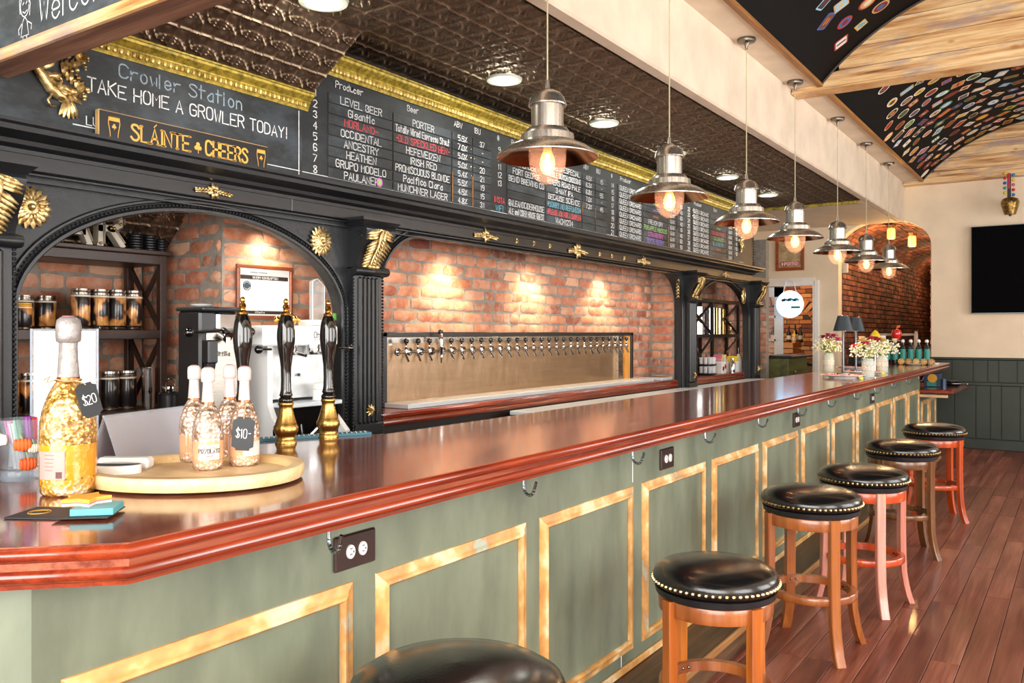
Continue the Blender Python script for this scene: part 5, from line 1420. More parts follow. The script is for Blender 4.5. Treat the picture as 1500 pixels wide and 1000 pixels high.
# teal bar mat and beer engine handles at the back edge of the bar
o = thing('bar_mat', (-2.12, 1.9, ZT), 'teal rubber bar mat with white pattern behind the pump handles', 'bar mat')
a, b = Vector((-2.22, 1.72, 0)), Vector((-2.03, 2.12, 0)); d = (b-a).normalized(); n = Vector((-d.y, d.x, 0))
m = MB(); q = [a, b, b+n*.05, a+n*.05]; m.prism([(p.x, p.y) for p in q], ZT, ZT+.008); m.build('mat', plain('teal_rubber', '2f6f80', .5), o, smooth=False)
m = MB()
for k in range(26):
    c = a+d*(.012+.0165*k)+n*.008; e = c+n*.034+d*.008; m.tube([(c.x, c.y, ZT+.0085), (e.x, e.y, ZT+.0085)], .0018, 4)
m.build('pattern', PAPER, o)
def pump(x, y, lb):
    o = thing('beer_pump_handle', (x, y, ZT), lb, 'beer pump', 'black beer pump handles on brass bases')
    MB().lathe([(0, 0), (.034, 0), (.034, .006), (.030, .012), (.028, .022), (.034, .030), (.0385, .040), (.0385, .052), (.034, .060), (.026, .085), (.021, .108), (.0215, .118), (.024, .122), (.024, .128), (.020, .132), (0, .132)], 32).build('brass_base', BRASS, o, world=False, angle=50)
    MB().lathe([(0, .13), (.022, .131), (.024, .136), (.022, .142), (.017, .146), (.021, .152), (.019, .158), (.0165, .17), (.0155, .20), (.0165, .24), (.020, .27), (.0255, .30), (.0285, .33), (.028, .355), (.0235, .385), (.018, .402), (.014, .408), (0, .408)], 32).build('handle', BALL, o, world=False, angle=60)
    MB().lathe([(0, .405), (.0155, .406), (.0165, .411), (.012, .416), (.008, .419), (.0085, .425), (.011, .430), (.0085, .438), (.005, .441), (.0078, .446), (.0078, .452), (.004, .458), (0, .459)], 20).build('finial', BRASSP, o, world=False)
pump(-2.09, 1.63, 'black beer pump handle half hidden behind the small bottles'); pump(-2.095, 1.80, 'middle black beer pump handle on a brass base'); pump(-2.10, 1.985, 'right hand black beer pump handle on a brass base')
# ================================================================ LEFT ALCOVE
sc = thing('side_counter', (-3.4, 2.2, 0), 'dark low counter in the left arch carrying the coffee machines', 'counter')
MB().box(-3.59, -2.98, .9, 3.06, .88, .925, b=.004).build('top', DARKW, sc); MB().box(-3.43, -3.02, .95, 3.04, 0, .88).build('body', BLK, sc, smooth=False)
sh = thing('shelving_unit', (-3.95, 1.9, 0), 'dark wood open shelving unit with X shaped ends holding cans', 'shelf')
SHW = wood('espresso_shelf_wood', '2b1c17', '3d2a22', 'y', rough=.4, rnd=0)
for z in (1.795, 1.43, 1.045, .62):
    MB().box(-4.08, -3.76, 1.25, 2.475, z, z+.045, b=.003).build('shelf', SHW, sh)
MB().box(-4.10, -3.735, 1.22, 2.50, 1.84, 1.862, b=.004).build('top_board', SHW, sh)
for x in (-4.06, -3.775):
    for y in (1.27, 2.46): MB().box(x-.018, x+.018, y-.018, y+.018, 0, 1.84, b=.002).build('post', SHW, sh)
for (za, zb) in ((1.475, 1.795), (1.09, 1.43), (.665, 1.045)):
    for s_ in (0, 1):
        a = (-4.05, 2.46, za if s_ else zb); b = (-3.785, 2.46, zb if s_ else za)
        MB().cyl(a, b, .014, n=6).build('cross_brace', SHW, sh)
def canmat():
    t = NT('can_art'); v = t.coord((9, 9, 7), rnd=9); n = t.noise(v, 1.2, 2); vo = t.n('ShaderNodeTexVoronoi', Vector=t.coord((26, 26, 16), rnd=5), Scale=1.0)
    col = t.ramp(n, [(.46, '171314'), (.53, '241b1a'), (.57, 'b8763a'), (.64, 'd09a58'), (.70, '8a3a26')], 'LINEAR')
    col = t.mix(t.ramp(vo.outputs['Distance'], [(.1, .35), (.2, 0.0)]), col, lin('e8c08a')); return t.out(col, .3, .2, Coat_Weight=.5)
CANM = canmat(); CANW = plain('cream_strip', 'e4d8c4', .5); CANT = metal('can_lid_tin', 'c4beb6', .25)
def can(loc, r, h, label, grp, lid=None):
    c = thing('beer_can', loc, label, 'can', grp)
    MB().lathe([(r*.96, h*.10), (r, h*.12), (r, h*.84), (r*.96, h*.86)], 24).build('label_wrap', CANM, c, world=False)
    MB().lathe([(0, 0), (r*.88, 0), (r*.94, h*.03), (r*.86, h*.05), (r*.97, h*.10)], 24).build('base', CANT, c, world=False)
    MB().lathe([(r*.97, h*.86), (r*.99, h*.90), (r*.9, h*.92), (r*.99, h*.95), (r*.97, h), (r*.9, h), (r*.88, h*.98), (0, h*.98)], 24).build('lid', lid or CANT, c, world=False)
    MB().lathe([(r*1.004, h*.80), (r*1.004, h*.845)], 24).build('strip', CANW, c, world=False)
    return c
for i, y in enumerate((2.10, 2.19, 2.275, 2.36)): can((-3.86, y, 1.476), .043, .19, 'tall printed beer can on the middle shelf, %s of the four taller cans' % ['leftmost', 'second', 'third', 'rightmost'][i], 'tall cans on the middle shelf')
for i, y in enumerate((1.80, 1.90, 2.0)): can((-3.98, y, 1.476), .045, .155, 'shorter dark can on the middle shelf, %s in the rear group' % ['left', 'centre', 'right'][i], 'short cans on the middle shelf')
can((-3.83, 1.83, 1.476), .034, .115, 'small can with a yellow lid at the left of the middle shelf', 'small cans', plain('yellow_lid', 'e0a83a', .4))
for i, y in enumerate((2.14, 2.24, 2.33)): can((-3.86, y, 1.091), .043, .185, 'printed beer can on the lower shelf, %s of three' % ['left', 'centre', 'right'][i], 'cans on the lower shelf')
for i, y in enumerate((1.80, 1.89)): can((-3.9, y, 1.091), .042, .19, 'dark beer can at the far left of the lower shelf, %s one' % ['left', 'right'][i], 'dark cans on the lower shelf')
o = thing('thermos', (-3.70, 2.36, 1.05), 'tall silver thermos cup at the right of the lower shelf', 'thermos'); o.location.z = 1.0905; o.location.x = -3.79; o.location.y = 2.40
MB().lathe([(0, 0), (.028, 0), (.031, .02), (.033, .19), (.035, .20), (.03, .2), (.028, .19), (0, .18)], 24).build('body', metal('thermos_steel', 'c9c6c6', .25), o, world=False)
MB().sph((.03, -.012, .09), .012, 12, 8, (.3, 1, 1.4)).build('badge', BALL, o, world=False)
def letter_sign(ch, y, w_, label):
    o = thing('marquee_letter', (-3.775, y, 1.863), label, 'letter', 'marquee letters on top of the shelving')
    WHT = plain('marquee_cream', 'e6dccb', .5); 
    S_ = {'A': [[(0, 0), (.42, 1), (.58, 1), (1, 0)], [(.2, .33), (.8, .33)]], 'R': [[(.08, 0), (.08, 1), (.62, 1), (.9, .86), (.9, .66), (.62, .5), (.08, .5)], [(.5, .5), (.95, 0)]], 'B': [[(.08, 0), (.08, 1), (.6, 1), (.85, .85), (.85, .65), (.6, .52), (.08, .52)], [(.6, .52), (.92, .38), (.92, .15), (.65, 0), (.08, 0)]]}[ch]
    face = MB(); rim = MB(); bulbs = MB(); H_ = .17
    for st in S_:
        st = [(a*w_-w_/2, b*H_+.0) for a, b in st]
        ribbon(face, [(a, b*.86+.012) for a, b in st], .030, lambda a, b: (.002, a, b)); 
        for a, b in zip(st, st[1:]):
            d = Vector((0, b[0]-a[0], (b[1]-a[1])*.86)); L = d.length; u = d/L; n = Vector((0, -u.z, u.y))*.017
            for s_ in (-1, 1):
                p, q = Vector((0, a[0], a[1]*.86+.012))+n*s_, Vector((0, b[0], b[1]*.86+.012))+n*s_
                rim.add([p+Vector((-.03, 0, 0)), q+Vector((-.03, 0, 0)), q+Vector((.016, 0, 0)), p+Vector((.016, 0, 0))], [(0, 1, 2, 3)])
            bulbs.sph((.008, a[0], a[1]*.86+.014), .0075, 8, 5)
    face.build('face', WHT, o, world=False, smooth=False); rim.build('rim', WHT, o, world=False, smooth=False); bulbs.build('bulbs', BRASS, o, world=False, kind='stuff')
letter_sign('B', 1.85, .12, 'cream marquee letter B, left, mostly hidden by the arch'); letter_sign('A', 2.02, .14, 'cream marquee letter A, middle letter'); letter_sign('R', 2.195, .12, 'cream marquee letter R, right letter on the shelving')
for i, (y, x, n_, r) in enumerate(((2.27, -3.86, 5, .032), (2.33, -3.79, 6, .034), (2.40, -3.785, 6, .031), (2.465, -3.79, 5, .029))):
    o = MB(); 
    for k in range(n_): o.lathe([(0, .0125*k), (r, .0125*k), (r*1.02, .0125*k+.005), (r*.9, .0125*k+.0115), (0, .0125*k+.0115)], 20, (x, y, 1.8625))
    o.build('lid_stack', BLK, label='stack of black lids on the shelving, %s' % ['behind the letter R', 'first right of the letter R', 'second right of the letter R', 'at the right end'][i], cat='lids', group='stacks of black lids', kind='stuff')
# ribbed cup with sieve
o = thing('ribbed_cup', (-3.62, 2.40, .926), 'black ribbed cup with a metal sieve in it beside the coffee grinder', 'cup')
m = MB(); m.lathe([(0, 0), (.045, 0)]+[(.048+.0014*(k % 2)+.00006*k, .01+.0075*k) for k in range(32)]+[(.044, .25), (0, .24)], 28); m.build('cup', BLK, o, world=False)
m = MB(); m.lathe([(.03, .25), (.036, .275), (.034, .28)], 18); m.tube([(.036*cos(a), .0+.005, .28+.035*sin(a)) for a in [pi*k/8 for k in range(9)]], .0025, 6); m.build('sieve', CHROME, o, world=False)

# framed licence
fr = thing('framed_licence', (-3.435, 2.81, 1.53), 'wood framed printed licence certificate on the brick wall', 'picture frame')
FRW = wood('cherry_frame', '5a2c18', '8a4a2a', 'y', rnd=1, rough=.3)
def frame(o, ax, c, a0, a1, z0, z1, w_, mt, d=.02):
    for (p, q, r_, s_) in ((a0, a1, z0, z0+w_), (a0, a1, z1-w_, z1), (a0, a0+w_, z0+w_, z1-w_), (a1-w_, a1, z0+w_, z1-w_)):
        (MB().box(c, c+d, p, q, r_, s_, b=.003) if ax == 'x' else MB().box(p, q, c-d, c, r_, s_, b=.003)).build('frame_side', mt, o)
frame(fr, 'x', -3.436, 2.635, 2.985, 1.53, 1.80, .018, FRW)
MB().box(-3.436, -3.430, 2.65, 2.97, 1.545, 1.785).build('paper', PAPER, fr, smooth=False)
fx = -3.4295
MB().box(fx-.0003, fx, 2.66, 2.96, 1.727, 1.748).build('black_band', INK, fr, smooth=False); MB().box(fx-.0003, fx, 2.66, 2.96, 1.555, 1.572).build('black_band', INK, fr, smooth=False)
def ltf(t_, y, z, h, mt, par, x=fx+.0008, **k): letter(t_, (x, y, z), UY, UZ, h, mt, par, jit=0, **k)
ltf('~~~~~~ ~~~~~~~', 2.72, 1.757, .010, INK, fr, w_=.0014, fit=.2); ltf('WINERY-CONSUMPTION', 2.735, 1.732, .011, PAPER, fr, w_=.0016, fit=.16); ltf('Effective', 2.75, 1.559, .009, PAPER, fr, w_=.0013)
for i in range(5): ltf(['~~~', '~~~~', '~~~~', '~~~', '~~~~'][i], 2.735, 1.71-.013*i, .006, INK, fr, w_=.0009); ltf(['~~~~ ~~~', '~~~~~', '~~~~ ~~~', '~~~~', '~~~'][i], 2.80, 1.71-.013*i, .006, INK, fr, w_=.0009)
m = MB(); m.tube([(fx+.0005, 2.70+.022*cos(a), 1.695+.022*sin(a)) for a in [2*pi*k/24 for k in range(24)]], .003, 4, close=True); m.cyl((fx, 2.70, 1.695), (fx+.0006, 2.70, 1.695), .017, n=20); m.box(fx, fx+.0012, 2.676, 2.724, 1.689, 1.701); m.build('round_seal', plain('seal_ink', '2f4450', .5), fr)
# small framed notice low on the wall
nf = thing('framed_notice', (-3.43, 2.75, 1.18), 'small wood framed printed notice low behind the white machine', 'picture frame')
frame(nf, 'x', -3.436, 2.66, 2.86, 1.17, 1.47, .016, wood('light_frame', '8a5a2c', 'b98448', 'y', rnd=1)); MB().box(-3.436, -3.430, 2.67, 2.85, 1.18, 1.46).build('paper', plain('grey_paper', 'b9b9b4', .6), nf, smooth=False)
for i in range(7): ltf('~~~~~~~~~~'[i % 3:], 2.69, 1.43-.03*i, .009, INK, nf, w_=.0012, fit=.14)

# black and steel espresso machine / grinder
em = thing('espresso_machine', (-3.3, 2.31, .926), 'tall black and steel lever espresso machine in the left arch', 'coffee machine')
MB().box(-3.27, -3.11, 2.205, 2.40, .926, 1.555, b=.010).build('body', BLK, em)
MB().box(-3.26, -3.10, 2.235, 2.395, 1.02, 1.47, b=.006).build('steel_front', STEEL, em); MB().box(-3.28, -3.08, 2.20, 2.41, 1.555, 1.572, b=.006).build('top_tray', BLKM, em)
MB().box(-3.25, -3.09, 2.28, 2.38, 1.47, 1.55, b=.01).build('group_head', CHROME, em)
MB().box(-3.14, -3.02, 2.21, 2.40, .926, .99, b=.006).build('drip_tray', STEEL, em)
m = MB(); m.cyl((-3.07, 2.13, 1.462), (-3.07, 2.28, 1.468), .006, n=8); m.cyl((-3.12, 2.31, 1.47), (-3.06, 2.31, 1.44), .028, .024, n=16); m.cyl((-3.06, 2.31, 1.44), (-3.06, 2.31, 1.415), .012, n=10); m.cyl((-3.06, 2.31, 1.455), (-3.06, 2.42, 1.465), .007, n=8); m.build('lever_arms', CHROME, em)
m = MB(); m.sph((-3.07, 2.125, 1.462), .02, 12, 8); m.build('lever_knob', BALL, em); m = MB(); m.sph((-3.06, 2.43, 1.465), .02, 12, 8); m.build('lever_knob', BALL, em)
m = MB(); m.box(-3.10, -3.05, 2.205, 2.255, 1.33, 1.43, b=.006); m.lathe([(0, -.03), (.02, -.028), (.024, 0), (0, .0)], 14, (-3.075, 2.23, 1.33)); m.build('hopper_block', BLK, em)
m = MB(); m.cyl((-3.075, 2.23, 1.30), (-3.06, 2.235, 1.27), .007, .004, n=8); m.build('spout', CHROME, em)
m = MB(); write(m, 'Ottilia', (-3.0985, 2.28, 1.36), UY, UZ, .02, width=.07, w_=.0025); m.build('lettering', BALL, em, smooth=False)
o = thing('saucer', (-3.20, 2.28, 1.572), 'small white saucer on top of the black espresso machine', 'saucer'); MB().lathe([(0, 0), (.025, 0), (.048, .012), (.05, .014), (.046, .014), (.025, .005), (0, .004)], 24).build('dish', WPL, o, world=False)
# white espresso machine
wm = thing('espresso_machine', (-3.3, 2.76, .926), 'white espresso machine with black levers beside the black one', 'coffee machine')
WM = plain('machine_white', 'e8e8e6', .3, var=.02, Coat_Weight=.4)
def side(y0, y1):
    out = [(-3.42, .93), (-2.99, .93), (-2.98, .985), (-3.07, 1.07), (-3.10, 1.13), (-3.10, 1.49), (-3.42, 1.49)]
    m = MB(); m.M = Matrix(((1, 0, 0, 0), (0, 0, 1, 0), (0, 1, 0, 0), (0, 0, 0, 1))); m.prism(out, y0, y1); return m.build('side_panel', WM, wm, smooth=False)
side(2.555, 2.585); side(2.93, 2.96)
MB().box(-3.42, -3.12, 2.585, 2.93, 1.15, 1.49).build('back_panel', plain('light_steel', 'd6d9da', .35, Metallic=.3), wm, smooth=False)
MB().box(-3.42, -3.06, 2.50, 2.96, 1.40, 1.495, b=.008).build('head', WM, wm); MB().box(-3.42, -3.0, 2.585, 2.93, 1.115, 1.135, b=.003).build('drip_grate', STEELT, wm)
MB().box(-3.40, -3.03, 2.585, 2.93, .93, 1.115).build('base', BALL, wm, smooth=False)
m = MB(); 
for y in (2.66, 2.80): m.lathe([(0, -.03), (.03, -.028), (.034, 0), (.034, .02), (0, .02)], 18, (-3.07, y, 1.385)); m.cyl((-3.05, y, 1.37), (-2.98, y+.02, 1.355), .008, n=8)
m.cyl((-3.08, 2.50, 1.385), (-3.08, 2.56, 1.385), .006, n=8); m.cyl((-3.06, 2.96, 1.385), (-3.04, 3.0, 1.385), .006, n=8); m.cyl((-3.03, 2.72, .95), (-2.97, 2.76, 1.02), .012, n=8); m.build('groups', CHROME, wm, kind='stuff')
for p in ((-3.08, 2.49, 1.385), (-3.04, 3.02, 1.385), (-3.11, 2.75, 1.26)): MB().sph(p, .02 if p[0] > -3.1 else .008, 12, 8).build('lever_knob', BALL, wm)
m = MB(); write(m, 'Ottilia', (-3.0585, 2.80, 1.435), UY, UZ, .03, width=.10, w_=.0035); ribbon(m, [(2.80, 1.428), (2.93, 1.43)], .002, lambda a, b: (-3.0585, a, b)); m.build('lettering', INK, wm, smooth=False)
m = MB(); m.box(-3.075, -3.07, 2.556-.002, 2.556, 0, 0.0); 
for z, h in ((.99, .03),): m.box(-3.06, -3.045, 2.553, 2.5555, z, z+h)
m.build('switch', BALL, wm)
o = thing('white_jug', (-3.06, 2.83, 1.136), 'small white lidded jug on the white machine', 'jug'); MB().lathe([(0, 0), (.028, 0), (.03, .03), (.031, .045), (.027, .05), (.031, .055), (.03, .075), (.024, .082), (0, .083)], 24).build('body', WPL, o, world=False)
ROSE = BRASSP
o = thing('brass_ornament', (-3.25, 2.80, 1.497), 'polished brass bell ornament on top of the white machine', 'ornament')
MB().lathe([(0, 0), (.035, 0), (.045, .015), (.042, .04), (.026, .06), (.012, .066), (.014, .074), (.006, .08), (.008, .088), (0, .092)], 24).build('bell', ROSE, o, world=False)
for q in range(6): 
    a = 2*pi*q/6; MB().sph((.05*cos(a), .05*sin(a), .03), .016, 10, 7).build('scroll', ROSE, o, world=False)
o = thing('white_box', (-3.2, 2.96, 1.497), 'flat white box under the glass award', 'box'); MB().box(-.07, .05, -.075, .035, 0, .028, b=.004).build('box', WPL, o, world=False)
o = thing('glass_award', (-3.18, 2.93, 1.526), 'clear glass award with a sloping top above the white machine', 'award')
m = MB(); m.M = Matrix.Rotation(R(15), 4, 'Z') @ Matrix(((0, 0, 1, 0), (1, 0, 0, 0), (0, 1, 0, 0), (0, 0, 0, 1))); m.prism([(-.055, 0), (.055, 0), (.055, .17), (.03, .185), (-.01, .205), (-.055, .19)], -.009, .009); m.build('slab', thin('award_glass', 'eef6f8', .22, .02), o, world=False, smooth=False)
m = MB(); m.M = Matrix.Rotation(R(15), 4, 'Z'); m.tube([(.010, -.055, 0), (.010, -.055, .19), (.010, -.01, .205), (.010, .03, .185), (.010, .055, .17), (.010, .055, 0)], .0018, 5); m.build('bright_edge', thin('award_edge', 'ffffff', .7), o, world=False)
o = thing('green_tape', (-3.12, 2.965, 1.526), 'roll of green tape in front of the glass award', 'tape'); m = MB(); m.lathe([(.018, 0), (.03, 0), (.03, .032), (.018, .032), (.018, 0)], 24); m.build('roll', plain('green_tape', '3f9a22', .4), o, world=False)

# ================================================================ RIGHT ARCH ALCOVE
g = thing('glass_shelf', (-3.45, 9.2, 0), 'black X framed shelving in the small right hand arch', 'shelf')
for x in (-3.57, -3.43):
    for y in (8.25, 9.0, 9.85): MB().box(x-.014, x+.014, y-.02, y+.02, 1.02, 1.84).build('post', BLK, g, smooth=False)
for z in (1.80, 1.41): MB().box(-3.585, -3.415, 8.23, 9.87, z, z+.035).build('shelf', BLK, g, smooth=False)
for (ya, yb) in ((8.25, 9.0), (9.0, 9.85)):
    for (za, zb) in ((1.44, 1.80), (1.03, 1.41)):
        if ya > 8.5 or True:
            for s_ in (0, 1):
                if ya > 8.9: MB().cyl((-3.43, ya+.42, (za+zb)/2), (-3.43, yb, zb if s_ else za), .014, n=6).build('cross_brace', BLK, g)
                else: MB().cyl((-3.43, ya, za if s_ else zb), (-3.43, yb, zb if s_ else za), .014, n=6).build('cross_brace', BLK, g)
for i, (y, r, h, mt, lb) in enumerate(((8.75, .07, .30, CHROME, 'tall chrome pitcher'), (8.55, .06, .26, metal('copper_pitcher', 'b87a4a', .25), 'copper coloured pitcher'), (9.12, .07, .30, CHROME, 'chrome cylinder standing right of the post'), (9.26, .045, .30, BRASSP, 'tall brass cylinder'), (9.40, .045, .30, STEEL, 'steel cylinder'), (9.52, .035, .29, BRASSP, 'slim brass cylinder at the right end'))):
    o = thing('metal_cylinder', (-3.50, y, 1.446), lb+' on the right arch shelf', 'container', 'metal cylinders on the right arch shelf'); MB().lathe([(0, 0), (r, 0), (r, h), (r*.9, h), (r*.88, h*.9), (0, h*.88)], 16).build('body', mt, o, world=False)
    MB().lathe([(r*1.01, h*.08), (r*1.02, h*.1), (r*1.01, h*.12)], 16).build('ring', mt, o, world=False)
o = thing('figurine', (-3.445, 9.62, 1.446), 'little gilt figurine on the right arch shelf', 'figurine'); m = MB(); m.lathe([(0, 0), (.03, 0), (.025, .02), (.012, .04), (.02, .09), (.01, .12), (0, .12)], 12); m.sph((0, 0, .135), .018, 8, 6); m.build('body', GOLD, o, world=False)
rack = thing('glass_rack', (-3.285, 8.45, 1.02), 'two tier black rack of small tumblers', 'rack')
for z in (.005, .10): MB().lathe([(0, z), (.105, z), (.108, z+.012), (.105, z+.014), (0, z+.012)], 24).build('tier', BLK, rack, world=False)
MB().cyl((0, 0, 0), (0, 0, .22), .008, n=8).build('post', BLK, rack, world=False)
for tz, nm in ((.02, 'lower'), (.115, 'upper')):
    for k in range(7):
        a = -1.9+k*.6; o = thing('tumbler', (-3.285+.08*cos(a), 8.45+.08*sin(a), 1.02+tz), 'small clear tumbler on the %s tier of the black rack, %s round the edge' % (nm, ORD[k]), 'glass', 'tumblers on the %s tier' % nm)
        MB().lathe([(0, 0), (.018, 0), (.022, .07), (.020, .07), (.016, .006), (0, .006)], 12).build('glass', thin('tumbler_glass', 'f2f4f6', .45) if k == 0 and nm == 'lower' else bpy.data.materials['tumbler_glass'], o, world=False)
o = thing('jar', (-3.32, 8.95, 1.02), 'glass jar of pink, yellow and green sweetener packets', 'jar'); MB().box(-.06, .06, -.09, .09, 0, .16, b=.01).build('jar', thin('jar_glass', 'eef2f2', .3), o, world=False)
for k, c in enumerate(('e56a9a', 'f2d23c', '8fd06a', 'f4f0ea', 'f09a3c')): MB().box(-.045, .045, -.08+.034*k, -.055+.034*k, .06, .20).build('packets', plain('packet_'+c, c, .6), o, world=False)
o = thing('apple_tin', (-3.245, 8.74, 1.02), 'white tin painted with red apples', 'tin'); MB().box(-.05, .05, -.06, .06, 0, .13, b=.006).build('tin', WPL, o, world=False)
for y, z, c in ((-.03, .06, '8c1f24'), (.03, .08, 'a32a2c')): MB().sph((.052, y, z), .026, 10, 7, (.2, 1, 1)).build('apple_print', plain('apple_'+c, c, .4), o, world=False)
o = thing('shaker', (-3.225, 9.07, 1.02), 'steel shaker beside the apple tin', 'shaker'); MB().lathe([(0, 0), (.03, 0), (.036, .10), (.03, .11), (.02, .14), (.018, .16), (0, .165)], 16).build('body', CHROME, o, world=False)
o = thing('yellow_carton', (-3.27, 9.21, 1.02), 'carton with a yellow top on the back counter', 'carton'); MB().box(-.05, .05, -.07, .07, 0, .12, b=.004).build('box', WPL, o, world=False); MB().box(-.045, .045, -.06, .06, .12, .18, b=.004).build('top', plain('carton_yellow', 'f0d02a', .5), o, world=False)
o = thing('syrup_bottle', (-3.27, 9.40, 1.02), 'white syrup bottle with a black checked neck', 'bottle'); MB().lathe([(0, 0), (.045, 0), (.045, .10), (.035, .15), (.018, .18), (.014, .2), (0, .2)], 20).build('body', WPL, o, world=False); MB().lathe([(.014, .2), (.014, .27), (0, .275)], 14).build('neck', BALL, o, world=False)
m = MB(); [m.box(.0435, .047, -.02, .02, .04+.02*k, .048+.02*k) for k in range(4)]; m.build('print', INK, o, world=False)

# ================================================================ FAR END
cbt = thing('cabinet', (-3.1, 10.5, 0), 'low olive green cabinet with a dark top beyond the back bar', 'cabinet')
OLV = wood('olive_cabinet', '3f4020', '66683a', 'y', rnd=0, rough=.4); MB().box(-3.28, -2.98, 10.36, 11.2, 0, 1.15, b=.004).build('body', OLV, cbt); MB().box(-3.30, -2.92, 10.33, 11.25, 1.15, 1.18, b=.006).build('top', DARKW, cbt)
m = MB(); m.lathe([(0, 0), (.012, 0), (.016, .012), (.012, .022), (0, .024)], 12, (-2.98, 10.6, .98), axis='x'); m.build('knob', CHROME, cbt)
# IMPORTED sign, neon, light switch
sg = thing('beer_sign', (-3.45, 12.07, 2.35), 'wood framed beer sign with a red band reading IMPORTED', 'sign')
frame(sg, 'y', 12.1, -3.655, -3.255, 2.345, 2.84, .045, wood('sign_frame', '7d3d1e', 'a85c30', 'x', rnd=0), .03)
MB().box(-3.62, -3.29, 12.085, 12.1, 2.38, 2.80).build('mirror', plain('tan_print', 'd6b98c', .6, var=.25, sc=9), sg, smooth=False)
MB().box(-3.58, -3.33, 12.080, 12.0849, 2.41, 2.475).build('red_band', plain('red_band', 'd42a22', .6), sg, smooth=False); letter('IMPORTED', (-3.57, 12.079, 2.422), UX, UZ, .04, PAPER, sg, width=.23, w_=.008, jit=0)
m = MB()
for k in range(3): m.tube([(-3.56+.05*t_, 12.082, 2.56+.07*k+.03*sin(t_*1.4+k)) for t_ in range(5)], .005, 5)
m.build('script_scroll', plain('faded_gold', 'd9c79a', .5), sg)
ne = thing('neon_sign', (-3.44, 12.0, 1.68), 'round glowing white and blue sign hung on a cord in the doorway', 'neon sign')
m = MB(); m.lathe([(0, 0), (.175, 0), (.175, .04), (0, .04)], 36, (-3.44, 12.04, 1.865), axis='y'); m.M = Matrix(); m.build('disc', glow('neon_disc', 'cfe6f4', .7), ne)
m = MB(); m.tube([(-3.44+.178*cos(a), 12.03, 1.865+.178*sin(a)) for a in [2*pi*k/36 for k in range(36)]], .014, 8, close=True); m.build('neon_ring', glow('neon_ring', '9fd0ff', 4), ne)
m = MB(); write(m, '~~~', (-3.55, 12.032, 1.88), UX, UZ, .09, width=.22, w_=.018); m.build('lettering', plain('teal_print', '2f6f7a', .5), ne, smooth=False)
m = MB(); m.prism([(0, 0)], 0, 0) if False else None
MB().box(-3.42, -3.30, 12.028, 12.034, 1.81, 1.835).build('green_band', plain('green_print', '3d7a44', .5), ne)
MB().tube([(-3.54, 12.03, 2.0), (-3.50, 12.05, 2.2), (-3.40, 12.05, 2.2), (-3.34, 12.03, 2.0)], .006, 6).build('cord', PAPER, ne)
o = MB().box(-2.79, -2.70, 12.42, 12.46, 2.30, 2.46, b=.008).build('wall_box', plain('switch_cream', 'e2d9c8', .5), label='small cream wall box at the left edge of the brick arch', cat='wall box')
o.location = (-2.775, 12.36, 2.30)
# television, bell
tv = thing('television', (-.5, 12.07, 1.68), 'black wall mounted television on the cream wall', 'television')
MB().box(-1.182, .60, 12.03, 12.085, 1.70, 2.80, b=.006).build('case', plain('tv_grey', '8fa2a8', .3), tv); MB().box(-1.174, .592, 12.024, 12.0295, 1.712, 2.792).build('screen', plain('tv_black', '010102', .9, var=0, Specular_IOR_Level=.1), tv, smooth=False)
bell = thing('cow_bell', (-.745, 11.87, 2.93), 'brass cow bell on a strap with colourful tassels hanging from the beam', 'bell')
m = MB(); m.lathe([(0, .0), (.062, .004), (.07, .03), (.095, .12), (.10, .15), (.085, .19), (.045, .21), (0, .212)], 24, (-.745, 11.87, 2.90)); m.build('bell', gold('aged_brass', '4e3d1e', 'a8874a', .35), bell, angle=60)
m = MB(); m.sph((-.745, 11.87, 2.895), .016, 8, 6); m.build('clapper', BALL, bell)
m = MB(); m.box(-.775, -.735, 11.865, 11.875, 3.11, 3.40, b=.003); m.build('strap', BLK, bell)
MB().box(-.765, -.745, 11.86, 11.866, 3.22, 3.41).build('red_ribbon', plain('red_ribbon', 'c4283a', .6), bell)
for k, c in enumerate(('2f6fc4', 'e0c23a', 'd0342a', '3a9a8a', 'e86a9a', '3b57c0', 'f0d04a', 'cf2f2f', '2d8ac0', 'e8b23a')):
    s_ = -1 if k % 2 else 1; MB().sph((-.755+s_*(.045), 11.865, 3.14+.03*k), .02, 8, 6).build('tassel', plain('tassel_%d' % k, c, .8), bell)
# corridor lamps
for i, (x, z) in enumerate(((-2.24, 2.78), (-2.01, 2.68))):
    o = thing('jar_lamp', (x, 13.6, z), 'amber jar lamp under the brick vault, %s one' % ('left' if i == 0 else 'right'), 'wall lamp', 'amber lamps in the brick corridor')
    y = 12.75+.25*i; o.location = (x, y, z)
    MB().lathe([(0, .0), (.04, .0), (.05, .02), (.05, .13), (.04, .15)], 16).build('glass', glow('lamp_jar_glow', 'ffb855', 3.0) if i == 0 else bpy.data.materials['lamp_jar_glow'], o, world=False)
    MB().lathe([(.045, .145), (.06, .15), (.06, .17), (.07, .175), (.07, .19), (0, .19)], 16).build('cap', BRASS, o, world=False)
    m = MB(); [m.cyl((.055*cos(a), .055*sin(a), 0), (.055*cos(a), .055*sin(a), .15), .004, n=5) for a in [k*pi/2 for k in range(4)]]; m.build('guard', BRASS, o, world=False)
    point('corridor_lamp_and_fill', (x, y, z-.06), 22, (1, .58, .22), .05)
for yy_, pw_ in ((14.6, 14), (16.6, 16), (18.8, 18)): point('corridor_lamp_and_fill', (-2.15, yy_, 2.6), pw_, (1, .60, .28), .05)  # fill lights added deeper in the corridor, no lamps hang here
point('back_room_light', (-4.0, 13.6, 2.7), 60, (1, .72, .42), .1)
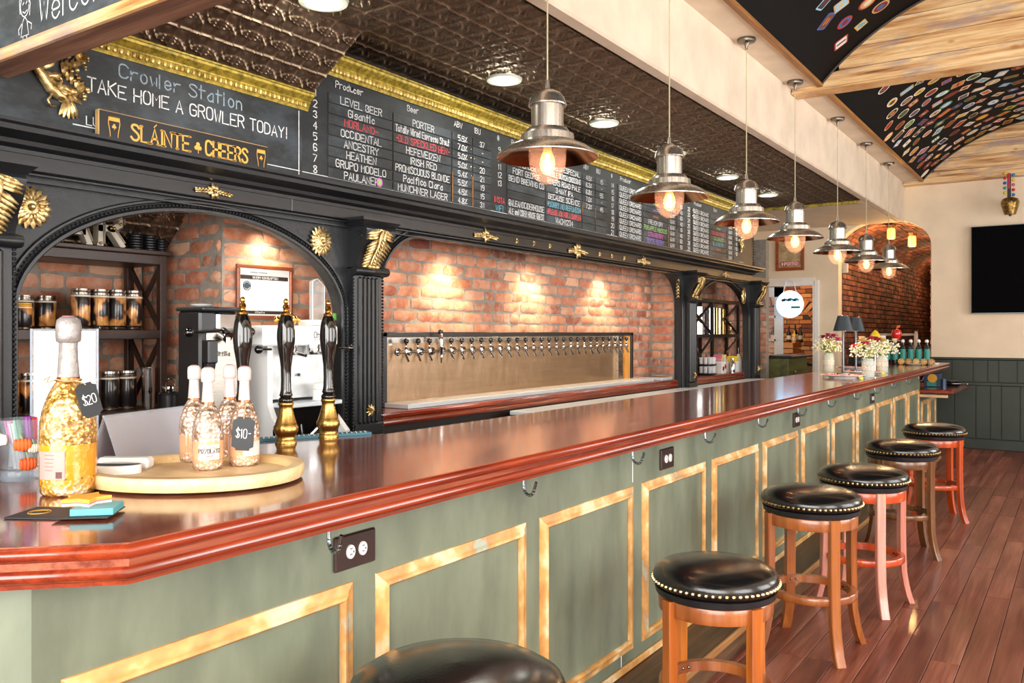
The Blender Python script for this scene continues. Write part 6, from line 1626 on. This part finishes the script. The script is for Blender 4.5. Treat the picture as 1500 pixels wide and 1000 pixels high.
# back room furnishings
o = thing('crate', (-4.0, 14.0, .0), 'orange wooden crate with stencilled marks on a dark table in the back room', 'crate')
o2 = thing('table', (-4.0, 14.1, 0), 'dark table in the back room carrying the wooden crate', 'table'); MB().box(-4.7, -3.72, 13.7, 14.5, .93, .98).build('top', DARKW, o2, smooth=False)
for x in (-4.65, -3.78): MB().box(x-.03, x+.03, 13.75, 13.81, 0, .93).build('leg', DARKW, o2, smooth=False)
o.location.z = .98; CRW = wood('orange_crate', 'b0641e', 'd98f3c', 'x', rnd=2)
MB().box(-4.6, -3.84, 13.8, 14.3, .981, 1.12, b=.004).build('box', CRW, o); MB().box(-4.6, -3.9, 13.82, 14.3, 1.135, 1.20, b=.004).build('slat', CRW, o); MB().box(-4.6, -3.9, 13.82, 14.3, 1.215, 1.30, b=.004).build('slat', CRW, o)
letter('~~~~~~', (-4.3, 13.795, 1.02), UX, UZ, .07, plain('stencil', 'e8b868', .6), o, width=.4, w_=.012)
for i, (x, c, h) in enumerate(((-4.28, '3a1f12', .28), (-4.16, 'c9a870', .30), (-4.02, '1a1a1c', .26), (-3.93, 'e0b050', .2), (-3.86, '15171a', .30), (-3.78, '2a3020', .26))):
    o = thing('liquor_bottle', (x, 14.0, 1.302 if x < -3.9 else 1.302), 'bottle on the crate in the back room, %s from the left' % ORD[i], 'bottle', 'bottles in the back room')
    if x > -3.88: o.location.x = -3.96+.085*(i-4); o.location.y = 14.16
    MB().lathe([(0, 0), (.035, 0), (.038, .02), (.038, h*.6), (.014, h*.75), (.012, h), (0, h)], 12).build('body', plain('bottle_glass_'+c, c, .1, Coat_Weight=.5), o, world=False); MB().lathe([(.0385, h*.2), (.0385, h*.45)], 12).build('paper_label', CANW, o, world=False)
o = thing('barrel', (-3.45, 13.9, 0), 'old wooden barrel at the right of the back room', 'barrel'); MB().lathe([(0, 0), (.22, 0), (.28, .45), (.27, .7), (.22, 1.0), (.21, 1.0), (.21, .98), (0, .98)], 20).build('staves', wood('barrel_wood', '4a3624', '7a6244', 'z', rnd=0), o, world=False)
m = MB(); [m.lathe([(.235+.02*(k % 3), z), (.24+.02*(k % 3), z+.04)], 20) for k, z in enumerate((.1, .3, .75, .93))]; m.build('hoops', BLK, o, world=False)
o = thing('hose_hook', (-3.72, 14.7, 1.3), 'curved dark iron hook on the back room brickwork', 'hook'); MB().tube([(-3.95+.3*cos(a), 14.85, 1.4+.36*sin(a)) for a in [-1.1+.2*k for k in range(13)]], .018, 6).build('iron', BLK, o)

# ---- table lamps, vases, plates and trays on the far bar
def table_lamp(x, y, lb):
    o = thing('table_lamp', (x, y, ZT), lb, 'lamp', 'slim table lamps with dark shades on the bar')
    MB().lathe([(0, 0), (.05, 0), (.05, .008), (.012, .012), (.0085, .02), (.0085, .30), (.012, .33), (.02, .345), (0, .345)], 20).build('stem', metal('lamp_grey', '6a747c', .35), o, world=False)
    MB().lathe([(.040, .455), (.042, .457), (.075, .340), (.072, .338), (.038, .452)], 28).build('shade', plain('lamp_shade_dark', '3c454c', .4, Metallic=.4), o, world=False)
    MB().lathe([(0, .3405), (.069, .3405), (.069, .3385), (0, .3385)], 28).build('led_disc', glow('lamp_led', 'ffe2b0', 14) if 'lamp_led' not in bpy.data.materials else bpy.data.materials['lamp_led'], o, world=False)
    MB().lathe([(.041, .455), (.03, .46), (0, .46)], 20).build('top_cap', CHROME, o, world=False)
    point('table_lamp_light', (x, y, ZT+.32), 2.2, (1, .8, .5), .03)
table_lamp(-1.56, 6.90, 'nearer slim table lamp with a dark shade standing among the plates'); table_lamp(-1.62, 7.62, 'farther slim table lamp behind the flowers')
REDP = plain('red_patterned_paper', 'c4482e', .6, var=.25, sc=50)
def plate(x, y, r, lb):
    o = thing('plate', (x, y, ZT), lb, 'plate', 'white octagonal plates with red paper on the bar'); q = [(cos(pi/8+k*pi/4), sin(pi/8+k*pi/4)) for k in range(8)]
    m = MB(); vs = [(a*r*.6, b*r*.6, 0) for a, b in q]+[(a*r*.62, b*r*.62, .008) for a, b in q]+[(a*r, b*r, .02) for a, b in q]+[(a*r*.98, b*r*.98, .024) for a, b in q]+[(a*r*.8, b*r*.8, .013) for a, b in q]
    m.add(vs, [(j*8+k, j*8+(k+1) % 8, j*8+8+(k+1) % 8, j*8+8+k) for j in range(4) for k in range(8)]+[tuple(range(8))[::-1], tuple(range(32, 40))]); m.build('dish', WPL, o, world=False, smooth=False)
    MB().prism([(a*r*.86, b*r*.86) for a, b in q], .0245, .0265).build('paper_liner', REDP, o, world=False, smooth=False)
    m = MB(); rr = random.Random(int(y*10))
    for k in range(26): a, b = rr.uniform(0, 2*pi), r*.7*sqrt(rr.random()); m.sph((b*cos(a), b*sin(a), .027), .006, 5, 4, (1, 1, .3))
    m.build('white_print', PAPER, o, world=False, kind='stuff')
    return o
P1 = plate(-1.56, 6.88, .17, 'nearest white plate with red patterned paper, under the lamp'); P2 = plate(-1.56, 7.62, .17, 'second white plate with red paper, right of the jars'); P3 = plate(-1.84, 8.5, .15, 'rear white plate with red paper behind the left vase')
for o in list(bpy.data.objects):
    if o.name == 'table_lamp': o.location.z = ZT+.0265
    if o.name == 'table_lamp.001': o.location.z = ZT+.0265
def vase(x, y, z, lb, reds, seed, h=.14):
    o = thing('flower_vase', (x, y, z), lb, 'vase', 'glass jars of flowers on the bar'); rr = random.Random(seed)
    MB().lathe([(0, 0), (.044, 0), (.048, .006), (.048, h*.85), (.04, h*.92), (.042, h), (.038, h), (.036, h*.9), (.044, h*.8), (.044, .01), (0, .008)], 20).build('jar', thin('vase_glass_%d' % seed, 'eef3ea', .4), o, world=False)
    MB().lathe([(0, .012), (.042, .012), (.042, h*.6), (0, h*.6)], 16).build('water', thin('vase_water_%d' % seed, 'c9c060', .45), o, world=False)
    MB().lathe([(.0495, h*.38), (.0495, h*.62)], 20).build('lace_band', plain('lace_%d' % seed, 'eee6d6', .8, var=.3, sc=120), o, world=False)
    m = MB()
    for k in range(16):
        a = rr.uniform(0, 2*pi); t_ = rr.uniform(.02, .10); m.tube([(.01*cos(a), .01*sin(a), .02), (.02*cos(a), .02*sin(a), h), (t_*cos(a), t_*sin(a), h+rr.uniform(.04, .14))], .0018, 4)
    m.build('stems', plain('stem_green_%d' % seed, '6f9a3c', .6), o, world=False, kind='stuff')
    m = MB()
    for k in range(240):
        a = rr.uniform(0, 2*pi); b = .14*sqrt(rr.random()); m.sph((b*cos(a), b*sin(a), h+.015+rr.uniform(0, .15)*(1-b*3)), .0075, 5, 4)
    m.build('small_white_blossoms', plain('babys_breath_%d' % seed, 'f4efcf', .7), o, world=False, kind='stuff')
    for k in range(9):
        a = rr.uniform(0, 2*pi); m = MB(); d = Vector((cos(a), sin(a), .7)); leaflet(m, (0, 0, h), d, .13, .05, .003, (0, 0, 1), .2); m.build('leaf', plain('leaf_green_%d_%d' % (seed, k), '8fb84a' if k % 2 else 'c9cf5a', .5), o, world=False)
    for k, c in enumerate(reds):
        a = rr.uniform(0, 2*pi); b = rr.uniform(.03, .12); cx_, cy_, cz_ = b*cos(a), b*sin(a), h+.08+rr.uniform(0, .07); m = MB()
        for ring in range(3):
            for j in range(9):
                t_ = 2*pi*j/9+ring*.3; leaflet(m, (cx_, cy_, cz_+.004*ring), (cos(t_), sin(t_), .25+.5*ring), .044-.009*ring, .026, .003, (0, 0, 1), .1)
        m.sph((cx_, cy_, cz_+.012), .010, 6, 5); m.build('blossom', plain('petal_%d_%d' % (seed, k), c, .6), o, world=False, angle=70)
    return o
MG = ['c0206a', 'b8185a', 'b01a5a', 'c92f8a', 'a81848', 'd0409a', '9a1440', 'e0c23a', 'c01c50']
vase(-1.90, 7.85, ZT, 'left glass jar of magenta flowers with a lace band', MG, 3, .17)
vase(-1.53, 7.38, ZT, 'middle jar of cream and red flowers with a lace band', ['c2304a', 'f0d890', 'e8c8a0', 'b82a50', 'f4e2b0', 'f2e6c0', 'd03a5a', 'efdc8a'], 5, .15)
vase(-1.60, 8.35, ZT, 'right hand jar of cream and yellow flowers behind the second plate', ['e8d84a', 'b01a50', 'd02a6a', 'f0e080', 'a81848', 'f2c8b0', 'e8c83a', 'f6ecc8', 'c01c60'], 8, .15)
for o in bpy.data.objects:
    if o.name == 'flower_vase.001': o.location = (-1.40, 7.02, ZT)
    if o.name == 'flower_vase.002': o.location = (-1.47, 7.95, ZT)
o = thing('yellow_ornament', (-1.70, 8.85, ZT), 'yellow pear shaped ornament on a stick behind the flowers', 'ornament'); MB().cyl((0, 0, 0), (0, 0, .26), .006, n=8).build('stick', CHROME, o, world=False); MB().lathe([(0, .24), (.045, .26), (.055, .30), (.04, .34), (.014, .37), (0, .38)], 16).build('pear', plain('lemon_yellow', 'f0cc1c', .4), o, world=False)
o = thing('steel_cup', (-1.62, 7.95, ZT), 'steel cup standing between the flower jars', 'cup'); o.location = (-1.66, 8.2, ZT); MB().lathe([(0, 0), (.032, 0), (.038, .12), (.034, .12), (.03, .01), (0, .01)], 18).build('body', CHROME, o, world=False)
o = thing('dark_speaker', (-1.85, 8.9, ZT), 'rounded black object behind the left vase', 'speaker'); MB().lathe([(0, 0), (.1, 0), (.115, .04), (.11, .1), (.08, .14), (0, .15)], 24).build('body', BLK, o, world=False)
for i, (x, y) in enumerate(((-1.375, 6.62), (-1.40, 7.58))):
    o = thing('lemon_wedge', (x, y, ZT), 'small lemon wedge on the bar beside the %s plate' % ('nearest' if i == 0 else 'second'), 'lemon'); m = MB(); m.lathe([(0, -.03), (.014, -.022), (.022, 0), (.014, .022), (0, .03)], 10, (0, 0, .01), axis='y', a0=-.3, a1=pi*.75, cap=True); m.build('wedge', plain('lemon_%d' % i, 'd9c455', .4), o, world=False)
# wooden bottle carrier with swing-top bottles
wc_ = thing('bottle_carrier', (-1.74, 10.35, ZT), 'weathered wooden bottle carrier with a dowel handle', 'carrier')
GW = wood('weathered_wood', '8a7660', 'b09c82', 'x', rnd=2, rough=.8)
for x in (-1.97, -1.56):
    m = MB(); m.M = Matrix(((0, 0, 1, 0), (1, 0, 0, 0), (0, 1, 0, 0), (0, 0, 0, 1))); m.prism([(10.26, ZT), (10.44, ZT), (10.44, ZT+.16), (10.40, ZT+.33), (10.35, ZT+.37), (10.30, ZT+.33), (10.26, ZT+.16)], x-.012, x+.012); m.build('end_board', GW, wc_, smooth=False)
for y in (10.262, 10.438): MB().box(-1.955, -1.575, y-.008, y+.008, ZT+.005, ZT+.13, b=.002).build('side_board', GW, wc_)
MB().box(-1.955, -1.575, 10.27, 10.43, ZT, ZT+.012).build('bottom', GW, wc_); MB().cyl((-1.96, 10.35, ZT+.33), (-1.57, 10.35, ZT+.33), .016, n=12).build('handle', GW, wc_)
TEAL = plain('teal_label', '1f8f82', .5); DKG = plain('dark_bottle_glass', '0d0f12', .08, Coat_Weight=.7)
for i in range(6):
    x = -1.82+.08*i+.0; y = 10.13
    o = thing('swing_top_bottle', (x, y, ZT), 'dark bottle with a teal label and white swing top, %s from the left' % ORD[i], 'bottle', 'dark swing top bottles by the wooden carrier')
    o.scale = (1.12, 1.12, 1.08)
    MB().lathe([(0, 0), (.03, 0), (.032, .01), (.032, .13), (.026, .17), (.013, .20), (.012, .235), (0, .235)], 16).build('glass', DKG, o, world=False)
    c = CAMA(x, y); MB().lathe([(.0325, .05), (.0325, .13), (.028, .16)], 14, a0=c-.9, a1=c+1.1).build('paper_label', TEAL, o, world=False); MB().lathe([(.016, .228), (.018, .24), (.014, .255), (0, .258)], 12).build('stopper', WPL, o, world=False)
o = thing('red_apple_ornament', (-1.72, 10.28, ZT+.33), 'red glass apple ornament hung on the carrier handle', 'ornament'); o.location = (-1.75, 10.275, ZT+.285)
m = MB(); m.lathe([(0, .0), (.03, -.012), (.05, .03), (.055, .07), (.04, .10), (.012, .105), (0, .095)], 18); m.build('apple', plain('apple_red', 'd0231c', .15, Coat_Weight=.6), o, world=False); m = MB(); m.cyl((0, 0, .1), (.01, 0, .15), .006, n=6); leaflet(m, (0, 0, .12), (.8, 0, .6), .05, .03, .004, (0, -1, 0), .1); m.build('stalk', plain('apple_orange', 'd9601c', .4), o, world=False)
o = thing('paper_tag', (-1.90, 10.24, ZT+.22), 'white paper tag with a pink mark hung on the carrier', 'tag'); MB().box(-.045, .045, -.002, .002, -.05, .10).build('card', PAPER, o, world=False); MB().cyl((.01, -.003, -.01), (.01, -.0025, -.01), .02, n=14).build('mark', CHALKR, o, world=False)
for i in range(5):
    x = -1.66+.075*i; y = 10.03
    o = thing('dried_orange_slice', (x, y, ZT+.035), 'dried orange slice propped before the swing top bottles, %s from the left' % ORD[i], 'orange slice', 'dried orange slices')
    m = MB(); m.lathe([(0, -.004), (.034, -.004), (.036, 0), (.034, .004), (0, .004)], 20, (0, 0, 0), axis='y'); m.build('slice', plain('dried_orange_%d' % i, ['e8b04a', 'c98a4a', 'e9c46a', 'dba55a', 'd0985a'][i], .6, var=.3, sc=60), o, world=False)
    m = MB(); [m.cyl((.026*cos(a), -.0045, .026*sin(a)), (.006*cos(a), -.0045, .006*sin(a)), .0022, n=5) for a in [k*pi/3 for k in range(6)]]; m.build('segments', plain('orange_pith_%d' % i, 'f4e2b8', .7), o, world=False)
    o.location.z = ZT+.036
o = thing('oval_dish', (-1.52, 9.95, ZT), 'shallow cream dish below the orange slices', 'dish'); MB().lathe([(0, 0), (.06, 0), (.09, .018), (.085, .019), (.055, .006), (0, .006)], 24).build('dish', plain('cream_dish', 'd8cdb6', .4), o, world=False); o.scale = (1, .6, 1)
o = thing('napkins', (-1.42, 10.2, ZT), 'folded white napkins at the far end of the bar', 'napkins'); o.location = (-1.45, 10.45, ZT); MB().box(-.09, .10, -.12, .12, 0, .012, b=.003).build('stack', PAPER, o, world=False)
# low shelf items
o = thing('carton', (-1.44, 10.75, .84), 'teal carton with an orange disc on the low shelf', 'box'); MB().box(-.09, .09, -.06, .06, 0, .16, b=.004).build('box', plain('navy_box', '1d3550', .4), o, world=False); m = MB(); m.lathe([(0, 0), (.05, 0), (.05, .002), (0, .002)], 24, (0, -.063, .10), axis='y'); m.build('orange_disc', plain('disc_orange', 'e8a41c', .5), o, world=False); MB().box(-.055, .04, -.0625, -.0605, .01, .06).build('teal_print', TEAL, o, world=False)
o = thing('dark_bottle', (-1.29, 10.9, .84), 'dark bottle lying on the low shelf', 'bottle'); m = MB(); m.lathe([(0, 0), (.03, 0), (.034, .01), (.034, .12), (.014, .17), (.013, .22), (0, .22)], 16, (0, 0, .035), axis='x'); m.build('glass', DKG, o, world=False); o.location = (-1.33, 10.9, .84); MB().sph((.222, 0, .035), .012, 8, 6).build('cap', CHROME, o, world=False)
o = thing('dark_tin', (-1.31, 10.65, .84), 'small dark blue tin beside the carton', 'tin'); o.location = (-1.315, 10.62, .84); MB().lathe([(0, 0), (.03, 0), (.03, .10), (0, .10)], 18).build('body', plain('tin_blue', '24405c', .3), o, world=False)

# ================================================================ COASTERS ON THE VAULT
PAL = [('white', 'ece8e0'), ('red', 'b3322a'), ('yellow', 'e0b23a'), ('orange', 'd9782e'), ('green', '4f8a3c'), ('blue', '3a5fa0'), ('tan', 'c9a878'), ('brown', '6b3d26'), ('cream', 'e6d8b4'), ('pale blue', '9cc4d8'), ('dark red', '7d2020'), ('black', '2a2a2c')]
PM_ = {n: plain('coaster_'+n.replace(' ', '_'), c, .6, var=.05) for n, c in PAL}
def shape(k, s_):
    if k == 'round': return [(s_*cos(a), s_*sin(a)) for a in [2*pi*i/20 for i in range(20)]]
    if k == 'oval': return [(s_*1.15*cos(a), s_*.8*sin(a)) for a in [2*pi*i/20 for i in range(20)]]
    w_, h = (s_*.9, s_*.9) if k == 'square' else (s_*1.15, s_*.75)
    if k == 'diamond': return [(s_*1.1, 0), (0, s_*1.1), (-s_*1.1, 0), (0, -s_*1.1)]
    c = s_*.15; return [(w_-c, -h), (w_, -h+c), (w_, h-c), (w_-c, h), (-w_+c, h), (-w_, h-c), (-w_, -h+c), (-w_+c, -h)]
CME = {}
def coaster_mesh(k, a, b, c, v):
    key = (k, a, b, c, v)
    if key not in CME:
        m = MB(); m.cur = 0; m.prism(shape(k, .05), 0, .002); m.cur = 1; m.prism([(x*.8, y*.8) for x, y in shape(k, .05)], .002, .0024); m.cur = 2
        if v == 0: m.prism(shape('round', .022), .0024, .0028)
        elif v == 1: m.prism([(-.03, -.008), (.03, -.008), (.03, .008), (-.03, .008)], .0024, .0028)
        elif v == 2: m.prism([(0, -.02), (.02, .012), (-.02, .012)], .0024, .0028)
        else:
            m.prism([(-.026, .006), (.026, .006), (.026, .014), (-.026, .014)], .0024, .0028); m.prism([(-.02, -.014), (.02, -.014), (.02, -.006), (-.02, -.006)], .0024, .0028)
        CME[key] = m.mesh('coaster', [PM_[a], PM_[b], PM_[c]], smooth=False)
    return CME[key]
rr = random.Random(42); TH0 = pi-math.acos(1.43/VR); TH1 = math.acos(1.43/VR)
def put_coaster(th, y, row, colx, which, rot, sc_):
    k = rr.choice(['round', 'round', 'round', 'square', 'rectangular', 'rectangular', 'oval', 'diamond'])
    a, b, c = [PAL[rr.choice([0, 0, 0, 1, 1, 2, 2, 3, 4, 5, 6, 6, 7, 8, 8, 9, 10])][0], PAL[rr.randrange(12)][0], PAL[rr.randrange(12)][0]]
    if b == a: b = 'black' if a != 'black' else 'cream'
    me = coaster_mesh(k, a, b, c, rr.randrange(4)); rad = VR-.0005
    o = bpy.data.objects.new('coaster', me); COL.objects.link(o); o.location = (VX+rad*cos(th), y, VZ+rad*sin(th))
    nz = Vector((-cos(th), 0, -sin(th))); q = nz.to_track_quat('Z', 'Y'); o.rotation_mode = 'XYZ'; o.rotation_euler = (q @ Euler((0, 0, rot)).to_quaternion()).to_euler(); o.scale = (sc_, sc_, 1)
    end = 'far beam' if which == 2 else 'plank beam'
    tag(o, '%s %s and %s coaster, %s from the trim, %s row from the %s' % (k, a, b, ORD[colx], ORD[row], end), 'coaster', 'coasters on the black ceiling vault' if which == 2 else 'coasters on the nearer ceiling vault')
arc = (TH0-TH1)*VR
for row in range(19):
    y = 11.80-.245*row; c = 0
    for j in range(10):
        s_ = .10+.150*j+(.07 if row % 2 else 0)
        if row > 12 and s_ < .16+.05*(row-12): continue
        if s_ > 1.45: continue
        if rr.random() < .06: continue
        put_coaster(TH0-(s_+rr.uniform(-.02, .02))/VR, y+rr.uniform(-.035, .035), row, c, 2, rr.uniform(0, pi), rr.uniform(1.15, 1.45)); c += 1
for row in range(11):
    y = 6.6-.235*row; c = 0
    for j in range(6):
        s_ = .30+.19*j+(.09 if row % 2 else 0)
        if s_ > 1.3 or rr.random() < .15: continue
        put_coaster(TH0-(s_+rr.uniform(-.04, .04))/VR, y+rr.uniform(-.05, .05), row, c, 1, rr.uniform(0, pi), rr.uniform(1.1, 1.45)); c += 1
